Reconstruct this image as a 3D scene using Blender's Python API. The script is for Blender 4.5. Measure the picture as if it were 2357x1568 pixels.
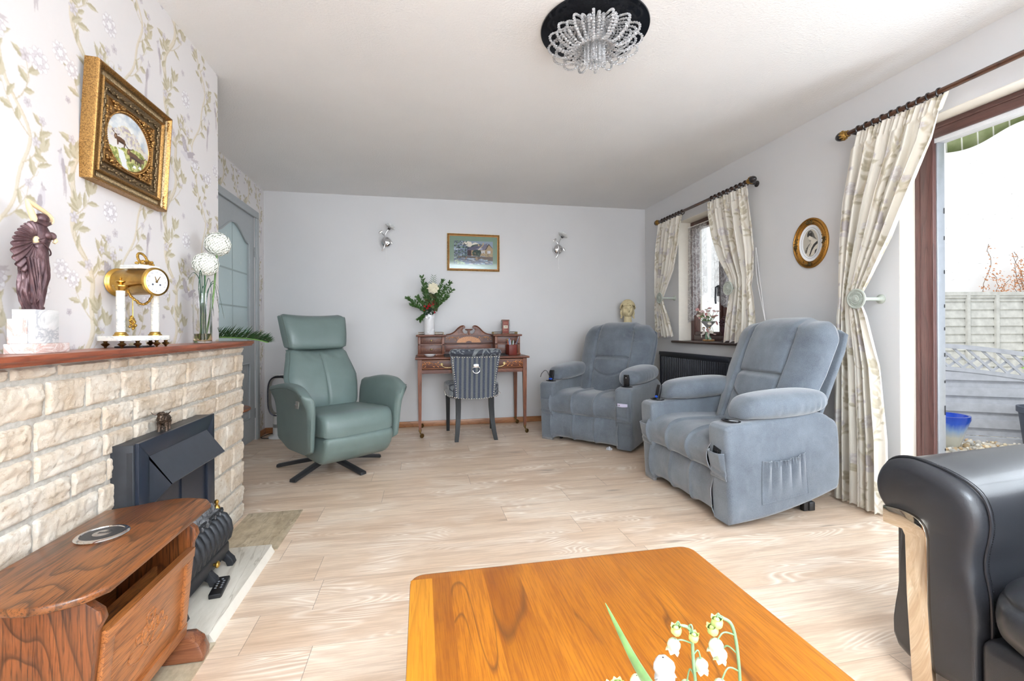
import bpy, bmesh, math, random
import numpy as np
from mathutils import Vector, Matrix, Euler, noise

for o in list(bpy.data.objects): bpy.data.objects.remove(o)
SC = bpy.context.scene
COL = SC.collection
PI = math.pi
R = math.radians

# ------------------------------------------------------------------ camera
cam_d = bpy.data.cameras.new('camera')
cam = bpy.data.objects.new('camera', cam_d); COL.objects.link(cam)
cam_d.sensor_width = 36; cam_d.lens = 16.0
cam_d.shift_y = -26.2 / 2357
cam_d.clip_start = 0.03; cam_d.clip_end = 200
cam.matrix_world = Matrix.Translation((0, 0, 1.019)) @ Matrix.Rotation(-R(11.25), 4, 'Z') @ Matrix.Rotation(R(90), 4, 'X') @ Matrix.Rotation(-0.0054, 4, 'Z')
SC.camera = cam
SC.view_settings.view_transform = 'Standard'
SC.view_settings.look = 'None'
SC.view_settings.gamma = 1
SC.view_settings.use_curve_mapping = False
SC.view_settings.exposure = 1.16

# ------------------------------------------------------------------ world and lights
W = bpy.data.worlds.new('world'); SC.world = W; W.use_nodes = True
bg = W.node_tree.nodes['Background']
bg.inputs[0].default_value = (0.86, 0.93, 1.0, 1); bg.inputs[1].default_value = 0.62

def lamp(name, kind, loc, rot, energy, color=(1, 1, 1), **k):
    d = bpy.data.lights.new(name, kind); d.energy = energy; d.color = color
    for a, b in k.items(): setattr(d, a, b)
    o = bpy.data.objects.new(name, d); COL.objects.link(o); o.location = loc; o.rotation_euler = rot
    return o
# hazy spring sun from behind the house, lighting only the garden
lamp('sun', 'SUN', (-8, 2, 8), Vector((.6, .25, -.75)).to_track_quat('-Z', 'Y').to_euler(), 0.8, (1, 0.96, 0.9), angle=R(10))
# bright overcast sky entering at the patio opening; an added fill lamp shines in unseen from behind the camera
lamp('patio_daylight', 'AREA', (2.86, .72, 1.12), Euler((0, R(90), 0)), 33, (0.84, 0.92, 1), shape='RECTANGLE', size=1.95, size_y=1.2)
lamp('rear_fill_light', 'AREA', (0.5, -2.28, 1.45), Euler((R(90), 0, 0)), 50, (0.88, 0.94, 1), shape='RECTANGLE', size=3.2, size_y=1.4)
# the sky comes in through the real openings; portals only help the sampling
def portal(loc, rot, sx, sy):
    o = lamp('sky_portal', 'AREA', loc, rot, 1, shape='RECTANGLE', size=sx, size_y=sy); o.data.cycles.is_portal = True
portal((2.80, 1.07, 1.05), Euler((0, R(90), 0)), 2.0, 1.9)
portal((2.80, 3.675, 1.5), Euler((0, R(90), 0)), 1.15, 1.0)
# the photographer's flash beside the camera, and its bounce off the ceiling
lamp('camera_flash', 'POINT', (0.0, -0.60, 1.22), Euler((0, 0, 0)), 12, (0.93, 0.96, 1), shadow_soft_size=0.05)
lamp('flash_bounce', 'AREA', (0.75, -0.7, 1.4), Euler((R(180), 0, 0)), 104, (0.76, 0.88, 1), shape='DISK', size=0.5, spread=R(105))

# ------------------------------------------------------------------ node helpers
class NT:
    def __init__(s, name):
        s.m = bpy.data.materials.new(name); s.m.use_nodes = True
        s.t = s.m.node_tree; s.b = s.t.nodes['Principled BSDF']
    def n(s, typ, **k):
        x = s.t.nodes.new(typ)
        for a, b in k.items():
            if a.startswith('i_'): x.inputs[int(a[2:]) if a[2:].isdigit() else a[2:].replace('_', ' ')].default_value = b
            else: setattr(x, a, b)
        return x
    def l(s, a, b): s.t.links.new(a, b)
    def coord(s, kind='Object', scale=(1, 1, 1), rot=(0, 0, 0), loc=(0, 0, 0)):
        c = s.n('ShaderNodeTexCoord'); mp = s.n('ShaderNodeMapping')
        mp.inputs['Scale'].default_value = scale; mp.inputs['Rotation'].default_value = rot; mp.inputs['Location'].default_value = loc
        s.l(c.outputs[kind], mp.inputs[0]); return mp.outputs[0]
    def noise(s, vec, scale=5, detail=4, rough=.55, dist=0):
        x = s.n('ShaderNodeTexNoise'); s.l(vec, x.inputs['Vector'])
        x.inputs['Scale'].default_value = scale; x.inputs['Detail'].default_value = detail
        x.inputs['Roughness'].default_value = rough; x.inputs['Distortion'].default_value = dist
        return x.outputs[0]
    def vor(s, vec, scale=5, feature='F1', out='Distance'):
        x = s.n('ShaderNodeTexVoronoi', feature=feature); s.l(vec, x.inputs['Vector']); x.inputs['Scale'].default_value = scale
        return x.outputs[out]
    def ramp(s, fac, stops, interp='LINEAR'):
        x = s.n('ShaderNodeValToRGB'); e = x.color_ramp.elements; x.color_ramp.interpolation = interp
        while len(e) < len(stops): e.new(0.5)
        for el, (p, c) in zip(e, stops):
            el.position = p; el.color = (c, c, c, 1) if isinstance(c, (int, float)) else tuple(c) + (1,)
        s.l(fac, x.inputs[0]); return x.outputs[0]
    def math(s, op, a, b=None, c=None):
        x = s.n('ShaderNodeMath', operation=op)
        for i, v in enumerate((a, b, c)):
            if v is None: continue
            if isinstance(v, (int, float)): x.inputs[i].default_value = v
            else: s.l(v, x.inputs[i])
        return x.outputs[0]
    def mix(s, f, a, b, mode='MIX'):
        x = s.n('ShaderNodeMix', data_type='RGBA', blend_type=mode)
        for i, v in ((0, f), (6, a), (7, b)):
            if isinstance(v, (int, float)): x.inputs[i].default_value = v
            elif isinstance(v, tuple): x.inputs[i].default_value = v + (1,)
            else: s.l(v, x.inputs[i])
        return x.outputs[2]
    def bump(s, h, strength=.3, dist=.002):
        x = s.n('ShaderNodeBump'); x.inputs['Strength'].default_value = strength; x.inputs['Distance'].default_value = dist
        s.l(h, x.inputs['Height']); s.l(x.outputs[0], s.b.inputs['Normal']); return x
    def base(s, v):
        if isinstance(v, tuple): s.b.inputs['Base Color'].default_value = v + (1,)
        else: s.l(v, s.b.inputs['Base Color'])
    def set(s, **k):
        names = dict(rough='Roughness', metal='Metallic', spec='Specular IOR Level', coat='Coat Weight', trans='Transmission Weight',
                     ior='IOR', sheen='Sheen Weight', coatr='Coat Roughness', alpha='Alpha', sss='Subsurface Weight', sheenr='Sheen Roughness')
        for a, v in k.items():
            i = s.b.inputs[names[a]]
            if isinstance(v, (int, float)): i.default_value = v
            else: s.l(v, i)
        return s

def srgb(r, g, b):
    f = lambda c: (c / 255 / 12.92) if c / 255 <= .04045 else ((c / 255 + .055) / 1.055) ** 2.4
    return (f(r), f(g), f(b))

MATS = {}
def simple(name, col, rough=.5, var=.06, vscale=30, bump=0, bscale=200, **k):
    """plain material with a little procedural variation"""
    if name in MATS: return MATS[name]
    m = NT(name); v = m.coord()
    n = m.noise(v, vscale, 3)
    lo = tuple(max(0, c * (1 - var)) for c in col); hi = tuple(min(1, c * (1 + var)) for c in col)
    m.base(m.ramp(n, [(.3, lo), (.7, hi)])); m.set(rough=rough, **k)
    if bump: m.bump(m.noise(v, bscale, 2), bump, .001)
    MATS[name] = m.m; return m.m

def wood(name, dark, mid, light, axis='Y', rough=.35, coat=.3, sc=1.0, pore=.5, fig=.5):
    """stained timber: low-frequency tone, cathedral contour lines and short dark pores along the axis"""
    if name in MATS: return MATS[name]
    m = NT(name); i = 'XYZ'.index(axis)
    def st(a, l, rot=(0, 0, 0)):
        s = [a * sc] * 3; s[i] = l * sc; return m.coord(scale=tuple(s), rot=rot)
    tone = m.noise(st(7, 1.2), 1.3, 2, .5, .4)
    con = m.math('FRACT', m.math('MULTIPLY', m.noise(st(5, .75), 1.0, 1.5, .45, .25), 22.0))
    con = m.ramp(con, [(0, .1), (.35, 0), (.75, .35), (.93, 1), (1, .2)])
    pores = m.ramp(m.noise(st(210, 9), 1, 3, .6), [(.50, 0), (.66, 1)]); fib = m.noise(st(420, 14), 1, 2, .6)
    c = m.mix(m.ramp(tone, [(.32, 0), (.68, 1)]), mid, light)
    c = m.mix(m.math('MULTIPLY', con, fig), c, dark)
    c = m.mix(m.math('MULTIPLY', pores, pore), c, dark)
    c = m.mix(m.math('MULTIPLY', m.ramp(fib, [(.4, 1), (.6, 0)]), .22), c, dark)
    m.base(c); m.set(rough=rough, coat=coat, coatr=.2); m.bump(pores, -.06, .0004)
    MATS[name] = m.m; return m.m

# ------------------------------------------------------------------ mesh builder
class MB:
    def __init__(s): s.v = []; s.f = []; s.m = []; s.c = None; s.M = Matrix.Identity(4); s.mi = 0
    def add(s, vs, fs, mi=None):
        o = len(s.v); M = s.M
        s.v += [tuple(M @ Vector(p)) for p in vs]
        s.f += [tuple(i + o for i in f) for f in fs]
        s.m += [s.mi if mi is None else mi] * len(fs)
        return s
    def at(s, loc=(0, 0, 0), rot=(0, 0, 0), sc=1):
        s.M = Matrix.Translation(loc) @ Euler(rot).to_matrix().to_4x4() @ (Matrix.Scale(sc, 4) if isinstance(sc, (int, float)) else Matrix.Diagonal((*sc, 1)))
        return s
    def box(s, x0, x1, y0, y1, z0, z1, bev=0, seg=2, mi=None):
        bm = bmesh.new(); bmesh.ops.create_cube(bm, size=1)
        for v in bm.verts:
            v.co = Vector((x0 + (v.co.x + .5) * (x1 - x0), y0 + (v.co.y + .5) * (y1 - y0), z0 + (v.co.z + .5) * (z1 - z0)))
        if bev:
            bev = min(bev, abs(x1 - x0) * .49, abs(y1 - y0) * .49, abs(z1 - z0) * .49)
            bmesh.ops.bevel(bm, geom=bm.edges[:], offset=bev, segments=seg, affect='EDGES', profile=.5)
        bm.verts.index_update()
        s.add([v.co[:] for v in bm.verts], [[v.index for v in f.verts] for f in bm.faces], mi); bm.free(); return s
    def grid(s, fn, nu, nv, cu=False, cv=False, mi=None, cap=False):
        """fn(u,v) with u,v in 0..1"""
        nU = nu if cu else nu + 1; nV = nv if cv else nv + 1
        vs = [fn(i / nu, j / nv) for j in range(nV) for i in range(nU)]
        fs = []
        for j in range(nv):
            for i in range(nu):
                a = j * nU + i; b = j * nU + (i + 1) % nU; c = ((j + 1) % nV) * nU + (i + 1) % nU; d = ((j + 1) % nV) * nU + i
                fs.append((a, b, c, d))
        if cap and cu:
            fs.append(tuple(range(nU))[::-1]); fs.append(tuple(range((nV - 1) * nU, nV * nU)))
        return s.add(vs, fs, mi)
    def lathe(s, prof, n=24, cap=True, mi=None, squash=1):
        """prof list of (r,z)"""
        vs = []; fs = []
        for r, z in prof:
            for k in range(n):
                a = 2 * PI * k / n; vs.append((r * math.cos(a), r * math.sin(a) * squash, z))
        for j in range(len(prof) - 1):
            for k in range(n):
                k2 = (k + 1) % n; fs.append((j * n + k, j * n + k2, (j + 1) * n + k2, (j + 1) * n + k))
        if cap:
            fs.append(tuple(range(n))[::-1]); fs.append(tuple(range((len(prof) - 1) * n, len(prof) * n)))
        return s.add(vs, fs, mi)
    def cyl(s, r, z0, z1, n=20, mi=None): return s.lathe([(r, z0), (r, z1)], n, mi=mi)
    def ell(s, c, r, nu=16, nv=10, e=1.0, e2=None, mi=None):
        e2 = e if e2 is None else e2
        P = lambda x, p: math.copysign(abs(x) ** p, x)
        def fn(u, v):
            a = 2 * PI * u; b = -PI / 2 + PI * v
            cb = P(math.cos(b), e2) if 0 < v < 1 else 1e-4
            return (c[0] + r[0] * cb * P(math.cos(a), e), c[1] + r[1] * cb * P(math.sin(a), e), c[2] + r[2] * P(math.sin(b), e2))
        return s.grid(fn, nu, nv, cu=True, mi=mi, cap=True)
    def tube(s, pts, rad, n=8, mi=None, closed=False, flat=1.0):
        pts = [Vector(p) for p in pts]; N = len(pts)
        rad = rad if isinstance(rad, (list, tuple)) else [rad] * N
        up = None; vs = []
        for i in range(N):
            if closed: t = pts[(i + 1) % N] - pts[i - 1]
            else: t = pts[min(i + 1, N - 1)] - pts[max(i - 1, 0)]
            if t.length < 1e-9: t = Vector((0, 0, 1))
            t.normalize()
            if up is None:
                up = t.orthogonal().normalized()
            up = up - t * up.dot(t)
            if up.length < 1e-6: up = t.orthogonal()
            up.normalize(); w = t.cross(up)
            for k in range(n):
                a = 2 * PI * k / n
                vs.append(pts[i] + (up * math.cos(a) + w * math.sin(a) * flat) * rad[i])
        fs = []
        for i in range(N if closed else N - 1):
            for k in range(n):
                k2 = (k + 1) % n; i2 = (i + 1) % N
                fs.append((i * n + k, i * n + k2, i2 * n + k2, i2 * n + k))
        if not closed: fs.append(tuple(range(n))[::-1]); fs.append(tuple(range((N - 1) * n, N * n)))
        return s.add(vs, fs, mi)
    def slab(s, poly, a0, a1, r=0.0, seg=3, axis='X', mi=None):
        """extruded polygon (2D) along axis with rounded rims; poly in the other two axes order"""
        n = len(poly); P = [Vector(p) for p in poly]
        area = sum(P[i].x * P[(i + 1) % n].y - P[(i + 1) % n].x * P[i].y for i in range(n))
        if area < 0: P = P[::-1]
        nor = []
        for i in range(n):
            d1 = (P[i] - P[i - 1]).normalized(); d2 = (P[(i + 1) % n] - P[i]).normalized()
            b = Vector((d1.y + d2.y, -(d1.x + d2.x))); b = b.normalized() if b.length > 1e-6 else Vector((d1.y, -d1.x))
            c = max(.5, b.dot(Vector((d1.y, -d1.x)))); nor.append(b / c)
        lv = []
        if r:
            for k in range(seg + 1): a = PI / 2 * k / seg; lv.append((a0 + r * (1 - math.cos(a)), r * (1 - math.sin(a))))
            for k in range(seg + 1): a = PI / 2 * (seg - k) / seg; lv.append((a1 - r * (1 - math.cos(a)), r * (1 - math.sin(a))))
        else: lv = [(a0, 0), (a1, 0)]
        def mk(a, p): return (a, p.x, p.y) if axis == 'X' else ((p.x, a, p.y) if axis == 'Y' else (p.x, p.y, a))
        vs = [mk(a, P[i] - nor[i] * ins) for a, ins in lv for i in range(n)]
        fs = []
        for j in range(len(lv) - 1):
            for i in range(n):
                i2 = (i + 1) % n; fs.append((j * n + i, j * n + i2, (j + 1) * n + i2, (j + 1) * n + i))
        fs.append(tuple(range(n))[::-1]); fs.append(tuple(range((len(lv) - 1) * n, len(lv) * n)))
        return s.add(vs, fs, mi)
    def build(s, name, mats, parent=None, ang=42, flat=False, label=None):
        me = bpy.data.meshes.new(name); me.from_pydata(s.v, [], s.f)
        for m in (mats if isinstance(mats, (list, tuple)) else [mats]): me.materials.append(m)
        me.polygons.foreach_set('material_index', s.m)
        me.validate(); me.update()
        bm = bmesh.new(); bm.from_mesh(me); bmesh.ops.recalc_face_normals(bm, faces=bm.faces); bm.to_mesh(me); bm.free()
        if s.c is not None:
            ca = me.color_attributes.new('Col', 'FLOAT_COLOR', 'POINT')
            ca.data.foreach_set('color', np.asarray(s.c, dtype=np.float32).ravel())
        if not flat:
            me.shade_smooth(); me.set_sharp_from_angle(angle=R(ang))
        o = bpy.data.objects.new(name, me); COL.objects.link(o)
        if parent is not None: o.parent = parent
        if label: o['label'] = label
        return o

def tag(o, label, cat, group=None):
    o['label'] = label; o['category'] = cat
    if group: o['group'] = group
    return o
def thing(name, label, cat, loc=(0, 0, 0), rz=0, group=None, rot=None):
    o = bpy.data.objects.new(name, None); COL.objects.link(o); o.empty_display_size = .1
    o.location = loc; o.rotation_euler = rot if rot else (0, 0, rz)
    return tag(o, label, cat, group)
def struct(o): o['kind'] = 'structure'; return o
def dup(root, loc, rz, label, group=None):
    r = root.copy(); COL.objects.link(r); r.location = loc; r.rotation_euler = (0, 0, rz); r['label'] = label
    if group: r['group'] = group
    for ch in list(root.children):
        c = ch.copy(); COL.objects.link(c); c.parent = r
        for g in ch.children:
            d = g.copy(); COL.objects.link(d); d.parent = c
    return r
def sm(x): x = max(0, min(1, x)); return x * x * (3 - 2 * x)
def lerp(a, b, t): return a + (b - a) * t
def interp(tab, x):
    """tab sorted rows (x, a, b...) -> smoothly interpolated tuple"""
    if x <= tab[0][0]: return tab[0][1:]
    for p, q in zip(tab, tab[1:]):
        if x <= q[0]:
            t = (x - p[0]) / (q[0] - p[0]); return tuple(lerp(a, b, t) for a, b in zip(p[1:], q[1:]))
    return tab[-1][1:]
def bez(pts, n):
    """Catmull-Rom through pts"""
    P = [Vector(p) for p in pts]; P = [P[0] * 2 - P[1]] + P + [P[-1] * 2 - P[-2]]; out = []
    for i in range(1, len(P) - 2):
        for k in range(n):
            t = k / n; a, b, c, d = P[i - 1:i + 3]
            out.append(.5 * ((2 * b) + (-a + c) * t + (2 * a - 5 * b + 4 * c - d) * t * t + (-a + 3 * b - 3 * c + d) * t ** 3))
    out.append(P[-2]); return out
# ================================================================== MATERIALS
def floor_mat():
    m = NT('oak_planks'); g = m.n('ShaderNodeTexCoord'); sp = m.n('ShaderNodeSeparateXYZ'); m.l(g.outputs['Object'], sp.inputs[0])
    x, y = sp.outputs[0], sp.outputs[1]
    row = m.math('FLOOR', m.math('DIVIDE', m.math('ADD', y, 20.312 - 2.188 - .203 * 0), .203))
    fy = m.math('FRACT', m.math('DIVIDE', m.math('ADD', y, 20.312 - 2.188), .203))
    h = m.math('FRACT', m.math('MULTIPLY', m.math('SINE', m.math('MULTIPLY', row, 12.9898)), 437.585))
    xo = m.math('ADD', m.math('DIVIDE', x, 1.413), m.math('ADD', h, 10))
    colm = m.math('FLOOR', xo); fx = m.math('FRACT', xo)
    idn = m.math('FRACT', m.math('MULTIPLY', m.math('SINE', m.math('ADD', m.math('MULTIPLY', row, 3.17), m.math('MULTIPLY', colm, 7.31))), 971.37))
    ex = m.math('MINIMUM', fx, m.math('SUBTRACT', 1, fx)); ey = m.math('MINIMUM', fy, m.math('SUBTRACT', 1, fy))
    seam = m.math('MAXIMUM', m.math('LESS_THAN', m.math('MULTIPLY', ex, 1.413), .0011), m.math('MULTIPLY', m.math('LESS_THAN', m.math('MULTIPLY', ey, .203), .0009), .6))
    cb = m.n('ShaderNodeCombineXYZ'); m.l(m.math('ADD', x, m.math('MULTIPLY', idn, 37)), cb.inputs[0]); m.l(m.math('ADD', y, m.math('MULTIPLY', idn, 13)), cb.inputs[1])
    def mp(sx, sy):
        q = m.n('ShaderNodeMapping'); q.inputs['Scale'].default_value = (sx, sy, 1); m.l(cb.outputs[0], q.inputs[0]); return q.outputs[0]
    broad = m.noise(mp(1.1, 5), 1.3, 3, .55, .4)
    fine = m.noise(mp(7, 130), 1, 4, .65)
    lines = m.math('FRACT', m.math('MULTIPLY', m.noise(mp(1.3, 7.5), 1.0, 1.5, .4, .3), 26))
    zone = m.ramp(m.noise(mp(1.6, 3.2), 1.7, 1, .4), [(.50, 0), (.62, 1)])
    white = m.math('MULTIPLY', m.ramp(lines, [(0, 0), (.25, .1), (.55, 1), (.8, .3), (1, 0)]), zone)
    knots = m.vor(mp(1.5, 6), 1.0)
    kn = m.ramp(knots, [(0, 1), (.045, .8), (.10, .12), (.22, 0)])
    streak = m.ramp(m.noise(mp(.9, 11), 1.5, 3, .6), [(.36, 1), (.52, 0)])
    c = m.mix(m.ramp(idn, [(0, 0), (1, 1)]), srgb(206, 180, 154), srgb(224, 203, 180))
    c = m.mix(m.math('MULTIPLY', m.ramp(broad, [(.35, 0), (.7, 1)]), .55), c, srgb(233, 217, 199))
    c = m.mix(m.math('MULTIPLY', streak, .46), c, srgb(174, 144, 118))
    c = m.mix(m.math('MULTIPLY', m.ramp(fine, [(.42, 1), (.60, 0)]), .32), c, srgb(164, 134, 108))
    c = m.mix(m.math('MULTIPLY', white, .62), c, srgb(248, 240, 228))
    c = m.mix(m.math('MULTIPLY', kn, .7), c, srgb(112, 86, 66))
    c = m.mix(m.math('MULTIPLY', seam, .6), c, srgb(96, 74, 58))
    m.base(m.mix(1.0, c, (1.14, 1.13, 1.12), 'MULTIPLY')); m.set(rough=.33, spec=.65)
    m.bump(m.math('SUBTRACT', m.math('MULTIPLY', fine, .3), seam), .12, .0008)
    return m.m
def plaster(name, col, bump=.12, scale=60, rough=.6, dist=.0015, det=3):
    m = NT(name); v = m.coord()
    n = m.noise(v, 2.2, 2)
    m.base(m.ramp(n, [(.3, tuple(c * .965 for c in col)), (.7, col)])); m.set(rough=rough)
    h = m.noise(v, scale, det, .6); m.bump(h, bump, dist); return m.m
M_FLOOR = floor_mat()
M_CEIL = plaster('artex_ceiling', srgb(236, 235, 234), .8, 95, .75, .003, 2)
M_WALL = plaster('painted_plaster', srgb(216, 216, 217), .10, 70, .42)
M_REV = simple('cream_reveal_paint', srgb(240, 234, 222), .5, .02)
M_PAPER = plaster('wallpaper_ground', srgb(224, 220, 219), .05, 400, .55, .0004)
M_SKIRT = wood('skirting_wood', srgb(120, 74, 44), srgb(160, 106, 66), srgb(184, 130, 86), 'X', .4)
M_DOORP = simple('grey_door_paint', srgb(174, 179, 181), .45, .02)
M_UPVC = wood('rosewood_frame', srgb(58, 34, 32), srgb(88, 56, 52), srgb(104, 70, 64), 'Z', .35, .3)
M_UPVCH = wood('rosewood_frame_horizontal', srgb(58, 34, 32), srgb(88, 56, 52), srgb(104, 70, 64), 'Y', .35, .3)
M_ALU = simple('grey_aluminium', srgb(168, 172, 178), .35, .05, metal=.6)
M_WHITE = simple('white_plastic', srgb(238, 238, 238), .4, .02)
M_BLACKP = simple('black_plastic', srgb(24, 24, 27), .35, .1)
M_BRASS = simple('aged_brass', srgb(196, 158, 82), .28, .18, 40, metal=1.0)
M_BRONZE = simple('dark_brass', srgb(120, 98, 62), .35, .3, 60, metal=1.0)
M_CHROME = simple('polished_chrome', srgb(226, 226, 228), .08, .02, metal=1.0)
def glass(name, col=(1, 1, 1), rough=0.0, ior=1.45):
    m = NT(name); m.base(m.ramp(m.noise(m.coord(), 3), [(0, tuple(c * .99 for c in col)), (1, col)])); m.set(rough=rough, trans=1.0, ior=ior); return m.m
M_GLASS = glass('clear_glass')

def pane_mat():
    m = NT('window_pane'); tr = m.n('ShaderNodeBsdfTransparent'); gl = m.n('ShaderNodeBsdfGlossy'); gl.inputs['Roughness'].default_value = .02
    mx = m.n('ShaderNodeMixShader')
    m.l(m.math('ADD', m.math('MULTIPLY', m.noise(m.coord(), 2), .02), .03), mx.inputs[0]); m.l(tr.outputs[0], mx.inputs[1]); m.l(gl.outputs[0], mx.inputs[2])
    m.l(mx.outputs[0], m.t.nodes['Material Output'].inputs[0]); return m.m
M_PANE = pane_mat()
# ---------------------------------------------------------------- floral pattern (polygons on a 0.53 x 0.66 m repeat)
PALETTE = [srgb(218, 208, 190), srgb(200, 188, 164), srgb(178, 168, 140), srgb(198, 190, 166), srgb(196, 188, 190), srgb(213, 208, 211), srgb(176, 167, 172), srgb(234, 232, 233)]
TW, TH = .53, .66
def make_pattern(seed=4, dense=1.0):
    rng = random.Random(seed); out = []          # (layer, colour, pts)
    def strip(pts, w0, w1, c, L):
        pts = [Vector(p) for p in pts]; n = len(pts); a = []; b = []
        for i, p in enumerate(pts):
            t = (pts[min(i + 1, n - 1)] - pts[max(i - 1, 0)]).normalized(); q = Vector((-t.y, t.x)); w = lerp(w0, w1, i / (n - 1)) / 2
            a.append(p + q * w); b.append(p - q * w)
        for i in range(n - 1): out.append((L, c, [a[i], a[i + 1], b[i + 1], b[i]]))
    def leaf(x, y, ang, ln, wd, L=3, flip=1):
        d = Vector((math.cos(ang), math.sin(ang))); q = Vector((-d.y, d.x)); n = 7
        up = []; dn = []; mid = []
        for i in range(n + 1):
            t = i / n; w = wd * math.sin(PI * t ** .8) * (1 + (.14 if i % 2 else -.10)); bend = flip * .16 * ln * t * t
            c = Vector((x, y)) + d * ln * t + q * bend
            mid.append(c); up.append(c + q * w / 2 + d * (.04 * ln if i % 2 else 0)); dn.append(c - q * w / 2 + d * (.04 * ln if i % 2 else 0))
        out.append((L, 2, up + mid[::-1][1:-1])); out.append((L, 3, dn + mid[::-1][1:-1]))
        strip(mid, .0016, .0006, 1 if rng.random() < .5 else 2, L + 1)
    def disc(x, y, r, c, L, n=9, ax=1, ang=0):
        out.append((L, c, [Vector((x + math.cos(ang) * math.cos(2 * PI * k / n) * r - math.sin(ang) * math.sin(2 * PI * k / n) * r * ax,
                                   y + math.sin(ang) * math.cos(2 * PI * k / n) * r + math.cos(ang) * math.sin(2 * PI * k / n) * r * ax)) for k in range(n)]))
    def blossom(x, y, r, c=4):
        a0 = rng.random() * 6
        for k in range(5):
            a = a0 + k * 2 * PI / 5; disc(x + math.cos(a) * r * .55, y + math.sin(a) * r * .55, r * .5, c, 4, 8, .72, a)
            disc(x + math.cos(a) * r * .62, y + math.sin(a) * r * .62, r * .33, 5, 5, 7, .6, a)
        disc(x, y, r * .16, 6, 6, 6)
    def peony(x, y, r):
        disc(x, y, r * .8, 5, 3, 14)
        for ring, (k0, rr, pr) in enumerate([(9, .72, .40), (7, .45, .34), (5, .2, .28)]):
            for k in range(k0):
                a = k * 2 * PI / k0 + ring * .4
                disc(x + math.cos(a) * r * rr, y + math.sin(a) * r * rr, r * pr, 4 if ring < 2 else 6, 4 + ring, 9, .8, a)
                disc(x + math.cos(a) * r * rr * 1.06, y + math.sin(a) * r * rr * 1.06, r * pr * .80, 7 if ring != 1 else 5, 5 + ring, 9, .74, a)
    def bird(x, y, s, f=1, kind=0):
        P = lambda pts: [Vector((x + f * px * s, y + py * s)) for px, py in pts]
        if kind == 0:   # flying bird, wings raised
            out.append((5, 6, P([(-.02, .02), (-.20, .18), (-.27, .38), (-.25, .56), (-.17, .50), (-.14, .58), (-.08, .46), (-.04, .50), (0, .30), (.07, .10)])))
            out.append((6, 5, P([(-.30, .0), (-.25, .06), (-.16, .08), (.05, .12), (.20, .08), (.30, 0), (.22, -.09), (.05, -.15), (-.12, -.10), (-.24, -.05)])))
            out.append((7, 6, P([(.02, .10), (.22, .20), (.42, .26), (.56, .24), (.40, .14), (.46, .08), (.28, .02), (.10, -.04)])))
            out.append((7, 4, P([(.28, .03), (.80, .10), (.72, .04), (.84, .02), (.30, -.05)])))
            for k in range(5): strip([P([(-.03 - .045 * k, .12 + .03 * k)])[0], P([(-.06 - .045 * k, .44)])[0]], .002, .001, 5, 8)
            disc(x - f * .30 * s, y + .01 * s, .05 * s, 5, 6)
        else:           # perched long-tailed bird
            out.append((5, 5, P([(-.06, .40), (0, .46), (.05, .40), (.10, .28), (.14, .05), (.10, -.12), (.0, -.05), (-.08, .12), (-.08, .30)])))
            out.append((6, 6, P([(.02, .28), (.10, .26), (.17, .02), (.14, -.22), (.06, -.08), (.0, .08)])))
            out.append((5, 4, P([(.05, -.08), (.15, -.10), (.22, -.55), (.18, -.85), (.14, -.60), (.10, -.80), (.08, -.40)])))
            disc(x - f * .03 * s, y + .43 * s, .055 * s, 4, 6); out.append((6, 6, P([(-.08, .44), (-.13, .41), (-.07, .40)])))
            out.append((6, 6, P([(-.02, .47), (.02, .58), (.04, .47)])))
    def butterfly(x, y, s):
        for f in (-1, 1):
            disc(x + f * s * .45, y + s * .35, s * .5, 4, 5, 8, .7, f * .8); disc(x + f * s * .35, y - s * .3, s * .36, 1, 5, 8, .7, -f * .6)
            disc(x + f * s * .5, y + s * .38, s * .3, 5, 6, 7, .6, f * .8)
    # two wandering trunks
    for bx, ph, amp, w in ((.11, 0, .05, .021), (.37, 2.2, .06, .011)):
        tr = [(bx + amp * math.sin(ph + 2 * PI * t) + .012 * math.sin(6 * PI * t + ph), TH * t) for t in [i / 40 for i in range(41)]]
        strip(tr, w, w, 0, 1); strip([(px + w * .42, py) for px, py in tr], w * .22, w * .22, 1, 2)
        for i in range(3, 40, 4 if w > .02 else 5):
            px, py = tr[i]; f = 1 if (i // 3) % 2 else -1; L = rng.uniform(.09, .17); a = PI / 2 - f * rng.uniform(.7, 1.3)
            pts = [Vector((px, py))]; aa = a
            for k in range(10):
                aa += f * rng.uniform(-.02, .22); pts.append(pts[-1] + Vector((math.cos(aa), math.sin(aa))) * L / 10)
            strip(pts, .0040, .0014, 1, 2)
            for k in (3, 5, 7, 9):
                if rng.random() < .85:
                    d = pts[k] - pts[k - 1]; ang = math.atan2(d.y, d.x) + (1 if k % 4 == 1 else -1) * rng.uniform(.5, .9)
                    leaf(pts[k].x, pts[k].y, ang, rng.uniform(.036, .062), rng.uniform(.015, .025), 3, 1 if k % 4 == 1 else -1)
            e = pts[-1]; q = rng.random()
            if q < .30: blossom(e.x, e.y, rng.uniform(.014, .020))
            elif q < .45: peony(e.x, e.y, rng.uniform(.026, .034))
            else:
                for da in (-.5, 0, .5): leaf(e.x, e.y, aa + da, rng.uniform(.045, .070), .023, 3)
            # curl
            c0 = pts[5]; cur = [c0]; ca = aa - f * 1.2; st = .004
            for k in range(22): ca += f * .17; cur.append(cur[-1] + Vector((math.cos(ca), math.sin(ca))) * st); st *= .985
            strip(cur, .0012, .0008, 1, 2)
    peony(.245, .50, .036); peony(.47, .20, .034); peony(.02, .27, .030)
    bird(.25, .24, .15, 1, 0); bird(.48, .44, .13, -1, 1); bird(.02, .58, .11, 1, 1)
    butterfly(.20, .08, .016); butterfly(.30, .38, .014)
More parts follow.
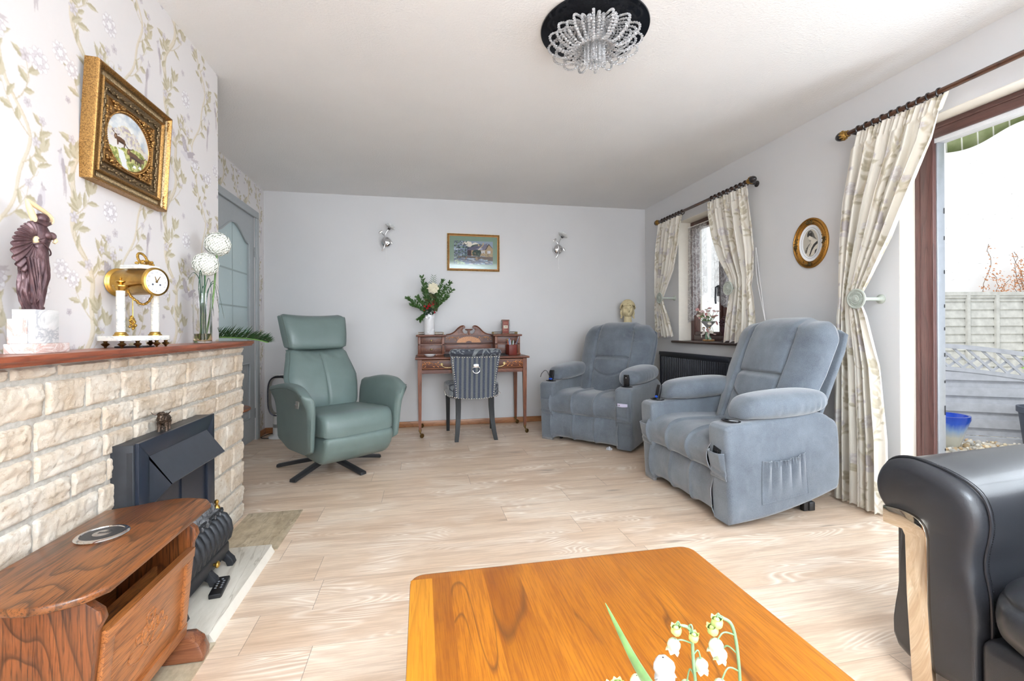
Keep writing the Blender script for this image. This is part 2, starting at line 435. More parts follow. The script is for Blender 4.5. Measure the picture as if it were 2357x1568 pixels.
    for x, y in ((.20, .36), (.22, .61), (.31, .12), (.43, .06), (.46, .62), (.05, .14), (.27, .43)): blossom(x, y, rng.uniform(.011, .017), 4 if rng.random() < .7 else 6)
    return out
PAT = make_pattern()
PATC = make_pattern(9)
def raster(polys, w, h, res, bgc, wrap=True):
    nx, ny = int(round(w / res)), int(round(h / res)); img = np.empty((ny, nx, 3), np.float32); img[:] = bgc
    for L, c, P in sorted(polys, key=lambda q: q[0]):
        col = PALETTE[c] if isinstance(c, int) else c; P = [(p[0], p[1]) for p in P]
        for ox in ((-w, 0, w) if wrap else (0,)):
            for oy in ((-h, 0, h) if wrap else (0,)):
                xs = [p[0] + ox for p in P]; ys = [p[1] + oy for p in P]
                i0, i1 = max(0, int(min(xs) / res) - 1), min(nx, int(max(xs) / res) + 2); j0, j1 = max(0, int(min(ys) / res) - 1), min(ny, int(max(ys) / res) + 2)
                if i0 >= i1 or j0 >= j1: continue
                X, Y = np.meshgrid((np.arange(i0, i1) + .5) * res, (np.arange(j0, j1) + .5) * res); ins = np.zeros(X.shape, bool)
                for k in range(len(xs)):
                    x1, y1, x2, y2 = xs[k - 1], ys[k - 1], xs[k], ys[k]
                    if y1 == y2: continue
                    ins ^= ((Y < y1) != (Y < y2)) & (X < (x2 - x1) * (Y - y1) / (y2 - y1) + x1)
                img[j0:j1, i0:i1][ins] = col
    return img
def soften(img):
    """3x3 wrap-around smoothing of a printed pattern"""
    for ax in (0, 1): img = .25 * np.roll(img, 1, ax) + .5 * img + .25 * np.roll(img, -1, ax)
    return img
def vcol_mat(name, rough=.7, bump=0, **k):
    m = NT(name); a = m.n('ShaderNodeVertexColor', layer_name='Col'); v = m.coord()
    m.base(m.mix(m.math('MULTIPLY', m.noise(v, 40, 3), .10), a.outputs[0], (.75, .72, .68), 'MULTIPLY')); m.set(rough=rough, **k)
    if bump: m.bump(m.noise(v, 900, 2), bump, .0006)
    return m.m

PAPER_IMG = soften(raster(PAT, TW, TH, .0015, srgb(224, 220, 219)))
M_PRINT = vcol_mat('printed_wallpaper', .6)
def paper(parent, place, u0, u1, v0, v1, res, uo, vo):
    """a sheet of printed paper as a fine grid with its print in a colour attribute"""
    nu, nv = max(2, int((u1 - u0) / res)), max(2, int((v1 - v0) / res)); U = np.linspace(u0, u1, nu); V = np.linspace(v0, v1, nv); g = np.meshgrid(U, V)
    co = np.stack([np.broadcast_to(np.asarray(c, float), g[0].shape) for c in place(g[0], g[1])], -1).reshape(-1, 3).astype(np.float32)
    i = (np.arange(nu - 1)[None, :] + np.arange(nv - 1)[:, None] * nu).ravel(); q = np.stack([i, i + 1, i + nu + 1, i + nu], 1).astype(np.int32)
    me = bpy.data.meshes.new('wallpaper'); me.vertices.add(len(co)); me.vertices.foreach_set('co', co.ravel()); me.loops.add(q.size); me.loops.foreach_set('vertex_index', q.ravel())
    me.polygons.add(len(q)); me.polygons.foreach_set('loop_start', np.arange(0, q.size, 4, dtype=np.int32)); me.update(calc_edges=True)
    H, W_ = PAPER_IMG.shape[:2]; c = np.ones((len(co), 4), np.float32); c[:, :3] = PAPER_IMG[(((g[1] - vo) / .0015).astype(int) % H).ravel(), (((g[0] - uo) / .0015).astype(int) % W_).ravel()]
    me.color_attributes.new('Col', 'FLOAT_COLOR', 'POINT').data.foreach_set('color', c.ravel()); me.materials.append(M_PRINT)
    o = bpy.data.objects.new('wallpaper', me); COL.objects.link(o); o.parent = parent; return o

# ================================================================== SETTING
BACK, RIGHT, ALC, CHW, BRK, TOP = 4.885, 2.555, -1.523, -1.076, -0.957, 2.4
REAR = -2.3
b = MB(); b.box(ALC - .1, RIGHT + .1, REAR - .1, BACK + .1, -.06, 0); struct(b.build('floor', M_FLOOR))
b = MB(); b.box(ALC - .1, RIGHT + .3, REAR - .1, BACK + .1, TOP, TOP + .08); struct(b.build('ceiling', M_CEIL))
b = MB(); b.box(ALC - .1, RIGHT + .3, BACK, BACK + .1, 0, TOP); struct(b.build('wall_back', M_WALL))
b = MB()   # wall behind the camera, its unseen wide opening added to let light in
for x0, x1, z0, z1 in ((ALC - .1, -1.2, 0, TOP), (2.2, RIGHT + .26, 0, TOP), (-1.2, 2.2, 0, .7), (-1.2, 2.2, 2.2, TOP)): b.box(x0, x1, REAR - .1, REAR, z0, z1)
struct(b.build('wall_rear', M_WALL))
# right wall with the window and the patio opening
WX0, WX1 = RIGHT, RIGHT + .26
WY0, WY1, WZ0, WZ1 = 3.30, 4.19, .895, 2.09
PY0, PY1, PZ1 = .12, 2.02, 2.092
b = MB()
for y0, y1, z0, z1 in ((WY1, BACK, 0, TOP), (WY0, WY1, 0, WZ0), (WY0, WY1, WZ1, TOP), (PY1, WY0, 0, TOP), (PY0, PY1, PZ1, TOP), (REAR, PY0, 0, TOP)):
    b.box(WX0, WX1, y0, y1, z0, z1)
struct(b.build('wall_right', M_WALL, flat=True))
b = MB(); e = .003   # painted reveals of both openings
b.box(WX0 + .001, WX1, WY1 - e, WY1, WZ0, WZ1); b.box(WX0 + .001, WX1, WY0, WY0 + e, WZ0, WZ1); b.box(WX0 + .001, WX1, WY0, WY1, WZ1 - e, WZ1)
b.box(WX0 + .001, WX1, PY1 - e, PY1, 0, PZ1); b.box(WX0 + .001, WX1, PY0, PY0 + e, 0, PZ1); b.box(WX0 + .001, WX1, PY0, PY1, PZ1 - e, PZ1)
struct(b.build('trim_1', M_REV, flat=True))
# alcove wall with wallpaper, door opening
DY0, DY1, DZ1 = 3.72, 4.64, 2.075
b = MB()
for y0, y1, z0, z1 in ((REAR, DY0, 0, TOP), (DY0, DY1, DZ1, TOP), (DY1, BACK, 0, TOP)): b.box(ALC - .1, ALC, y0, y1, z0, z1, mi=0)
wl = struct(b.build('wall_left', M_PAPER, flat=True))
for y0, y1, z0 in ((2.8, DY0, .1), (DY0, DY1, DZ1), (DY1, BACK, .06)): paper(wl, lambda u, v: (ALC + .0006, u, v), y0, y1, z0, TOP, .0035, .1, .2)
# chimney breast, papered above the mantel
CY0, CY1 = .15, 2.725
b = MB(); b.box(ALC, CHW, CY0, CY1, 0, TOP, mi=0)
wc = struct(b.build('wall_chimney_breast', M_PAPER, flat=True))
paper(wc, lambda u, v: (CHW + .0006, u, v), .8, CY1, .955, TOP, .0018, .02, .28)
# coving line / skirting
b = MB(); b.box(ALC, RIGHT, BACK - .014, BACK, 0, .058, .004); struct(b.build('baseboard_back', M_SKIRT))
M_SKY = wood('skirting_wood_side', srgb(120, 74, 44), srgb(160, 106, 66), srgb(184, 130, 86), 'Y', .4)
b = MB(); b.box(ALC, ALC + .014, 4.70, BACK - .014, 0, .058, .004); struct(b.build('baseboard_left', M_SKY))
b = MB(); b.box(RIGHT - .014, RIGHT, 2.06, BACK - .014, 0, .058, .004); struct(b.build('baseboard_right', M_SKY))

# ---- interior door
def frosted():
    m = NT('frosted_door_glass'); v = m.coord(scale=(1, 30, 10))
    d = m.ramp(m.vor(v, .8), [(0, 1), (.10, 1), (.13, 0)])
    m.base(m.mix(m.math('MULTIPLY', d, .55), srgb(198, 216, 217), srgb(236, 240, 236))); m.set(rough=.35, spec=.3)
    return m.m
d = thing('door_1', 'grey painted panel door with arched frosted glass beyond the chimney breast', 'door'); d['kind'] = 'structure'
b = MB(); X1 = ALC + .018     # architrave
for y0, y1, z0, z1 in ((DY1 - .005, DY1 + .062, 0, DZ1 - .0055), (DY0 - .06, DY0 + .005, 0, DZ1 - .0055), (DY0 - .06, DY1 + .062, DZ1 - .005, DZ1 + .06)): b.box(ALC, X1, y0, y1, z0, z1, .005)
b.build('door_frame', M_DOORP, d)
b = MB(); X0 = ALC - .045; Xd = ALC - .006; ya, yb = DY0 + .005, DY1 - .005; gy0, gy1 = ya + .13, yb - .13
b.box(X0, Xd, ya, gy0, .008, DZ1); b.box(X0, Xd, gy1, yb, .008, DZ1)
b.box(X0, Xd, gy0, gy1, .008, .22); b.box(X0, Xd, gy0, gy1, .72, .90)
# arched head of the glazed panel
n = 26; arch = [(lerp(gy1, gy0, i / n), 1.80 + .13 * (.5 - .5 * math.cos(2 * PI * min(1, max(0, (i / n - .0) / 1.0)))) ** .8) for i in range(n + 1)]
b.slab([(gy0, DZ1), (gy1, DZ1)] + arch, X0, Xd, axis='X')
b.box(X0 + .008, Xd - .012, gy0, gy1, .22, .72); b.box(X0 + .01, Xd - .004, gy0 + .05, gy1 - .05, .27, .67, .01)
b.build('door_leaf', M_DOORP, d)
b = MB()
b.tube([(Xd + .001, gy1, .90), (Xd + .001, gy1, 1.80)] + [(Xd + .001, y, z) for y, z in arch[1:-1]] + [(Xd + .001, gy0, 1.8), (Xd + .001, gy0, .9)], .008, 6, closed=True)
b.tube([(Xd, gy1, .22), (Xd, gy1, .72), (Xd, gy0, .72), (Xd, gy0, .22)], .007, 6, closed=True)
b.build('door_moulding', M_DOORP, d)
b = MB(); b.box(X0 + .015, X0 + .022, gy0 - .01, gy1 + .01, .89, 1.95, mi=0)
for z in (1.22, 1.52): b.box(X0 + .022, X0 + .024, gy0, gy1, z, z + .014, mi=1)
b.box(X0 + .022, X0 + .024, (gy0 + gy1) / 2 - .004, (gy0 + gy1) / 2 + .004, .9, 1.93, mi=1)
b.build('door_glass', [frosted(), simple('glazing_strip', srgb(160, 178, 178), .4, .02)], d)
b = MB()
for z in (.25, 1.75):
    b.at((Xd + .004, DY1 - .002, z)).cyl(.006, -.045, .045, 8)
b.build('hinge', simple('dull_hinge_steel', srgb(150, 152, 152), .45, .1, metal=.5), d)

# ---- small window
w = thing('window_1', 'small dark brown framed window in the right wall behind lace', 'window'); w['kind'] = 'structure'
FX0, FX1 = RIGHT + .135, RIGHT + .20
b = MB(); f = .055
ym = 3.675
for y0, y1, z0, z1 in ((WY0, WY0 + f, WZ0, WZ1), (WY1 - f, WY1, WZ0, WZ1), (WY0 + f, WY1 - f, WZ0, WZ0 + f), (WY0 + f, WY1 - f, WZ1 - f, WZ1), (ym - .016, ym + .016, WZ0 + f, WZ1 - f)): b.box(FX0, FX1, y0, y1, z0, z1, .004)
b.build('window_frame', M_UPVC, w)
for y0, y1 in ((WY0 + f, ym - .016), (ym + .016, WY1 - f)):
    b = MB(); z0, z1, g = WZ0 + f, WZ1 - f, .034
    for a0, a1, c0, c1 in ((y0, y0 + g, z0, z1), (y1 - g, y1, z0, z1), (y0 + g, y1 - g, z0, z0 + g), (y0 + g, y1 - g, z1 - g, z1)): b.box(FX0 - .012, FX1 - .01, a0, a1, c0, c1, .008)
    b.build('casement', M_UPVC, w)
    b = MB(); b.box(FX0 + .02, FX0 + .024, y0 + g, y1 - g, z0 + g, z1 - g); b.build('pane', M_PANE, w)
b = MB(); b.at((FX0 - .03, ym + .03, 1.36)).box(-.01, .02, -.012, .012, -.05, .05, .004); b.tube([(-.01, 0, .04), (-.035, -.01, .03), (-.04, -.01, -.09), (-.035, -.01, -.12)], .008, 8)
b.build('window_handle', simple('pewter_handle', srgb(92, 96, 104), .4, .1, metal=.7), w)
b = MB(); b.box(RIGHT - .055, WX1 - .06, WY0 - .05, WY1 + .06, WZ0 - .022, WZ0 + .001, .009, 3); b.build('window_sill', wood('dark_sill_wood', srgb(34, 20, 16), srgb(58, 34, 28), srgb(74, 46, 38), 'Y', .3, .4), w)
struct(w)

# ---- patio door
p = thing('door_2', 'open sliding patio door in a dark brown frame with white aluminium track', 'door'); p['kind'] = 'structure'
b = MB(); X0, X1 = RIGHT + .105, RIGHT + .155
b.box(X0, X1, PY1 - .092, PY1 - .003, 0, PZ1, .006); b.box(X0, X1, PY0 + .003, PY0 + .09, 0, PZ1, .006)
b.box(X0 - .004, X0 + .02, PY1 - .03, PY1 - .003, 0, PZ1, .006)
b.build('frame_post', M_UPVC, p)
b = MB(); b.box(X0 - .001, X1 - .001, PY0 + .092, PY1 - .0935, PZ1 - .078, PZ1 - .003, .006); b.box(X0 - .006, X0 + .01, PY0, PY1 - .1, PZ1 - .034, PZ1 - .022, .004)
b.build('frame_head', M_UPVCH, p)
b = MB(); b.box(X1 - .03, X1 + .02, PY1 - .098, PY1 - .03, 0, PZ1 - .06, .003); b.box(X1 + .015, X1 + .035, PY1 - .088, PY1 - .02, 0, PZ1 - .07, .003)
b.build('track_post', M_ALU, p)
b = MB(); b.box(X0 + .015, X1 + .035, PY0, PY1 - .085, PZ1 - .095, PZ1 - .066, .003); b.box(X0 + .01, X0 + .016, PY0, PY1 - .085, PZ1 - .10, PZ1 - .07)
b.build('track_head', simple('white_aluminium', srgb(222, 224, 228), .3, .02), p)
b = MB()
for z, h in ((1.62, .03), (1.48, .02), (1.30, .02), (1.12, .018), (1.00, .016), (.86, .02), (.72, .014), (.55, .05), (.36, .012), (.2, .05)): b.box(X1 + .012, X1 + .017, PY1 - .0995, PY1 - .092, z, z + h)
b.build('lock_keep', M_BLACKP, p)
b = MB(); b.box(X0, X1 + .1, PY0, PY1, -.03, .02, .004); b.build('threshold', M_ALU, p)
b = MB(); yy = PY0 + .02   # the sliding leaf, pushed to the near end of the opening
for y0, y1, z0, z1 in ((.14, .21, .02, 1.98), (.93, 1.0, .02, 1.98), (.212, .928, .02, .1), (.212, .928, 1.9, 1.97)): b.box(X1 + .04, X1 + .08, y0, y1, z0, z1, .004)
b.build('sliding_sash', M_UPVC, p)
b = MB(); b.box(X1 + .058, X1 + .063, .2, .94, .09, 1.91); b.build('pane', M_PANE, p)
# ================================================================== FIREPLACE
def stone_mat():
    m = NT('split_face_stone'); v = m.coord()
    n = m.noise(v, 9, 5, .65); f = m.noise(v, 160, 3, .7); d = m.noise(m.coord(scale=(1, 1, 2.2)), 26, 5, .7)
    c = m.ramp(n, [(.3, srgb(184, 166, 144)), (.48, srgb(202, 188, 170)), (.66, srgb(214, 206, 193))])
    c = m.mix(m.math('MULTIPLY', m.ramp(d, [(.56, 0), (.70, 1)]), .6), c, srgb(160, 132, 102))
    m.base(c); m.set(rough=.9, spec=.2); m.bump(m.math('ADD', m.math('MULTIPLY', n, 2.0), f), .6, .003); return m.m
def mortar_mat():
    m = NT('grey_mortar'); v = m.coord(); m.base(m.ramp(m.noise(v, 60, 3), [(.35, srgb(164, 158, 148)), (.65, srgb(186, 181, 172))])); m.set(rough=.95)
    m.bump(m.noise(v, 300, 2), .5, .002); return m.m
ROWZ = [.0, .080, .178, .311, .419, .545, .625, .705, .792, .893, .957]
JOINTS = {9: [1.16, 1.298, 1.445, 1.66, 1.752, 1.995, 2.24, 2.49], 8: [1.16, 1.298, 1.445, 1.66, 1.752, 1.995, 2.24, 2.49],
          7: [1.10, 1.403, 1.55, 1.71, 1.882, 2.13, 2.37, 2.63], 6: [1.12, 1.366, 1.622, 1.775, 2.10, 2.41],
          5: [1.08, 1.25, 1.493, 1.64, 1.90, 2.22, 2.60], 4: [1.10, 1.361, 1.60, 1.9, 2.30, 2.52], 3: [1.05, 1.3, 1.52, 1.8, 2.1, 2.44, 2.60],
          2: [1.0, 1.25, 1.55, 1.9, 2.2, 2.38, 2.58], 1: [1.1, 1.4, 1.7, 2.0, 2.3, 2.45], 0: [1.2, 1.5, 1.9, 2.2, 2.55]}
ROWS = [(0, .080, 1), (.080, .178, 2), (.178, .311, 3), (.311, .419, 4), (.419, .545, 5), (.545, .625, 6), (.625, .705, 6.5), (.705, .792, 7), (.792, .893, 8), (.893, .9355, 9)]
b = MB(); BY1 = 2.748
b.box(CHW + .001, BRK - .012, .2, BY1 - .012, 0, .9355, mi=1)
b.box(ALC + .1, CHW + .001, CY1 + .001, BY1 - .012, 0, .9355, mi=1)
rngb = random.Random(7)
def stone(y0, y1, z0, z1, place, seed, depth=.0105, rag=.006):
    g = .0048; y0 += g; y1 -= g; z0 += g; z1 -= g
    nu = max(5, int((y1 - y0) / .0055)); nv = max(5, int((z1 - z0) / .0055))
    tz = rngb.uniform(-.3, .3); fl = rngb.uniform(.25, .6)
    def fn(u, v):
        y = lerp(y0, y1, u); z = lerp(z0, z1, v)
        e = min(u * (y1 - y0), (1 - u) * (y1 - y0), v * (z1 - z0), (1 - v) * (z1 - z0))
        ed = min(1, e / .007) ** .6
        q = Vector((y * 16 + seed * 7.1, z * 16, seed * 3.3)); r = noise.fractal(q, 1.0, 2.0, 4)
        step = sm((v - fl - .12 * noise.noise(Vector((y * 22, seed, 1)))) / .10)      # a hackle running along the face
        d = depth * ed * (.62 + .38 * step + tz * (v - .5)) + .0032 * r * ed + .0030 * noise.noise(q * 5) * ed + .0022 * noise.noise(q * 12) * ed
        jy = .0035 * noise.noise(Vector((z * 60, seed, 2))); jz = .0035 * noise.noise(Vector((y * 45, seed, 5)))
        k = 1 - min(1, e / .015)
        return place(y + jy * k, z + jz * k, -.012 + (d if e > 1e-6 else -.004))
    b.grid(fn, nu, nv, mi=0)
sd = 0
for z0, z1, key in ROWS:
    js = {1: JOINTS[0], 2: JOINTS[1], 3: JOINTS[2], 4: JOINTS[3], 5: JOINTS[4], 6: JOINTS[5], 6.5: JOINTS[6], 7: [1.14, 1.38, 1.62, 1.775, 2.10, 2.41][:0] or [1.366, 1.62, 1.775, 2.10, 2.41, 2.66], 8: JOINTS[7], 9: JOINTS[9]}[key]
    js = [.35, .62, .88] + [j for j in js if j > 1.0]
    for a, c in zip(js, js[1:] + [BY1]):
        sd += 1
        if z1 <= .66 and a > 1.66 and c < 2.2: continue
        stone(a, c, z0, z1, lambda y, z, d: (BRK + d, y, z), sd)
    # return side towards the door
    for a, c in ((-1.5, -1.28), (-1.28, -1.08), (-1.08, BRK - .004)) if int(key) % 2 else ((-1.5, -1.17), (-1.17, BRK - .004)):
        sd += 1; stone(a, c, z0, z1, lambda x, z, d: (x, BY1 + d, z), sd, .010)
fp = b.build('stone_fireplace', [stone_mat(), mortar_mat()], ang=60)
tag(fp, 'cream split-face stone fireplace with grey mortar joints beneath the wooden mantel', 'fireplace')

# mantel shelf with a stepped moulding
M_MANT = wood('mantel_mahogany', srgb(84, 36, 20), srgb(138, 70, 44), srgb(160, 90, 60), 'Y', .38, .2, 1.2)
b = MB(); MF = -.915; prof = [(CHW + .001, .936), (-.925, .936), (-.925, .9375), (-.922, .944), (-.917, .947), (MF, .949), (MF, .958), (MF - .003, .962), (CHW + .001, .962)]
b.slab([(x, z) for x, z in prof], .25, 2.765, axis='Y')
b.box(-1.45, CHW + .001, CY1 + .001, 2.765, .937, .9618, .001)
tag(b.build('mantel_shelf', M_MANT), 'long reddish brown wooden mantel shelf along the stone fireplace', 'shelf')

# hearth
def marble(name, base, vein, rough=.2, sc=3, warm=None):
    m = NT(name); v = m.coord(scale=(1, 1, 1.6)); n = m.noise(v, sc * 4, 6, .6, 1.2)
    vn = m.ramp(m.math('ABSOLUTE', m.math('SUBTRACT', m.noise(v, sc * 2.2, 5, .6, 1.8), .5)), [(0, 1), (.012, .8), (.05, 0)])
    c = m.ramp(n, [(.3, tuple(x * .80 for x in base)), (.55, base), (.75, tuple(min(1, x * 1.08) for x in base))])
    if warm: c = m.mix(m.math('MULTIPLY', m.ramp(m.noise(v, sc * 3, 4), [(.52, 0), (.66, 1)]), .6), c, warm)
    m.base(m.mix(m.math('MULTIPLY', vn, .75), c, vein)); m.set(rough=rough); return m.m
h = thing('hearth', 'low veined beige stone hearth slab in front of the fireplace', 'hearth')
def slabmat(name, c0, c1, vein, dirt=0):
    m = NT(name); v = m.coord(scale=(2.5, .5, 1), rot=(0, 0, .25)); n = m.noise(v, 9, 5, .65); n2 = m.noise(m.coord(scale=(1, .8, 1)), 14, 5, .7)
    c = m.ramp(n, [(.3, c0), (.7, c1)]); vn = m.ramp(m.math('ABSOLUTE', m.math('SUBTRACT', m.noise(v, 2.2, 4, .6, .8), .5)), [(0, 1), (.006, .6), (.014, 0)])
    c = m.mix(m.math('MULTIPLY', vn, .55), c, vein)
    if dirt: c = m.mix(m.math('MULTIPLY', m.ramp(n2, [(.38, 0), (.62, 1)]), dirt), c, srgb(128, 108, 82))
    m.base(c); m.set(rough=.45); m.bump(n, .2, .001); return m.m
b = MB(); b.box(-.945, -.683, 1.648, 2.285, .0, .030, .004)
b.build('slab', slabmat('hearth_top', srgb(196, 188, 174), srgb(222, 216, 204), srgb(140, 128, 108)), h)
b = MB(); b.slab([(-.684, .0), (-.668, .0), (-.668, .004), (-.683, .0298)], 1.646, 2.268, axis='Y')
b.build('edge_strip', simple('hearth_edge_paint', srgb(232, 226, 214), .5, .03), h)
for y0, y1 in ((.9, 1.645), (2.287, 2.76)): b = MB(); b.box(-.945, -.662, y0, y1, 0, .004); b.build('base_stone', slabmat('hearth_base', srgb(170, 152, 124), srgb(206, 192, 166), srgb(120, 104, 80), .5), h)

# ---- electric fire
fire = thing('electric_fire', 'matt black metal electric fire with sloping hood set against the stone', 'heater', (0, 0, .03))
M_BLK = simple('matt_black_metal', srgb(52, 54, 58), .42, .08, metal=.2)
M_BLK2 = simple('blue_black_panel', srgb(44, 50, 62), .3, .12, 8, metal=.3)
z0 = 0; FXF = -.892
b = MB(); b.box(BRK - .0118, FXF - .0125, 1.660, 2.209, 0, .624, .002); b.box(FXF - .030, FXF - .014, 1.6585, 1.662, 0, .6)
me = b
b.build('housing', M_BLK, fire)
def frame_mb(x0, x1, y0, y1, z0, z1, w, wt):
    b = MB()
    b.slab([(y0, z0), (y0 + w, z0), (y0 + w, z1 - wt), (y0, z1)], x0, x1, .002, 2); b.slab([(y1, z0), (y1, z1), (y1 - w, z1 - wt), (y1 - w, z0)], x0, x1, .002, 2)
    b.slab([(y0, z1), (y0 + w, z1 - wt), (y1 - w, z1 - wt), (y1, z1)], x0, x1, .002, 2); return b
frame_mb(FXF - .012, FXF, 1.667, 2.211, 0, .627, .066, .062).build('front_frame', M_BLK2, fire)
b = MB(); b.box(FXF - .0119, FXF - .0095, 1.73, 2.15, 0, .57)
b.box(FXF - .0095, FXF - .004, 1.94, 1.944, .1, .57); b.build('back_panel', M_BLK2, fire)
b = MB(); b.slab([(FXF + .001, .572), (-.822, .478), (-.825, .474), (FXF + .001, .560)], 1.722, 2.135, axis='Y')
b.slab([(FXF + .001, .571), (-.823, .476), (FXF + .001, .40)], 1.722, 1.725, axis='Y'); b.slab([(FXF + .001, .571), (-.823, .476), (FXF + .001, .54)], 2.132, 2.135, axis='Y')
b.build('hood', simple('hood_metal', srgb(66, 70, 78), .3, .06, metal=.5), fire)
# grate: curved bars, ash pan front, feet, knob, finials
M_IRON = simple('cast_iron', srgb(46, 48, 52), .45, .2, 80, bump=.3, metal=.4)
for k in range(11):
    y = 1.72 + .40 * k / 10; b = MB()
    b.tube([(-.865, y, .215), (-.842, y, .222), (-.818, y, .212), (-.803, y, .185), (-.797, y, .150), (-.803, y, .118), (-.822, y, .095)], [.009, .011, .0125, .0135, .0135, .012, .009], 10, flat=.62)
    b.ell((-.832, y, .232), (.010, .0105, .008), 10, 6); b.build('grate_bar', M_IRON, fire)
b = MB(); b.box(-.882, -.808, 1.690, 2.145, .038, .098, .012, 3); b.box(-.874, -.820, 1.70, 2.135, .098, .200, .01)
b.tube([(-.835, 1.70, .235), (-.835, 2.135, .235)], .006, 8)
b.build('grate_front', M_IRON, fire)
for y in (1.72, 1.96, 2.12):
    b = MB(); b.slab([(-.81, .060), (-.80, .045), (-.785, .030), (-.778, .010), (-.785, .0), (-.805, .0), (-.812, .018), (-.83, .03), (-.84, .06)], y - .016, y + .016, .004, 2, axis='Y'); b.build('grate_foot', M_IRON, fire)
b = MB(); b.at((-.806, 1.985, .068), (0, R(90), 0)).lathe([(.006, 0), (.006, .008), (.0125, .010), (.0135, .015), (.009, .020), (.002, .021)], 16); b.build('grate_knob', M_BRASS, fire)
for y in (2.128, 1.70):
    b = MB(); b.at((-.852, y, .20)).lathe([(.018, 0), (.018, .012), (.010, .014), (.008, .022), (.014, .032), (.0145, .040), (.010, .050), (.005, .055), (.006, .060), (.0085, .066), (.007, .073), (.001, .077)], 16); b.build('brass_finial', M_BRASS, fire)
rg = random.Random(3)
for k in range(16):
    b = MB(); y = 1.735 + .37 * (k % 8) / 7; x = -.868 + .022 * (k // 8) + rg.uniform(-.004, .004); r = rg.uniform(.020, .028); s = rg.random() * 9
    def fn(u, v, s=s, r=r, y=y, x=x):
        a = 2 * PI * u; c = -PI / 2 + PI * v; n = 1 + .35 * noise.noise(Vector((math.cos(a) * 1.6 + s, math.sin(a) * 1.6, c * 1.4)))
        return (x + r * .8 * n * math.cos(c) * math.cos(a), y + r * 1.15 * n * math.cos(c) * math.sin(a), .222 + .02 * (k // 8 == 0) + r * n * math.sin(c))
    b.grid(fn, 12, 8, cu=True, cap=True); b.build('coal', simple('ashy_coal', srgb(98, 98, 100), .9, .75, 60, bump=.6, bscale=150), fire, ang=60)

# remote on the hearth
r_ = thing('remote_control', 'black remote control lying on the stone hearth in front of the grate', 'remote control', (-.762, 1.925, .0305), R(8))
b = MB(); b.slab([(-.019, -.068), (.019, -.068), (.022, -.06), (.022, .06), (.019, .068), (-.019, .068), (-.022, .06), (-.022, -.06)], 0, .017, .004, 3, axis='Z'); b.build('remote_body', M_BLACKP, r_)
b = MB()
for y, x in ((.045, 0), (.028, .009), (.028, -.009), (.012, .009), (.012, -.009), (-.004, .009), (-.004, -.009), (-.02, .009), (-.02, -.009)): b.at((x, y, .0168)).lathe([(.0045, 0), (.004, .0015)], 10)
b.build('button', simple('grey_button', srgb(120, 122, 128), .4, .05), r_)

# highland cow figurine on the fire
cow = thing('cow_figurine', 'small shaggy bronze highland cow figurine on top of the electric fire', 'figurine', (-.921, 1.872, .6575), R(14))
cow.scale = (1.12, 1.12, 1.12)
b = MB()
def shag(c, r, amp=.22, fr=5, nu=28, nv=18):
    def fn(u, v):
        a = 2 * PI * u; q = -PI / 2 + PI * v; d = Vector((math.cos(a) * math.cos(q), math.sin(a) * math.cos(q), math.sin(q)))
        n = 1 + amp * noise.noise(Vector((d.x * fr, d.y * fr, d.z * fr * .5 + c[0] * 90)))
        return (c[0] + r[0] * d.x * n, c[1] + r[1] * d.y * n, c[2] + r[2] * d.z * n)
    b.grid(fn, nu, nv, cu=True, cap=True)
shag((0, .004, .036), (.017, .027, .019)); shag((0, -.018, .040), (.015, .014, .017)); shag((0, -.034, .046), (.0105, .014, .012), .3, 4)
shag((0, -.030, .058), (.010, .009, .006), .5, 6); shag((0, -.046, .041), (.006, .006, .006), .2)
for x in (-.009, .009):
    for y in (-.016, .022): b.tube([(x, y, .030), (x, y, .016), (x * 1.1, y - .001, .006), (x * 1.1, y - .001, 0)], [.008, .0055, .0045, .0055], 8)
b.tube([(0, .030, .040), (0, .034, .030), (0, .033, .014)], [.003, .0025, .004], 6)
cow_m = simple('speckled_bronze', srgb(84, 70, 60), .3, .85, 220, bump=.6, bscale=500, metal=.7)
b.build('body', cow_m, cow, ang=70)
b = MB()
for s in (-1, 1): b.tube([(s * .006, -.030, .056), (s * .015, -.031, .057), (s * .022, -.034, .061), (s * .026, -.036, .067)], [.0028, .0024, .0017, .0005], 8)
b.build('horns', cow_m, cow)

# ================================================================== MAGAZINE TABLE
M_OAKX = wood('dark_oak_top', srgb(46, 26, 14), srgb(118, 68, 34), srgb(150, 92, 46), 'Y', .32, .15, 1.3, .9, .75)
M_OAKZ = wood('dark_oak_side', srgb(46, 23, 11), srgb(116, 64, 30), srgb(146, 84, 42), 'Z', .34, .2, 1.2, .8, .75)
M_OAKF = wood('dark_oak_front', srgb(80, 42, 20), srgb(150, 90, 44), srgb(178, 112, 60), 'Y', .34, .2, 1.5, .8, .5)
t = thing('magazine_table', 'dark oak magazine table with carved slatted pocket in the near left corner', 'table', (0, 0, .0045))
TZ = .47; XB, XF, Y0, Y1 = -.948, -.657, 1.130, 1.600
top = [(XF, Y0), (XF, Y1)] + [(lerp(XF, XB + .05, k / 9), Y1 + .068 * math.sin(PI * min(1, (k / 9) * .86 + .10)) ** .9) for k in range(1, 9)] + [(XB, Y1 - .0), (XB, Y0)]
top += [(lerp(XB + .05, XF, k / 9), Y0 - .068 * math.sin(PI * min(1, ((9 - k) / 9) * .86 + .10)) ** .9) for k in range(1, 9)]
b = MB(); b.slab(top, TZ - .018, TZ, .006, 3, axis='Z'); b.build('table_top', M_OAKX, t)
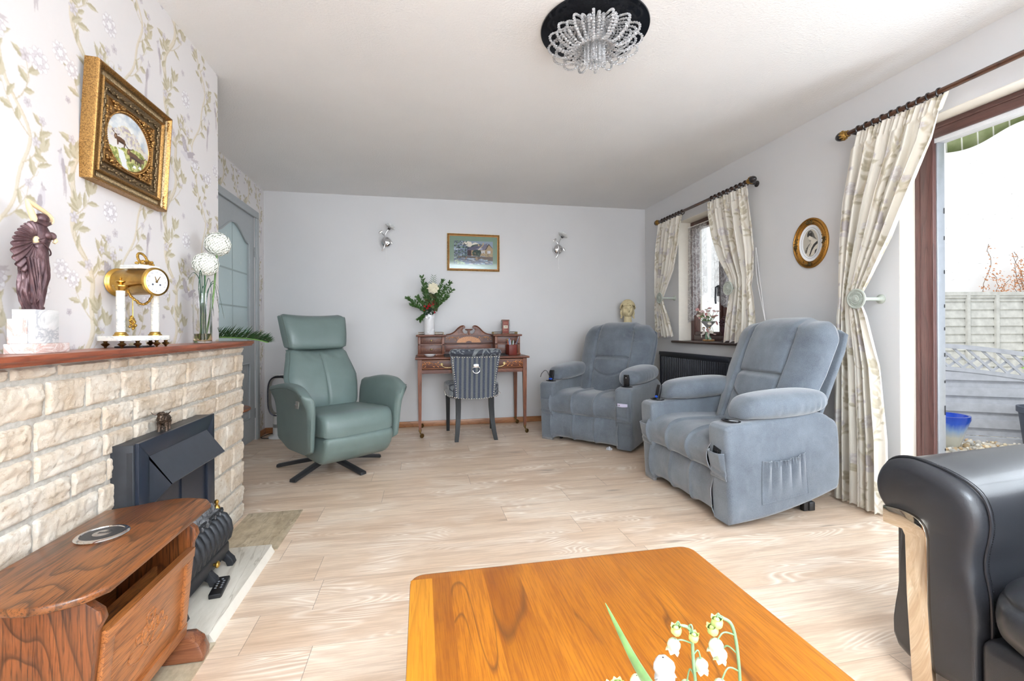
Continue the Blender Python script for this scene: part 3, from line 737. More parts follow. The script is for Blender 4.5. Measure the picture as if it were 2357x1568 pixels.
def endp(y):   # shaped end board: waisted below the top
    b = MB(); w = .012
    pr = [(-.725, .075), (-.695, .36), (-.683, .385), (-.688, .405), (-.712, .425), (-.722, .440), (-.722, TZ - .018)]
    pr = pr + [(-1.615 + .0 - x, z) for x, z in pr[::-1]]
    b.slab(pr, y - w, y + w, .004, 2, axis='Y'); b.build('end_panel', M_OAKZ, t)
    b = MB(); b.slab([(-.955 + .01, 0), (-.663, 0), (-.661, .022), (-.675, .058), (-.70, .078), (-.905, .078), (-.945, .05)], y - .026, y + .026, .007, 2, axis='Y')
    b.build('foot', wood('oak_foot', srgb(74, 38, 20), srgb(122, 70, 42), srgb(146, 92, 58), 'X', .25, .6), t)
YE1, YE0 = 1.578, 1.155
endp(YE1); endp(YE0)
# slatted front pocket, leaning out
b = MB(); ya, yb = YE0 + .012, YE1 - .012
P = lambda z: -.722 + (z - .10) * .095
b.slab([(P(.10) - .008, .10), (P(.10) + .012, .10), (P(.35) + .012, .35), (P(.355) + .006, .357), (P(.35) - .008, .35)][:5], ya, yb, axis='Y') if 0 else None
def lean(y0, y1, z0, z1, d0, d1): b.slab([(P(z0) + d0, z0), (P(z0) + d1, z0), (P(z1) + d1, z1), (P(z1) + d0, z1)], y0, y1, .0025, 2, axis='Y')
lean(ya, yb, .322, .350, -.008, .013); lean(ya, yb, .085, .118, -.008, .012); lean(ya, ya + .035, .118, .322, -.008, .010); lean(yb - .035, yb, .118, .322, -.008, .010)
b.build('pocket_frame', M_OAKF, t)
b = MB(); lean(ya + .035, yb - .035, .118, .322, -.006, .002); b.build('pocket_panel', M_OAKF, t)
# carved oak-leaf ornament
b = MB(); cy, cz = (ya + yb) / 2, .21
def car(pts, r=.0022): b.tube([(P(z + cz) + .0022, cy + y, cz + z) for y, z in [(q[0], q[1]) for q in bez([(a, c, 0) for a, c in pts], 5)]], r, 6)
for s in (-1, 1):
    car([(s * .005, -.02), (s * .03, .0), (s * .035, .03), (s * .015, .04), (s * .006, .025)]); car([(s * .005, -.025), (s * .045, -.035), (s * .08, -.02), (s * .085, .0), (s * .07, .002)])
    car([(s * .03, .0), (s * .055, .012), (s * .06, .03), (s * .045, .034)]); car([(s * .01, .03), (s * .02, .06), (s * .005, .072)])
for y, z in ((0, .02), (0, -.005), (0, .05), (.018, .012), (-.018, .012)): b.ell((P(z + cz) + .002, cy + y, cz + z), (.003, .009, .009), 10, 6)
b.build('carving', M_OAKF, t)
b = MB(); b.box(-.90, -.722, ya, yb, .09, .10); b.box(-.912, -.90, ya, yb, .09, TZ - .018); b.box(-.80, -.79, ya, yb, .1, .30); b.build('shelf_board', M_OAKF, t)
# things kept in the pocket
b = MB(); b.at((-.755, 1.30, .101), (0, R(6), 0)).box(-.012, .012, -.085, .085, 0, .19, .003); mg = b.build('magazine', simple('navy_cover', srgb(52, 62, 96), .35, .2, 10)); tag(mg, 'navy blue magazine standing in the pocket of the oak magazine table', 'magazine')
b = MB(); b.at((-.775, 1.33, .101), (0, R(3), 0)).box(-.006, .006, -.09, .09, 0, .17, .002); mg = b.build('magazine', simple('grey_cover', srgb(176, 180, 188), .4, .1, 10)); tag(mg, 'pale grey magazine behind the navy one in the oak table pocket', 'magazine')
# metal coaster on the table
c_ = thing('coaster', 'round black coaster with silver rim and silver centre on the oak magazine table', 'coaster', (-.838, 1.405, TZ + .0048))
b = MB(); b.lathe([(.040, 0), (.056, 0), (.058, .003), (.055, .006), (.047, .0065), (.046, .0045), (.040, .004)], 48); b.build('rim', M_CHROME, c_)
b = MB(); b.lathe([(.0, .0042), (.047, .0042), (.047, .0046), (.020, .0062), (0, .0062)], 40, cap=False); b.build('pad', simple('coaster_leather', srgb(44, 44, 46), .4, .25, 200, bump=.3), c_)
b = MB(); b.lathe([(.0, .0072), (.017, .0072), (.021, .0062), (.021, .004)], 40, cap=False)
for k in range(5): b.tube([(-.008 + .004 * k, -.005, .0074), (-.007 + .004 * k, .0, .0082), (-.0075 + .004 * k, .005, .0074)], .0008, 5)
b.build('medallion', simple('brushed_silver', srgb(196, 196, 198), .25, .12, 100, metal=1.0), c_)
# ================================================================== ON THE MANTEL
MZ = .9622
M_MARB = marble('grey_white_marble', srgb(218, 216, 214), srgb(158, 158, 164), .2, 3)
M_MARP = marble('pink_white_marble', srgb(232, 222, 216), srgb(190, 150, 136), .2, 4, srgb(206, 168, 158))
st = thing('dancer_statuette', 'purple-brown bronze dancer statuette on a stepped marble plinth, arms crossed overhead', 'statuette', (-1.002, 1.437, MZ))
b = MB(); b.box(-.036, .034, -.058, .058, 0, .026, .002); b.build('plinth_base', M_MARP, st)
b = MB(); b.box(-.032, .020, -.038, .040, .026, .115, .0015); b.build('plinth_block', M_MARB, st)
b = MB(); b.box(-.028, .004, -.058, -.039, .026, .090, .0015); b.build('plinth_step', M_MARP, st)
def robe():
    m = NT('patinated_robe'); v = m.coord(scale=(1, 1, .35)); n = m.noise(v, 60, 4, .6); m.base(m.ramp(n, [(.3, srgb(58, 40, 46)), (.55, srgb(92, 66, 68)), (.72, srgb(128, 104, 106))])); m.set(rough=.4, metal=.35)
    m.bump(m.noise(m.coord(), 300, 3), .4, .001); return m.m
M_ROBE = robe(); M_IVORY = simple('ivory_skin', srgb(226, 200, 158), .35, .05, 40)
# figure faces the room; local y = along the wall (+ = away from camera), x = out from the wall
b = MB()
tab = [(.115, -.008, .016, .020), (.125, -.010, .020, .018), (.135, -.012, .024, .020), (.16, -.012, .030, .022), (.20, -.006, .034, .024), (.245, -.002, .032, .024), (.27, .006, .026, .021), (.285, .010, .021, .018), (.305, .012, .026, .021), (.325, .012, .028, .022), (.345, .006, .022, .017), (.352, .003, .013, .012)]
tab = [(z * .985 + .002, c, ry, rx) for z, c, ry, rx in tab]
def fn(u, v):
    z = lerp(.115, .350, v); c, ry, rx = interp(tab, z); a = 2 * PI * u
    pl = 1 + (.10 * math.sin(a * 11 + z * 60) + .05 * math.sin(a * 23 + z * 20)) * sm((.27 - z) / .05)
    return (-.006 + rx * math.cos(a) * pl, c + ry * math.sin(a) * pl, z)
b.grid(fn, 96, 60, cu=True, cap=True)
b.tube([(-.004, -.010, .1155), (-.004, -.010, .135)], [.013, .010], 10); b.box(-.012, .016, -.018, .002, .1152, .124, .004)
b.ell((.010, .030, .318), (.011, .010, .011), 12, 8); b.ell((.012, .012, .316), (.011, .010, .011), 12, 8)
for zz, dz in ((.312, .016), (.285, -.02), (.298, .01)):
    b.tube([(.020 * math.cos(a) - .006, .010 + .030 * math.sin(a), zz + dz * math.sin(a)) for a in [2 * PI * k / 40 for k in range(40)]], .0018, 5, closed=True)
b.build('body', M_ROBE, st, ang=70)
# the flaring shell of drapery held up behind her
b = MB()
def fn(u, v):   # u across pleats (angle), v radius
    a = lerp(R(78), R(282), u); r = lerp(.014, .066 + .008 * math.sin(a * 2), v ** .9)
    y = -.012 + r * math.cos(a) * .95; z = .296 + r * math.sin(a) * (1.0 if math.sin(a) > 0 else 1.12)
    z -= .012 * v
    w = .0035 * math.sin(u * 2 * PI * 15) * v ** .7
    return (.006 + .012 * v - .02 * v * v + w, y, z)
b.grid(fn, 150, 18)
def fn(u, v):   # hanging fall of the shawl
    z = lerp(.250, .128 + .018 * math.sin(u * 9), v); y = lerp(-.050 + .022 * v, -.004, u)
    return (.016 + .0045 * math.sin(u * 2 * PI * 6 + z * 30) - .012 * abs(u - .5), y, z)
b.grid(fn, 60, 24)
sh = b.build('shawl', M_ROBE, st, ang=80); md = sh.modifiers.new('t', 'SOLIDIFY'); md.thickness = .002
b = MB()
b.tube([(-.004, .0, .345), (-.004, -.010, .362), (-.004, -.022, .385), (-.004, -.028, .402)], [.0085, .0080, .0065, .0045], 10)
b.tube([(-.004, -.028, .400), (.0, -.012, .392), (.004, .012, .382), (.006, .026, .376)], [.0050, .0062, .0058, .0045], 10)
b.tube([(.006, .026, .376), (.008, .034, .368), (.008, .034, .358)], [.0050, .0055, .003], 8)
for k in range(4): b.tube([(.006 + .003 * k, .036 - .002 * k, .366), (.008 + .003 * k, .034 - .002 * k, .356), (.008 + .003 * k, .028 - .002 * k, .350)], [.0022, .002, .0012], 6)
b.tube([(.012, .036, .300), (.014, .040, .306), (.012, .038, .314)], [.004, .005, .004], 8)
b.ell((.0, -.010, .300), (.010, .010, .012), 12, 8)
b.build('arms', M_IVORY, st)
b = MB(); b.ell((.002, .010, .360), (.015, .017, .015), 16, 10); b.tube([(.004, -.008, .350), (.01, .01, .345), (.010, .028, .352)], [.006, .008, .004], 8)
b.build('head', M_ROBE, st)

# ---- portico clock
M_ONYX = marble('white_onyx', srgb(240, 236, 226), srgb(176, 182, 186), .18, 2.6)
ck = thing('mantel_clock', 'brass drum mantel clock on white marble columns and marble base', 'clock', (-.982, 1.832, MZ), R(69.3))
b = MB(); o = [(-.098, -.030), (-.070, -.050), (.070, -.050), (.098, -.030), (.098, .048), (-.098, .048)]; b.slab(o, .024, .041, .0015, 2, axis='Z'); b.build('clock_base', M_ONYX, ck)
foot = [(.003, 0), (.004, .005), (.010, .010), (.0125, .0125), (.009, .016), (.005, .018), (.006, .022), (.008, .024)]
for x, y in ((-.080, -.030), (-.035, -.040), (.035, -.040), (.080, -.030), (-.08, .036), (.08, .036)):
    b = MB(); b.at((x, y, 0)).lathe(foot, 16); b.build('clock_foot', M_BRONZE, ck)
for s in (-1, 1):
    b = MB(); b.at((s * .062, -.004, 0)).cyl(.0125, .054, .196, 24); b.build('column', M_ONYX, ck)
    b = MB(); b.at((s * .062, -.004, 0)).lathe([(.021, .041), (.021, .044), (.017, .047), (.0165, .051), (.0135, .054)], 24); b.build('column_base', M_BRASS, ck)
    b = MB(); b.at((s * .062, -.004, 0)).lathe([(.0130, .194), (.014, .198), (.0175, .202), (.0185, .207), (.021, .209), (.021, .212), (.010, .213), (.006, .219), (.0135, .224), (.0135, .227), (.006, .230), (.003, .233), (.005, .237), (.001, .243)], 24)
    b.build('column_capital', M_BRASS, ck)
b = MB(); zc = .229; Ry = lambda: (R(90), 0, 0)
b.at((0, .080, zc), (R(90), 0, 0)).lathe([(.001, 0), (.049, .0), (.051, .004), (.047, .008), (.050, .013), (.045, .018), (.0445, .145), (.048, .149), (.050, .155), (.0485, .161), (.043, .163)], 48, cap=False)
b.at().tube([(-.062, -.004, .212), (0, .0, .200), (.062, -.004, .212)], .004, 6)
b.box(-.047, -.043, -.070, -.066, zc - .012, zc + .012, .001)
b.build('clock_drum', M_BRASS, ck)
b = MB(); yf = -.0815; b.at((0, -.0785, zc), (R(90), 0, 0)).lathe([(0, .0), (.043, .0)], 48, cap=False); b.build('clock_face', simple('enamel_face', srgb(240, 241, 244), .15, .01), ck, flat=True)
b = MB()
def glyph(mb, pts, w, y): mb.tube([(x, y, z) for x, z in pts], w, 4)
rgc = random.Random(5)
for k in range(12):
    a = R(30 * k); x, z = .033 * math.sin(a), zc + .033 * math.cos(a)
    n = k or 12; s = str(n)
    for i, ch in enumerate(s):
        cx = x + (i - (len(s) - 1) / 2) * .004
        segs = {'1': [(0, -1), (0, 1)], '2': [(-1, 1), (1, 1), (1, 0), (-1, -1), (1, -1)], '3': [(-1, 1), (1, 1), (0, 0), (1, -1), (-1, -1)], '4': [(1, -1), (1, 1), (-1, 0), (1, 0)], '5': [(1, 1), (-1, 1), (-1, 0), (1, 0), (1, -1), (-1, -1)], '6': [(1, 1), (-1, 0), (-1, -1), (1, -1), (1, 0), (-1, 0)], '7': [(-1, 1), (1, 1), (0, -1)], '8': [(-1, 1), (1, 1), (-1, -1), (1, -1), (-1, 1)], '9': [(1, 0), (-1, 0), (-1, 1), (1, 1), (1, -1)], '0': [(-1, 1), (1, 1), (1, -1), (-1, -1), (-1, 1)]}[ch]
        glyph(b, [(cx + px * .0013, z + pz * .0028) for px, pz in segs], .0004, -.0790)
for s in (-1, 1): b.at((s * .014, -.0787, zc - .010), (R(90), 0, 0)).lathe([(.0001, .0006), (.0035, .0006), (.0035, 0)], 12, cap=False)
b.build('numerals', simple('clock_numerals', srgb(70, 74, 86), .5, .02), ck)
b = MB(); b.tube([(0, -.0800, zc), (-.006, -.0800, zc + .018)], [.0022, .0012], 6); b.tube([(0, -.0806, zc), (.013, -.0806, zc + .019)], [.0022, .001], 6); b.at((0, -.079, zc), (R(90), 0, 0)).cyl(.004, 0, .002, 12)
b.build('hands', M_BRONZE, ck)
b = MB(); b.at((0, .02, 0)).tube([(0, 0, .182), (0, 0, .098)], .0015, 6)
for k in range(20): b.ell((rgc.uniform(-.012, .012) * (1 - k / 26), rgc.uniform(-.004, .004), .066 + .0022 * k), (.0055, .004, .0055), 8, 6)
b.build('pendulum', M_BRASS, ck)
b = MB()
for k in range(34):
    t = k / 33; x = lerp(-.046, .046, t); z = .196 - .045 * math.sin(PI * t) ** .8
    b.ell((x + rgc.uniform(-.002, .002), -.012 - .012 * math.sin(PI * t) + rgc.uniform(-.002, .002), z), (.0045, .004, .0042), 8, 6)
b.build('garland', M_BRASS, ck)
b = MB(); b.slab([(-.035, -.055), (.035, -.055), (.035, .030), (-.035, .030)], zc + .044, zc + .058, .002, 2, axis='Z'); b.build('clock_plinth', M_ONYX, ck)
b = MB()
for k in range(46):
    a = 2 * PI * k / 23; q = k // 23
    if q: x, y, z = .010 + .016 * math.cos(a), -.030, zc + .082 + .020 * math.sin(a)
    else: x, y, z = lerp(-.03, .03, k / 23), -.035 + .01 * math.sin(k), zc + .062 + .012 * math.sin(PI * k / 23)
    b.ell((x - .01 * q, y + (z - zc - .06) * .4 * q, z), (.0048, .004, .0044), 8, 6)
b.build('clock_crest', M_BRASS, ck)
b = MB(); b.box(-1.03, -.945, 1.79, 1.865, MZ, MZ + .005, .001)
tag(b.build('clock_key_tin', M_BLACKP), 'thin dark slip of metal lying under the marble clock base', 'plate')

# ---- vase with two alliums
M_STEM = simple('green_stem', srgb(92, 126, 62), .45, .2, 60); M_GRS = simple('dark_blade_green', srgb(52, 84, 66), .45, .25, 60)
vs = thing('glass_vase', 'tall clear glass cylinder vase with a little water on the mantel', 'vase', (-.985, 2.325, MZ))
b = MB(); ro, ri, hh = .037, .0345, .228
b.lathe([(0.001, .0005), (ro - .002, .0005), (ro, .003), (ro, hh), (ri, hh), (ri, .014), (ri - .003, .010), (.001, .010)], 40, cap=False)
b.build('glass_body', M_GLASS, vs)
b = MB(); b.cyl(ri - .0006, .0104, .044, 32); b.build('water', glass('tinted_water', srgb(226, 206, 160), 0, 1.33), vs)
rg = random.Random(11)
def allium(base, head, r, label, lean):
    a = thing('allium_stem', label, 'flower', base, group=None)
    h = Vector(head) - Vector(base)
    b = MB(); b.tube(bez([(0, 0, 0), tuple(h * .4 + Vector((lean, 0, 0))), tuple(h * .98)], 8), .0042, 8); b.build('stem', M_STEM, a)
    b = MB(); N = 420
    for k in range(N):
        ph = math.acos(1 - 2 * (k + .5) / N); th = PI * (1 + 5 ** .5) * k; d = Vector((math.cos(th) * math.sin(ph), math.sin(th) * math.sin(ph), math.cos(ph)))
        c = h + d * r * rg.uniform(.90, 1.0); t1 = d.orthogonal().normalized(); t2 = d.cross(t1); s = .0058 * r / .054
        off = rg.random() * 6
        for p in range(6):
            an = off + p * PI / 3; e = t1 * math.cos(an) + t2 * math.sin(an); f = d.cross(e)
            b.add([c, c + e * s * .6 + f * s * .36 + d * s * .25, c + e * s * 1.15 + d * s * .35, c + e * s * .6 - f * s * .36 + d * s * .25], [(0, 1, 2, 3)], 0)
        if k % 4 == 0: b.tube([c, h], [.0006, .0006], 3, mi=1)
    b.build('flower_head', [simple('allium_white', srgb(232, 234, 226), .6, .03), M_STEM], a)
    b2 = MB(); b2.ell(tuple(h), (r * .78,) * 3, 14, 8); b2.build('flower_core', simple('allium_core', srgb(206, 212, 188), .8, .12, 60), a)
allium((-.982, 2.345, MZ + .020), (-.957, 2.418, 1.434), .056, 'white ball-shaped allium, the taller of the two in the glass vase', .01)
allium((-.992, 2.315, MZ + .020), (-.975, 2.335, 1.325), .053, 'white ball-shaped allium, the lower of the two in the glass vase', .004)
gr = thing('grass_blades', 'long thin dark green grass blades arching out of the glass vase', 'leaves', (-.987, 2.322, MZ + .015))
for k, (dx, dy, h1, ex, ey, ez) in enumerate([(.02, .03, .27, .03, .11, .13), (.015, .03, .26, .04, .14, .10), (.0, -.02, .30, .0, -.13, .26), (.01, -.02, .31, .03, -.10, .22), (-.01, .01, .33, -.02, .06, .12), (.02, -.015, .29, .03, -.05, .20), (.01, .02, .28, .02, .075, .11), (0, 0, .24, .004, .012, .25), (.012, -.004, .22, .016, -.008, .235), (-.012, .006, .22, -.016, .010, .24)]):
    b = MB(); b.tube(bez([(dx * .6, dy * .4, 0), (dx * .6, dy * .6, h1 * .6), (dx, dy, h1 * .9), (lerp(dx, ex, .5), lerp(dy, ey, .5), h1), (ex, ey, ez)], 6), [.0018] * 24 + [.0006], 5, flat=.4); b.build('blade', M_GRS, gr)

# ---- cycad frond lying on the far end of the shelf
pf = thing('palm_frond', 'glossy dark green cycad frond lying across the far end of the mantel', 'leaf', (-1.25, 2.745, MZ + .0))
rg = random.Random(8)
sp = bez([(0, -.02, .012), (.12, -.005, .020), (.24, .010, .018), (.34, .03, .006), (.40, .05, -.012)], 9)
b = MB(); b.tube(sp, [.004] * (len(sp) - 1) + [.001], 6); b.build('midrib', M_STEM, pf)
M_PALM = simple('glossy_palm_green', srgb(34, 66, 36), .3, .35, 90, coat=.4)
for s in (-1, 1):
    b = MB()
    for k in range(3, len(sp) - 1):
        for j in range(2):
            p = lerp(sp[k], sp[k + 1], j / 2); t = (sp[k + 1] - sp[k]).normalized(); L = .105 * math.sin(PI * (.22 + .62 * k / len(sp))) * rg.uniform(.85, 1.1)
            d = (t * .75 + Vector((0, s * .62, 0)) + Vector((0, 0, rg.uniform(.15, .62) if s > 0 else rg.uniform(.35, .95)))).normalized()
            q = t.cross(Vector((0, 0, 1))).normalized() * .0035; e = p + d * L; mdp = p + d * L * .5 + Vector((0, 0, .004))
            b.add([p - t * .003, mdp - t * .0035, e, mdp + t * .0035, p + t * .003, p + d * L * .4 + Vector((0, 0, -.002))], [(0, 1, 2, 3, 4)])
    b.build('leaflets', M_PALM, pf, ang=80)

# ================================================================== GILT FRAME ABOVE THE MANTEL
def gold(name, hi, lo, sc=120):
    m = NT(name); v = m.coord(); n = m.noise(v, sc, 4, .65); m.base(m.ramp(n, [(.32, lo), (.6, hi)])); m.set(rough=m.ramp(n, [(.3, .55), (.65, .28)]), metal=.85); m.bump(n, .25, .001); return m.m
M_GOLD = gold('antique_gold', srgb(178, 136, 80), srgb(104, 76, 42), 260); M_GOLDD = gold('dull_bronze_gold', srgb(146, 124, 92), srgb(84, 70, 50), 260)
pic = thing('gilt_framed_plaque', 'ornate gilt frame with oval painted plaque of cattle in a mountain landscape', 'picture', (-1.058, 1.925, 1.712), rot=Euler((0, R(3.4), 0)))
# local: y to the right (away from camera), z up, x out of the wall
HW, HH = .222, .196
def rect_mould(prof, hw, hh, mats, mi=0, mb=None):
    """prof: (inset, x) rings of a rectangular moulding"""
    b = mb or MB(); vs = []; n = len(prof)
    for ins, x in prof:
        y, z = hw - ins, hh - ins; vs += [(x, -y, -z), (x, y, -z), (x, y, z), (x, -y, z)]
    fs = []
    for j in range(n - 1):
        for i in range(4): fs.append((j * 4 + i, j * 4 + (i + 1) % 4, (j + 1) * 4 + (i + 1) % 4, (j + 1) * 4 + i))
    b.add(vs, fs, mi); return b
b = rect_mould([(0, -.012), (0, .024), (.003, .030), (.008, .031), (.011, .026), (.014, .020)], HW, HH, None)
rect_mould([(.036, .012), (.038, .020), (.042, .023), (.046, .020), (.048, .014)], HW, HH, None, mb=b)
rect_mould([(.082, .004), (.084, .010), (.087, .010), (.089, .002)], HW, HH, None, mb=b)
b.build('frame_rails', M_GOLD, pic, ang=30)
b = rect_mould([(.014, .020), (.018, .012), (.036, .012)], HW, HH, None); rect_mould([(.048, .014), (.056, .012), (.070, .008), (.082, .002)], HW, HH, None, mb=b)
for s in (-1, 1):   # fine ribbing
    for k in range(64):
        z = lerp(-HH + .045, HH - .045, k / 63); b.at((.0125, s * (HW - .026), z)).ell((0, 0, 0), (.0030, .010, .0021), 6, 4)
    for k in range(72):
        y = lerp(-HW + .045, HW - .045, k / 71); b.at((.0125, y, s * (HH - .026))).ell((0, 0, 0), (.0030, .0021, .010), 6, 4)
b.at(); b.build('frame_ribbing', M_GOLDD, pic, ang=30)
b = MB(); rg = random.Random(2)
OV = (.124, .098); sw = 60   # oval opening
vs = []; fs = []
for k in range(sw):
    a = 2 * PI * k / sw; c, s_ = math.cos(a), math.sin(a); m_ = max(abs(c) / (HW - .085), abs(s_) / (HH - .085)); vs.append((.003, c / m_, s_ / m_)); vs.append((.003, OV[0] * c, OV[1] * s_)); vs.append((-.003, (OV[0] - .004) * c, (OV[1] - .004) * s_))
for k in range(sw):
    k2 = (k + 1) % sw
    for j in range(2): fs.append((k * 3 + j, k2 * 3 + j, k2 * 3 + j + 1, k * 3 + j + 1))
b.add(vs, fs); b.build('spandrel', M_GOLD, pic, ang=30)
b = MB()
for k in range(90):
    a = 2 * PI * k / 90; b.ell((.005, (OV[0] + .005) * math.cos(a), (OV[1] + .005) * math.sin(a)), (.004, .0034, .0034), 7, 5)
b.build('beaded_border', M_GOLD, pic)
for sy in (-1, 1):
    for sz in (-1, 1):
        b = MB()
        for k in range(46):     # grape and leaf clusters in the spandrels
            t = rg.random(); a = R(18 + 54 * t); rr = rg.uniform(1.06, 1.36)
            y, z = OV[0] * math.cos(a) * rr + .004, OV[1] * math.sin(a) * rr + .004
            y = min(y, HW - .088); z = min(z, HH - .088); r = rg.uniform(.0035, .0072)
            b.ell((.006 + rg.uniform(0, .004), sy * y, sz * z), (r, r * rg.uniform(.8, 1.5), r), 8, 6)
        for k in range(26):     # scrolls on the outer corners
            a = R(rg.uniform(0, 90)); q = rg.uniform(.0, .05)
            b.ell((.014 + rg.uniform(0, .006), sy * (HW - .012 - q * (k % 2)), sz * (HH - .012 - q * ((k + 1) % 2))), (.005, .007, .004) if k % 2 else (.005, .004, .007), 8, 6)
        b.build('corner_ornament', M_GOLD, pic)
b = MB()
for s in (-1, 1):
    for k in range(40):
        y = lerp(-HW + .07, HW - .07, k / 39); b.ell((.012, y, s * (HH - .064 + .004 * math.sin(k * 1.3))), (.004, .0075, .0028 + .002 * (k % 3)), 8, 5)
    for k in range(34):
        z = lerp(-HH + .07, HH - .07, k / 33); b.ell((.012, s * (HW - .064 + .004 * math.sin(k * 1.3)), z), (.004, .0028 + .002 * (k % 3), .0075), 8, 5)
b.build('carved_band', M_GOLDD, pic)
# painted oval
def paint_grid(name, w, h, img, parent, place, mat_, oval=True, res=None):
    ny, nx = img.shape[:2]; b = MB()
    vs = [place((i + .5) / nx, (j + .5) / ny) for j in range(ny) for i in range(nx)]
    fs = []
    for j in range(ny - 1):
        for i in range(nx - 1):
            if oval:
                u, v = (i + 1) / nx * 2 - 1, (j + 1) / ny * 2 - 1
                if u * u + v * v > 1.0: continue
            fs.append((j * nx + i, j * nx + i + 1, (j + 1) * nx + i + 1, (j + 1) * nx + i))
    b.add(vs, fs); 
    me = bpy.data.meshes.new(name); me.from_pydata(vs, [], fs); me.materials.append(mat_)
    ca = me.color_attributes.new('Col', 'FLOAT_COLOR', 'POINT'); c = np.ones((len(vs), 4), np.float32); c[:, :3] = img.reshape(-1, 3); ca.data.foreach_set('color', c.ravel())
    o = bpy.data.objects.new(name, me); COL.objects.link(o); o.parent = parent; return o
def fbm(x, y, s, o=4): return noise.fractal(Vector((x * s, y * s, 3.7)), 1.0, 2.0, o)
nx, ny = 200, 160; img = np.zeros((ny, nx, 3), np.float32)
S = srgb
for j in range(ny):
    for i in range(nx):
        x, y = i / nx, j / ny; n = fbm(x, y, 5); n2 = fbm(x + 4, y, 18, 3)
        sky = lerp(Vector(S(238, 238, 234)), Vector(S(178, 192, 206)), sm(.5 + n * .8 + (y - .7) + (x - .5) * .5)); c = sky
        ridge = .60 + .16 * math.exp(-((x - .38) / .16) ** 2) + .10 * math.exp(-((x - .62) / .10) ** 2) - .25 * max(0, x - .62) + .03 * n2
        if y < ridge: c = lerp(Vector(S(226, 222, 220)), Vector(S(176, 164, 170)) if n2 < .0 else Vector(S(216, 208, 178)), sm((.2 + abs(n)) * 1.6) * sm((y - .32) / .25))
        g = .36 + .08 * math.sin(x * 5 + 4.3) + .02 * n2
        if y < g: c = lerp(Vector(S(198, 196, 128)), Vector(S(128, 138, 70)), sm(.5 + n2 * 1.6 - (y - .2)))
        if abs(x - (.30 + .55 * (.30 - y))) < .07 + .03 * n2 and y < .30: c = Vector(S(228, 230, 232))
        img[j, i] = c
cows = []
def cow2(x, y, s, f=1):
    P = lambda pts: [Vector((x + f * a * s, y + q * s)) for a, q in pts]
    br = S(98, 70, 50); bd = S(66, 46, 36); bl = S(150, 116, 86)
    cows.append((0, br, P([(-.5, .1), (-.42, .32), (-.1, .36), (.4, .30), (.5, .1), (.48, -.4), (.36, -.4), (.34, -.12), (-.2, -.14), (-.22, -.42), (-.34, -.42), (-.4, -.1)])))
    cows.append((1, bd, P([(-.30, -.10), (.35, -.10), (.3, .02), (-.25, .02)]))); cows.append((1, br, P([(-.72, .18), (-.66, .46), (-.46, .5), (-.36, .3), (-.46, .04), (-.62, -.02)])))
    cows.append((2, bl, P([(-.66, .18), (-.60, .36), (-.5, .36), (-.52, .1)]))); cows.append((2, bd, P([(-.70, .44), (-.92, .60), (-.90, .76), (-.84, .62), (-.64, .50)]))); cows.append((2, bd, P([(-.48, .48), (-.26, .56), (-.2, .70), (-.2, .52), (-.44, .42)])))
cow2(.30, .44, .20); cow2(.62, .28, .24); cow2(.75, .27, .20, -1)
for x, y in ((.66, .10), (.80, .14)):
    cows.append((3, S(240, 240, 236), [Vector((x - .04, y)), Vector((x - .03, y + .05)), Vector((x + .03, y + .05)), Vector((x + .04, y))])); cows.append((4, S(60, 50, 50), [Vector((x - .05, y + .02)), Vector((x - .045, y + .05)), Vector((x - .025, y + .03))]))
for L, c, P in sorted(cows, key=lambda q: q[0]):
    r_img = raster([(0, c, [(p[0], p[1]) for p in P])], 1, 1, 1 / 200, (-1, -1, -1), wrap=False)
    for j in range(ny):
        row = r_img[int((j + .5) / ny * 200)]
        mk = row[:, 0] >= 0; img[j][mk] = row[mk]
paint_grid('painted_plaque', 0, 0, img, pic, lambda u, v: (.0005 + .004 * (1 - ((u * 2 - 1) ** 2 + (v * 2 - 1) ** 2)), (u * 2 - 1) * OV[0], (v * 2 - 1) * OV[1]), vcol_mat('porcelain_painting', .12))
# ================================================================== GREEN SWIVEL CHAIR
def leather(name, col, rough=.38, sc=260, b=.25, var=.06, **k):
    m = NT(name); v = m.coord(); n = m.noise(v, 7, 3); m.base(m.ramp(n, [(.3, tuple(c * (1 - var) for c in col)), (.7, tuple(min(1, c * (1 + var)) for c in col))]))
    m.set(rough=rough, **k); h = m.math('ADD', m.vor(v, sc), m.math('MULTIPLY', n, 3)); m.bump(h, b, .0012); return m.m
M_GRN = leather('sage_leather', srgb(106, 122, 119), .36)
M_SEAM = simple('seam_thread', srgb(86, 98, 94), .6, .05)
def path_tube(parent, name, pts, r, mat_, n=6):
    b = MB(); b.tube(pts, r, n); return b.build(name, mat_, parent)
gc = thing('swivel_armchair', 'sage green leather swivel armchair on a black star base', 'armchair', (-.615, 3.593, 0), R(37))
GOFF = (-.0407, .0456, 0)
# star base
b = MB(); b.lathe([(.05, .050), (.055, .062), (.045, .085), (.030, .090), (.030, .17)], 24); b.build('swivel_column', M_BLACKP, gc).location = GOFF
for k in range(5):
    a = R(171 + 72 * k - 37); b = MB(); b.at((0, 0, 0), (0, 0, a))
    b.slab([(.02, .086), (.10, .078), (.385, .024), (.388, .006), (.378, .002), (.36, .006), (.10, .050), (.02, .056)], -.024, .024, .006, 2, axis='Y')
    b.at(); b.build('star_leg', simple('black_powder_coat', srgb(40, 41, 44), .4, .1), gc).location = GOFF
def cushion(b, fn_front, x0, x1, nu=40, nv=30): pass
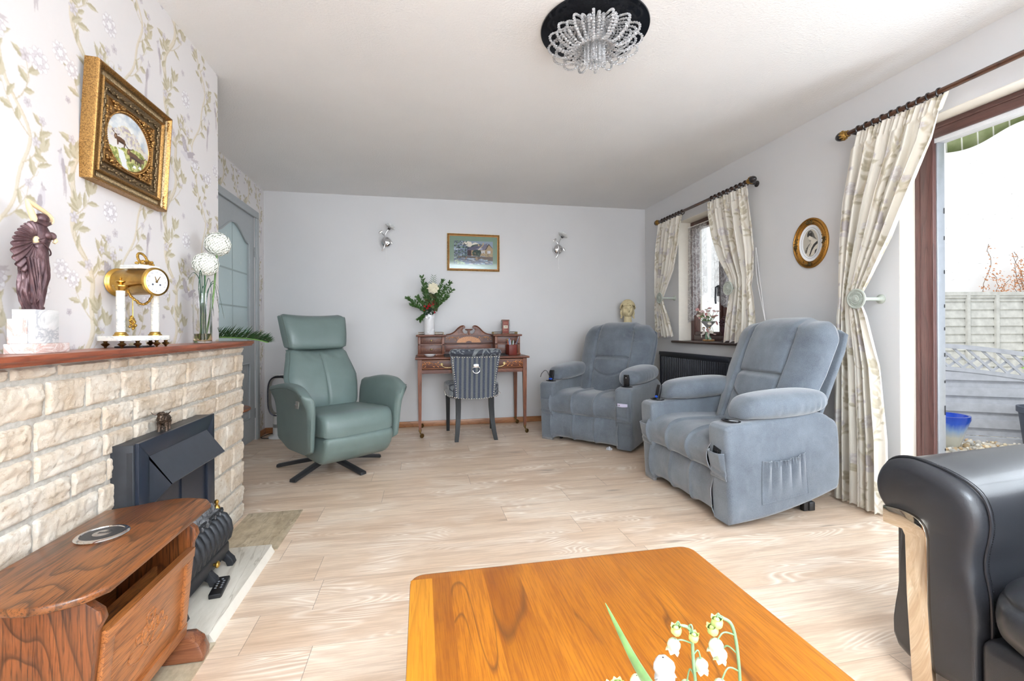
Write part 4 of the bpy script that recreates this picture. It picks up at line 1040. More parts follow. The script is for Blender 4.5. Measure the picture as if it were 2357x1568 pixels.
# seat: rounded block whose front rolls down
def sect_loft(b, sects, n_over=1, cap=True):
    """sects: list of closed rings (same length)"""
    n = len(sects[0]); vs = [p for s in sects for p in s]; fs = []
    for j in range(len(sects) - 1):
        for i in range(n): i2 = (i + 1) % n; fs.append((j * n + i, j * n + i2, (j + 1) * n + i2, (j + 1) * n + i))
    if cap: fs.append(tuple(range(n))[::-1]); fs.append(tuple(range((len(sects) - 1) * n, len(sects) * n)))
    return b.add(vs, fs)
def side_loft(b, prof, hw, r=.04, wfun=None, nx=22, crown=.012):
    """loft a side profile (y,z) across x with pillowy rounded sides; prof is a closed CCW loop of (y,z)"""
    P = bez([(p[0], p[1], 0) for p in prof + [prof[0]]], 5)[:-1]; cy = sum(p.x for p in P) / len(P); cz = sum(p.y for p in P) / len(P)
    S_ = []
    for i in range(nx + 1):
        t = -1 + 2 * i / nx; t = math.sin(t * PI / 2); x = hw * t; e = max(0, (abs(t) * hw - (hw - r)) / r); k = 1 - (1 - math.sqrt(max(0, 1 - e * e))) * .999
        ring = []
        for p in P:
            d = Vector((p.x - cy, p.y - cz)); L = d.length or 1; ins = r * (1 - k); s = max(.02, (L - ins) / L) + crown * (1 - t * t) / L
            w = wfun(p.x, p.y) if wfun else 1
            ring.append((x * w, cy + d.x * s, cz + d.y * s))
        S_.append(ring)
    return sect_loft(b, S_)
b = MB(); side_loft(b, [(-.33, .30), (-.335, .36), (-.315, .425), (-.25, .452), (-.05, .445), (.18, .435), (.24, .40), (.22, .33), (.0, .30), (-.2, .285)], .268, .045)
b.build('seat', M_GRN, gc)
b = MB(); side_loft(b, [(-.325, .19), (-.345, .25), (-.335, .292), (-.28, .30), (.0, .28), (.10, .20), (.0, .13), (-.20, .105), (-.28, .135)], .262, .04, crown=.004)
b.build('footrest', M_GRN, gc)
# arms: flaring outwards at the top
for s in (-1, 1):
    b = MB(); S_ = []
    for i in range(27):
        t = i / 26; y = lerp(-.30, .25, t); ring = []
        zt = .625 + .035 * math.sin(PI * min(1, t * 1.1)) - .035 * sm((.25 - t) / .25); zb = .185 + .05 * sm((t - .6) / .4) - .0 + .03 * sm((.2 - t) / .2)
        e = math.sqrt(max(0.0, 1 - max(0, (.07 - t) / .07) ** 2)) * math.sqrt(max(0.0, 1 - max(0, (t - .93) / .07) ** 2)); e = .35 + .65 * e
        outer = [(.335, 0), (.348, .25), (.352, .5), (.365, .72), (.392, .88), (.402, .955), (.395, .99), (.372, 1.0), (.345, .985), (.325, .93), (.308, .80), (.300, .55), (.298, .25), (.300, 0)]
        P = bez([(p[0], p[1], 0) for p in outer + [outer[0]]], 4)[:-1]
        for p in P:
            x = .335 + (p.x - .335) * e; ring.append((s * x, y - .05 * (p.y - .4) * (1 - t), lerp(zb, zt, .5 + (p.y - .5) * (.86 + .14 * e))))
        S_.append(ring)
    sect_loft(b, S_); a = b.build('armrest', M_GRN, gc, ang=60)
    b = MB(); pts = [(s * .400, y, lerp(.185, .625 + .035 * math.sin(PI * min(1, (y + .30) / .55 * 1.1)), .93)) for y in [lerp(-.30, .22, k / 12) for k in range(13)]]
    b.tube(pts, .0022, 5); b.build('piping', M_SEAM, a)
    if s < 0:
        b = MB(); b.at((-.3745, -.175, .525), (0, R(-84), 0)).slab([(-.025, -.028), (.025, -.028), (.025, .028), (-.025, .028)], -.002, .003, .002, 2, axis='Z'); b.build('control_panel', simple('satin_nickel', srgb(170, 172, 168), .25, .05, metal=.8), a)
        b = MB()
        for k in (-1, 0, 1): b.at((-.3795, -.175 + k * .014, .525)).ell((0, 0, 0), (.003, .005, .005), 8, 6)
        b.build('control_button', M_CHROME, a)
# back: hourglass shell with separate head cushion
def wprof(z): return interp([(.40, .235), (.47, .262), (.60, .282), (.665, .287), (.72, .272), (.80, .248), (.862, .236), (.90, .245), (1.0, .258), (1.08, .266), (1.14, .272)], z)[0]
def yback(z): return interp([(.40, .13), (.52, .165), (.66, .215), (.80, .275), (.90, .315), (1.0, .340), (1.14, .375)], z)[0]
def backshell(z0, z1, th, zt_fun, puff, name, wrink=None, x_off=0):
    b = MB(); nx_, nz_ = 44, 40
    def front(u, v):
        z = lerp(z0, zt_fun(u), v); w = wprof(min(z, 1.14)); x = (u * 2 - 1)
        ex = (1 - abs(x) ** 7) ** .5 if abs(x) < 1 else 0; ez = (1 - abs(v * 2 - 1) ** 9) ** .5 if 0 < v < 1 else 0
        k = ex * ez; y = yback(z) + th * .5 - (th * .5 + puff(x, v)) * k - .017 * x * x
        c_ = sm((abs(x) - .80) / .2) * sm((abs(v * 2 - 1) - .80) / .2); z += .022 * c_ * (1 if v < .5 else -1); w *= 1 - .035 * c_
        if wrink: y += wrink(x, v)
        return (w * x, y, z)
    def back(u, v):
        z = lerp(z0, zt_fun(u), v); w = wprof(min(z, 1.14)); x = (u * 2 - 1); ex = (1 - abs(x) ** 6) ** .5 if abs(x) < 1 else 0; ez = (1 - abs(v * 2 - 1) ** 8) ** .5 if 0 < v < 1 else 0; yy = yback(z) + th * .5 + th * .5 * ex * ez - .017 * x * x
        c_ = sm((abs(x) - .80) / .2) * sm((abs(v * 2 - 1) - .80) / .2); z += .022 * c_ * (1 if v < .5 else -1); w *= 1 - .035 * c_
        return (w * x, yy, z)
    b.grid(front, nx_, nz_); b.grid(back, nx_, nz_)
    for q in (.030, .970): path_tube(gc, 'piping', [front(q, .06 + .88 * k / 24) for k in range(25)], .0022, M_SEAM)
    return b.build(name, M_GRN, gc, ang=75)
seam = lambda x, c, w, d: d * math.exp(-((x - c) / w) ** 2)
backshell(.40, .90, .13, lambda u: .890 - .028 * (1 - (u * 2 - 1) ** 2), lambda x, v: .035 * (1 - x * x) * sm(v * 2 + .3) - seam(x, .0, .018, .012) * sm((v - .02) * 8) + .012 * math.sin(PI * v), 'backrest',
          lambda x, v: .0045 * sm((v - .80) / .1) * math.sin(x * 14 + v * 30) * (1 - abs(x)))
backshell(.862, 1.15, .125, lambda u: 1.135 + .018 * (u * 2 - 1) ** 2 + .0, lambda x, v: .018 + .022 * math.sin(PI * v ** .8), 'headrest')


# ---- bladeless fan in the corner
fan = thing('bladeless_fan', 'white bladeless fan heater with tall dark oval loop in the left corner', 'fan', (-1.335, 4.70, 0), R(6))
b = MB(); b.lathe([(.098, 0), (.100, .006), (.088, .018), (.062, .024), (.058, .028), (.055, .20), (.052, .225)], 32); b.build('fan_base', M_WHITE, fan)
b = MB()
for k in range(24):
    a = -PI + PI * k / 23; b.box(0, 0.0001, 0, 0.0001, 0, 0.0001) if 0 else None
    b.at((.0562 * math.cos(a), .0562 * math.sin(a), .115), (0, 0, a)).box(-.001, .0015, -.0055, .0055, -.016, .016)
b.at(); b.build('fan_vent', simple('silver_mesh', srgb(176, 178, 180), .35, .1, metal=.5), fan)
b = MB(); b.at((0, -.058, .055), (R(90), 0, 0)).cyl(.007, -.002, .0015, 16); b.build('power_button', simple('pale_grey_plastic', srgb(206, 206, 206), .4, .03), fan)
loopc = []
for k in range(48):
    a = 2 * PI * k / 48; c, s_ = math.cos(a), math.sin(a)
    loopc.append((.088 * math.copysign(abs(c) ** .62, c), .395 + .180 * math.copysign(abs(s_) ** .62, s_)))
def loop_mb(offs):
    b = MB(); vs = []; n = len(offs); N = len(loopc)
    for k in range(N):
        x, z = loopc[k]; x1, z1 = loopc[(k + 1) % N]; x0, z0 = loopc[k - 1]; t = Vector((x1 - x0, z1 - z0)).normalized(); q = Vector((t.y, -t.x))
        for o, y in offs: vs.append((x + q.x * o, y, z + q.y * o))
    fs = [(k * n + j, ((k + 1) % N) * n + j, ((k + 1) % N) * n + (j + 1) % n, k * n + (j + 1) % n) for k in range(N) for j in range(n)]
    b.add(vs, fs); return b
loop_mb([(.006, -.052), (.010, -.045), (.011, .045), (.004, .052), (-.004, .050), (-.003, -.050)]).build('fan_loop', simple('dark_blue_steel', srgb(34, 35, 44), .28, .06, metal=.6), fan)
loop_mb([(-.003, -.049), (-.0045, .046), (-.010, .044), (-.0095, -.03)]).build('loop_lining', simple('pewter_lining', srgb(150, 146, 136), .3, .08, metal=.8), fan)
b = MB(); b.box(-.055, .07, -.02, .02, .590, .596, .002); b.box(-.004, .004, -.004, .004, .574, .591); b.build('remote_rest', M_WHITE, fan)
path_tube(fan, 'power_cable', bez([(-.04, .05, .03), (-.11, .06, .02), (-.16, .0, .006), (-.10, -.05, .006), (-.05, -.03, .008)], 8), .004, M_BLACKP)

# ================================================================== WRITING DESK
M_MAH = wood('mahogany', srgb(48, 20, 10), srgb(106, 50, 26), srgb(136, 74, 40), 'X', .42, .12, 1.5)
M_MAHZ = wood('mahogany_leg', srgb(52, 24, 12), srgb(112, 56, 30), srgb(142, 82, 46), 'Z', .42, .12, 1.5)
M_MAHD = wood('mahogany_drawer', srgb(40, 16, 8), srgb(84, 38, 20), srgb(108, 56, 30), 'X', .42, .1, 2)
M_INL = simple('satinwood_inlay', srgb(206, 134, 66), .3, .2, 120)
dk = thing('writing_desk', 'mahogany writing desk with inlaid drawers and brass castors against the back wall', 'desk', (.487, 4.345, 0))
# local: x -.53..+.53, y 0 (front) .. .50 (back)
DW = .535
for sx in (-1, 1):
    for sy in (0, 1):
        x, y = sx * (DW - .030), .022 + sy * .455; b = MB()
        S_ = [[(x + a * w, y + c * w, z) for a, c in ((-1, -1), (1, -1), (1, 1), (-1, 1))] for z, w in ((.075, .0115), (.10, .0125), (.62, .0195), (.735, .0195))]
        sect_loft(b, S_); lg = b.build('leg', M_MAHZ, dk, flat=True)
        b = MB(); b.at((x, y, 0)).cyl(.013, .060, .082, 16); b.tube([(0, 0, .060), (.004, -.004, .045), (.016, -.010, .030)], [.008, .007, .006], 8)
        b.at((x + .018, y - .012, .022), (R(90), 0, R(35))).lathe([(.006, -.008), (.018, -.008), (.0215, -.004), (.0215, .004), (.018, .008), (.006, .008)], 20); b.build('castor', M_BRONZE, lg)
b = MB(); b.box(-DW + .012, DW - .012, .012, .030, .612, .637); b.box(-DW + .02, DW - .02, .46, .478, .60, .735); b.box(-DW + .012, -DW + .03, .03, .46, .60, .735); b.box(DW - .03, DW - .012, .03, .46, .60, .735); b.box(-DW + .02, DW - .02, .03, .46, .60, .61)
b.build('apron', M_MAH, dk, flat=True)
b = MB(); b.slab([(-DW - .012, -.020), (DW + .012, -.020), (DW + .012, .505), (-DW - .012, .505)], .737, .757, .007, 3, axis='Z'); b.build('desk_top', M_MAH, dk)
dr = MB(); dr.box(-DW + .042, DW - .042, .006, .03, .640, .733, .004); dr = dr.build('drawer', M_MAHD, dk)
b = MB(); x0, x1, z0, z1 = -DW + .058, DW - .058, .650, .724
for p0, p1 in (((x0, z0), (x1, z0)), ((x1, z0), (x1, z1)), ((x1, z1), (x0, z1)), ((x0, z1), (x0, z0))): b.tube([(p0[0], .0056, p0[1]), (p1[0], .0056, p1[1])], .0012, 4)
b.build('stringing', M_INL, dr)
def scroll(b, cx, cz, s, f, y, w=.0022):   # marquetry arabesque
    for a0, tr, r0, dx, dz in ((0, 2.2, .022, 0, 0), (2.2, -1.9, .018, .045, .004), (1, 1.7, .016, -.040, -.006), (3, -1.6, .015, .080, -.006), (4, 1.6, .013, -.075, .006)):
        pts = [];
        for k in range(22): t = k / 21; a = a0 + tr * 2 * t; r = r0 * (1 - .8 * t); pts.append((cx + f * (dx + r * math.cos(a) * 1.25) * s, y, cz + (dz + r * math.sin(a)) * s))
        b.tube(pts, [w * s * (1.3 - .9 * k / 21) for k in range(22)], 5)
    for dx, dz, a in ((.02, .02, .5), (-.02, -.02, 3.4), (.06, -.02, -.6), (.065, .018, .7), (-.06, .018, 2.4), (-.06, -.02, 3.8), (.1, .012, .2), (.1, -.016, -.3), (-.095, -.01, 3)):
        b.at((cx + f * dx * s, y, cz + dz * s), (0, -a * f, 0)).ell((0, 0, 0), (.010 * s, .0008, .0038 * s), 8, 5); b.at()
for f in (-1, 1):
    b = MB(); scroll(b, f * .395, .688, 1.0, f, .0055); b.build('marquetry', M_INL, dr)
    b = MB()
    for px in (f * .30, f * .185):
        b.at((px, .004, .690), (R(90), 0, 0))
        for k in range(8): a = 2 * PI * k / 8; b.ell((.009 * math.cos(a), .009 * math.sin(a), .002), (.005, .005, .0025), 8, 5)
        b.lathe([(.007, 0), (.007, .012), (.003, .014)], 12); b.at()
    b.tube([(f * .30, -.010, .688)] + [(f * (.2425 + .0575 * math.cos(a)), -.012, .685 - .026 * math.sin(a)) for a in [PI * k / 12 for k in range(13)]], .0028, 6)
    b.build('drawer_handle', gold('bright_brass', srgb(232, 214, 160), srgb(176, 150, 96)), dr)
# superstructure: two small chests of drawers
for f in (-1, 1):
    xa, xb = (-DW + .012, -DW + .272) if f < 0 else (DW - .288, DW - .028); yf = .235
    b = MB(); b.box(xa, xb, yf + .012, .485, .757, .948); b.box(xa - .004, xb + .004, yf - .006, .488, .757, .776, .003)
    for x in (xa + .013, xb - .013): b.box(x - .013, x + .013, yf, yf + .02, .776, .948, .002)
    b.box(xa, xb, yf, yf + .02, .864, .873); b.build('drawer_case', M_MAHZ, dk)
    b = MB(); b.slab([(xa - .018, yf - .02), (xb + .018, yf - .02), (xb + .018, .495), (xa - .018, .495)], .948, .966, .006, 3, axis='Z'); b.build('case_top', M_MAH, dk)
    for z0, z1 in ((.777, .863), (.874, .946)):
        b = MB(); b.box(xa + .027, xb - .027, yf + .006, yf + .02, z0 + .001, z1, .002); q = b.build('small_drawer', M_MAHD, dk)
        b = MB(); b.at(((xa + xb) / 2, yf + .006, (z0 + z1) / 2), (R(90), 0, 0)).lathe([(.010, 0), (.010, .002), (.004, .004), (.004, .009), (.010, .013), (.009, .018), (.001, .020)], 16); b.build('drawer_knob', M_BRONZE, q)
        b = MB(); 
        for s in (-1, 1): scroll(b, (xa + xb) / 2 + s * .055, (z0 + z1) / 2, .55, s, yf + .0055, .0016)
        b.build('marquetry', simple('faded_inlay', srgb(150, 92, 52), .4, .2, 120), q)
    b = MB(); ys, ye = yf + .0, .48      # brass gallery rail
    for x0, x1, y0, y1 in ((xa + .006, xb - .006, ye, ye), (xa + .006, xa + .006, ys + .1, ye), (xb - .006, xb - .006, ys + .1, ye)):
        for z in (.9685, .990): b.tube([(x0, y0, z), (x1, y1, z)], .0028, 6)
        L = math.hypot(x1 - x0, y1 - y0); n = int(L / .011)
        for k in range(n + 1): t = k / n; b.tube([(lerp(x0, x1, t), lerp(y0, y1, t), .9665), (lerp(x0, x1, t), lerp(y0, y1, t), .990)], .0014, 4)
    b.build('gallery_rail', M_BRONZE, dk)
# fan-inlaid centre panel and swan-neck pediment
yp = .395; xc = -.003; b = MB(); b.box(-DW + .272, DW - .288, yp, yp + .02, .775, .96); b.box(-DW + .272, DW - .288, yp - .012, yp, .868, .880, .003); b.box(-DW + .272, DW - .288, yp - .006, yp, .76, .776)
b.build('centre_panel', M_MAHD, dk)
b = MB(); b.slab([(-DW + .29, .790), (DW - .306, .790), (DW - .306, .862), (-DW + .29, .862)], yp - .004, yp + .001, .002, 2, axis='Y'); b.build('lower_flap', M_MAH, dk)
b = MB(); N = 19
for k in range(N):
    a = PI * (k + .5) / N; da = PI / N * .42; r0, r1 = .025, .098 
    pts = [(xc + r * 1.25 * math.cos(t), .882 + r * .62 * math.sin(t)) for r, t in ((r0, a - da), (r1, a - da), (r1 * 1.05, a), (r1, a + da), (r0, a + da))]
    b.slab(pts, yp - .0008, yp + .001, axis='Y')
for s in (-1, 1): scroll(b, xc + s * .155, .925, .75, s, yp, .0030)
b.build('fan_inlay', M_INL, dk)
def neck(s):
    pts = [(0.232, .960), (.190, .968), (.150, .990), (.115, 1.025), (.085, 1.048), (.055, 1.052), (.040, 1.040), (.044, 1.026), (.058, 1.026), (.066, 1.008), (.056, .985), (.040, .974), (.020, .975), (.012, .985), (.014, 1.005), (.034, 1.010), (.034, 1.018), (0, 1.018), (0, .955), (.232, .955)]
    return [(xc + s * x * 1.0, z) for x, z in pts]
b = MB(); 
for s in (-1, 1): b.slab(neck(s), yp + .001, yp + .022, .002, 2, axis='Y')
b.build('pediment', M_MAHZ, dk)
b = MB()
for s in (-1, 1):
    b.tube(bez([(xc + s * x, yp, z) for x, z in ((.235, .964), (.19, .972), (.15, .994), (.115, 1.029), (.083, 1.052), (.054, 1.055), (.039, 1.040))], 5), .0055, 8)
    b.at((xc + s * .052, yp + .01, 1.040), (R(90), 0, 0)).cyl(.013, -.012, .018, 16); b.at()
b.tube([(xc - .04, yp, 1.018), (xc + .04, yp, 1.018)], .005, 8)
b.build('pediment_moulding', M_MAH, dk)

# things on the desk (world coordinates)
M_CER = simple('white_glazed_ceramic', srgb(240, 240, 242), .15, .02, coat=.5)
v = thing('ceramic_vase', 'white cylindrical ceramic vase with raised butterflies on the left end of the desk', 'vase', (.078, 4.655, .9665))
b = MB(); b.lathe([(.001, .001), (.050, .001), (.053, .006), (.053, .222), (.049, .224), (.046, .218), (.046, .01), (.001, .01)], 36, cap=False); b.build('vase_body', M_CER, v)
for x, z, a, s in ((-.020, .205, .4, 1), (.012, .208, -.5, .9), (.030, .185, .8, .9), (.02, .045, .5, 1), (.0, .028, -.4, 1), (.030, .060, 1.2, 1), (-.015, .168, .2, 1.2)):
    b = MB(); y = -math.sqrt(max(0, .053 ** 2 - x * x)); b.at((x, y - .003, z), (0, a, math.asin(x / .053) * .8), s)
    for q in (-1, 1): b.add([(0, 0, 0), (q * .012, -.007, .012), (q * .020, -.010, .004), (q * .012, -.005, -.003), (q * .013, -.006, -.012), (q * .003, -.001, -.006)], [(0, 1, 2, 3), (0, 3, 4, 5)])
    b.tube([(0, -.001, -.01), (0, -.001, .01)], .0018, 5)
    b.at(); b.build('butterfly_relief', M_CER, v)
bq = thing('flower_arrangement', 'bunch of green foliage with one cream rose and red berries in the ceramic vase', 'flowers', (.078, 4.655, 1.13))
M_LEAF = simple('deep_leaf_green', srgb(58, 92, 40), .45, .3, 70); M_LEAF2 = simple('olive_leaf', srgb(88, 96, 60), .5, .25, 70)
rg = random.Random(21)
def leafquad(b, p, d, L, w, up=Vector((0, -1, .3))):
    d = d.normalized(); q = d.cross(up).normalized() * w; dr = Vector((0, 0, -.12 * L)); k = up.normalized() * w * .25
    b.add([p, p + d * L * .35 + q + k, p + d * L * .7 + q * .7 + dr * .5 + k, p + d * L + dr, p + d * L * .7 - q * .7 + dr * .5 + k, p + d * L * .35 - q + k, p + d * L * .5 + dr * .3 - k], [(0, 1, 2, 6), (2, 3, 6), (3, 4, 6), (4, 5, 0, 6)])
def spray(end, mat_=None, n=9, L=.05, w=.006, trio=5):
    b = MB(); e = Vector(end); P = bez([(0, 0, 0), tuple(e * .45 + Vector((0, 0, .03))), tuple(e)], 7); b.tube(P, .0022, 5, mi=1)
    for k in range(4, len(P)):
        for s in (-1, 1):
            t = (P[min(k + 1, len(P) - 1)] - P[k - 1]).normalized()
            for j in range(trio if k == len(P) - 1 else 2):
                d = t * .9 + Vector((s * rg.uniform(.2, 1.0), rg.uniform(-.7, .3), rg.uniform(-.3, .7))); leafquad(b, P[k], d, L * rg.uniform(.7, 1.15), w * rg.uniform(.8, 1.3))
    b.build('foliage_spray', [mat_ or M_LEAF, M_STEM], bq, ang=80)
for e in ((-.07, .0, .40), (-.045, -.03, .33), (-.20, -.02, .19), (-.16, -.05, .13), (-.11, -.06, .20), (.20, .0, .35), (.22, -.02, .28), (.13, .01, .37), (.17, -.03, .20), (-.09, -.06, -.0), (.10, .02, .30), (-.05, .03, .28), (.0, .05, .30), (.16, .03, .30)): spray(e)
def frond(end):
    b = MB(); e = Vector(end); P = bez([(0, 0, 0), tuple(e * .5), tuple(e)], 10); b.tube(P, .002, 5, mi=1)
    for k in range(11, len(P)):
        for s in (-1, 1):
            t = (P[k] - P[k - 1]).normalized(); leafquad(b, P[k], t * .8 + Vector((s * .9, 0, .1)), .045 * math.sin(PI * (k - 9) / (len(P) - 7)) + .012, .0028)
    b.build('fern_frond', [simple('fern_green', srgb(78, 108, 76), .5, .25, 60), M_STEM], bq, ang=80)
frond((.045, -.02, .42)); frond((-.015, -.02, .35))
for x, y, z, L in ((.08, -.05, .20, .07), (.10, -.04, .14, .06), (.06, -.06, .15, .06), (-.03, -.06, .17, .06), (.05, -.05, .22, .06), (.085, -.06, .10, .075)):
    b = MB(); leafquad(b, Vector((x * .6, y, z)), Vector((x + .02, -.3, -.12 if z < .12 else .1)), L, .022, Vector((0, -1, .2))); leafquad(b, Vector((x * .6, y, z)), Vector((-.4, -.3, .3)), L * .8, .018); b.build('broad_leaf', M_LEAF2, bq, ang=80)
b = MB(); c = Vector((.038, -.075, .298))
def petal(b, c, az, el, r, cup, sz):
    d = Vector((math.cos(az) * math.cos(el), -math.sin(el), math.sin(az) * math.cos(el))); u_ = Vector((0, -1, 0)); s_ = d.cross(u_).normalized()
    def fn(u, v):
        x = (u - .5) * 2; l = v * sz; wv = sz * .62 * math.sin(PI * min(1, .15 + .75 * v)); rf = 1 + .10 * math.sin(u * 9 + az * 3) * v
        return tuple(c + d * (r + l) * rf * (1 - .12 * x * x) + s_ * x * wv + u_ * (cup * (1 - v) * .02 + .012 * x * x * v + .012 * v * v * cup))
    b.grid(fn, 8, 6)
for ring, (n, el, r, cup, sz) in enumerate(((8, .05, .014, -.3, .044), (7, .35, .012, .4, .037), (6, .7, .009, 1.0, .029), (5, 1.05, .005, 1.5, .020))):
    for k in range(n): petal(b, c, 2 * PI * k / n + ring * .5, el, r, cup, sz)
ro = b.build('rose', simple('cream_petal', srgb(246, 240, 218), .6, .03, sss=.0), bq, ang=80); md = ro.modifiers.new('t', 'SOLIDIFY'); md.thickness = .0008
b = MB(); b.tube([(0, 0, 0), tuple(c + Vector((0, .01, 0)))], .003, 6); b.build('rose_stem', M_STEM, bq)
b = MB()
for k in range(40):
    x, z = rg.uniform(-.055, .05), rg.uniform(.09, .16); x, z = (x, z * .9 + x * .5 + .01)
    b.ell((x, -.065 + rg.uniform(-.01, .01), z), (.0052,) * 3, 8, 6)
for k in range(7): b.ell((.052 + rg.uniform(-.008, .008), -.06, .062 + rg.uniform(-.008, .008)), (.0052,) * 3, 8, 6)
b.build('berries', simple('red_berry', srgb(196, 24, 40), .3, .1), bq)
b = MB()
for k in range(40): leafquad(b, Vector((rg.uniform(-.03, .04), -.045, rg.uniform(.03, .11))), Vector((rg.uniform(-1, 1), -.6, rg.uniform(-.3, .9))), .034, .009)
b.build('dark_leaves', simple('dark_holly_green', srgb(40, 62, 44), .4, .2), bq, ang=80)

cal = thing('perpetual_calendar', 'small wooden block calendar showing 31 on the right end of the desk', 'calendar', (.856, 4.66, .9665))
M_RED = wood('red_wood', srgb(70, 26, 20), srgb(112, 48, 38), srgb(136, 64, 50), 'Z', .35, .4)
b = MB(); b.box(-.040, .040, -.024, .024, 0, .010, .002); b.box(-.034, .034, -.020, .020, .010, .142, .002); b.slab([(-.044, .140), (.044, .140), (.036, .152), (-.036, .152)], -.026, .026, .002, 2, axis='Y'); b.build('calendar_case', M_MAHZ, cal)
b = MB(); b.box(-.028, .028, -.0215, -.0195, .014, .136, .001); b.build('calendar_front', simple('brick_red_card', srgb(140, 70, 60), .5, .08), cal)
b = MB(); b.box(-.021, .021, -.0225, -.0212, .061, .092); b.build('date_card', simple('ivory_card', srgb(236, 228, 206), .5, .02), cal)
def text_part(txt, size, loc, mat_, parent, name, rot=(R(90), 0, 0)):
    c = bpy.data.curves.new(name, 'FONT'); c.body = txt; c.size = size; c.align_x = 'CENTER'; c.align_y = 'CENTER'; c.extrude = .0003; c.offset = size * .02
    o = bpy.data.objects.new(name, c); COL.objects.link(o); dg = bpy.context.evaluated_depsgraph_get(); me = bpy.data.meshes.new_from_object(o.evaluated_get(dg))
    bpy.data.objects.remove(o); me.materials.clear(); me.materials.append(mat_); o = bpy.data.objects.new(name, me); COL.objects.link(o); o.parent = parent; o.location = loc; o.rotation_euler = rot; return o
M_INK = simple('black_ink', srgb(24, 24, 26), .5, .02)
text_part('31', .032, (0, -.0229, .0765), M_INK, cal, 'date_number')
M_GLT = simple('gilt_print', srgb(196, 150, 110), .4, .05)
for z in (.112, .046): text_part('MONDAY' if z > .1 else 'JANUARY', .0105, (0, -.0219, z), M_GLT, cal, 'gilt_lettering') if 0 else None
b = MB()
for zz in (.118, .112, .040, .034):
    for k in range(7): b.box(-.019 + k * .0057, -.0155 + k * .0057, -.0222, -.0213, zz, zz + .0028)
b.build('worn_lettering', M_GLT, cal)
for s in (-1, 1):
    for k in range(8): b = MB(); b.at((s * .034, 0, .022 + .0155 * k), (0, R(90) * s, 0)).lathe([(.0015, 0), (.0015, .007), (.0045, .009), (.004, .013), (.001, .014)], 10); b.build('turning_knob', M_BLACKP, cal)

ph = thing('pen_holder', 'red leather pen pot full of pens on the right of the desk', 'pen holder', (.892, 4.525, .7578), R(12))
b = MB(); w = .044
for x0, x1, y0, y1 in ((-w, w, -w, -w + .004), (-w, w, w - .004, w), (-w, -w + .004, -w, w), (w - .004, w, -w, w)): b.box(x0, x1, y0, y1, 0, .105, .001)
b.box(-w, w, -w, w, 0, .004); b.build('pot', leather('red_leather', srgb(112, 44, 34), .35, 300, .15), ph)
for k, (x, y, dx, dy, h, c) in enumerate(((-.03, 0, -.012, 0, .150, (200, 90, 60)), (-.02, -.01, -.006, 0, .170, (70, 110, 180)), (-.008, .0, .0, .0, .155, (230, 230, 232)), (.006, -.01, .004, .0, .148, (90, 150, 110)), (.016, .0, .010, 0, .150, (214, 214, 218)), (-.014, .012, -.004, .01, .158, (236, 240, 240)), (.03, .0, .045, 0, .165, (56, 66, 96)), (.034, .012, .052, .0, .190, (180, 186, 196)))):
    b = MB(); b.tube([(x * .4, y, .005), (x + dx, y + dy, h - .012), (x + dx * 1.1, y + dy, h)], [.0035, .0035, .0015], 8)
    o = b.build('pen', simple('pen_plastic_%d' % k, srgb(*c), .3, .03)); o.location = ph.location
    o.rotation_euler = ph.rotation_euler
    tag(o, ['orange', 'blue', 'white slim', 'green', 'light grey', 'pale white rear', 'dark blue leaning', 'silver leaning tall'][k] + ' pen standing in the red pen pot on the desk', 'pen', 'pens in the red pen pot')
dish = MB(); dish.at((.078, 4.435, .7578)).lathe([(.001, .001), (.028, .001), (.040, .008), (.056, .022), (.058, .024), (.055, .024), (.038, .010), (.026, .005), (.001, .005)], 36, cap=False, squash=.75)
tag(dish.build('trinket_dish', M_CER), 'small white oval dish on the left front of the desk', 'dish')
mt = MB(); mt.box(.215, .835, 4.375, 4.565, .7576, .7665, .003); mt.box(.215, .835, 4.55, 4.60, .7665, .775, .003); tag(mt.build('desk_blotter', leather('black_hide', srgb(36, 37, 40), .4, 300, .2)), 'black leather blotter lying across the desk top behind the striped chair', 'blotter')

# ================================================================== STRIPED DESK CHAIR
dc = thing('desk_chair', 'studded dining chair with blue and grey striped back and ring pull, at the desk', 'chair', (.487, 4.19, 0), R(1))
def stripes():
    m = NT('striped_velvet'); g = m.n('ShaderNodeTexCoord'); sp = m.n('ShaderNodeSeparateXYZ'); m.l(g.outputs['Object'], sp.inputs[0])
    f = m.math('FRACT', m.math('MULTIPLY', m.math('ADD', sp.outputs[0], 1.0), 1 / .0435)); s = m.math('GREATER_THAN', f, .5)
    n = m.noise(m.coord(scale=(1, 1, 4)), 120, 3, .6); dk_ = m.ramp(n, [(.3, srgb(28, 32, 44)), (.7, srgb(74, 86, 108))]); lt = m.ramp(n, [(.3, srgb(88, 92, 94)), (.7, srgb(112, 116, 116))])
    m.base(m.mix(s, lt, dk_)); m.set(rough=.7, sheen=.4); m.bump(m.math('ADD', n, m.math('MULTIPLY', s, .6)), .3, .001); return m.m
def damask():
    m = NT('damask_velvet'); v = m.coord(scale=(1, 1, 1.1)); q = m.noise(v, 13, 2, .45, 2.2); s = m.ramp(q, [(.485, 0), (.50, 1)])
    n = m.noise(m.coord(), 150, 3); m.base(m.mix(s, m.ramp(n, [(.3, srgb(104, 110, 114)), (.7, srgb(128, 134, 138))]), m.ramp(n, [(.3, srgb(22, 25, 34)), (.7, srgb(50, 58, 76))])))
    m.set(rough=.6, sheen=.4); m.bump(m.math('ADD', m.math('MULTIPLY', n, .4), s), .3, .001); return m.m
M_STR = stripes(); M_DAM = damask()
def wch(z): return interp([(.385, .183), (.50, .192), (.62, .207), (.74, .224), (.79, .230)], z)[0]
def ych(z): return interp([(.385, .030), (.55, .012), (.70, -.010), (.79, -.028)], z)[0]
b = MB(); S_ = []
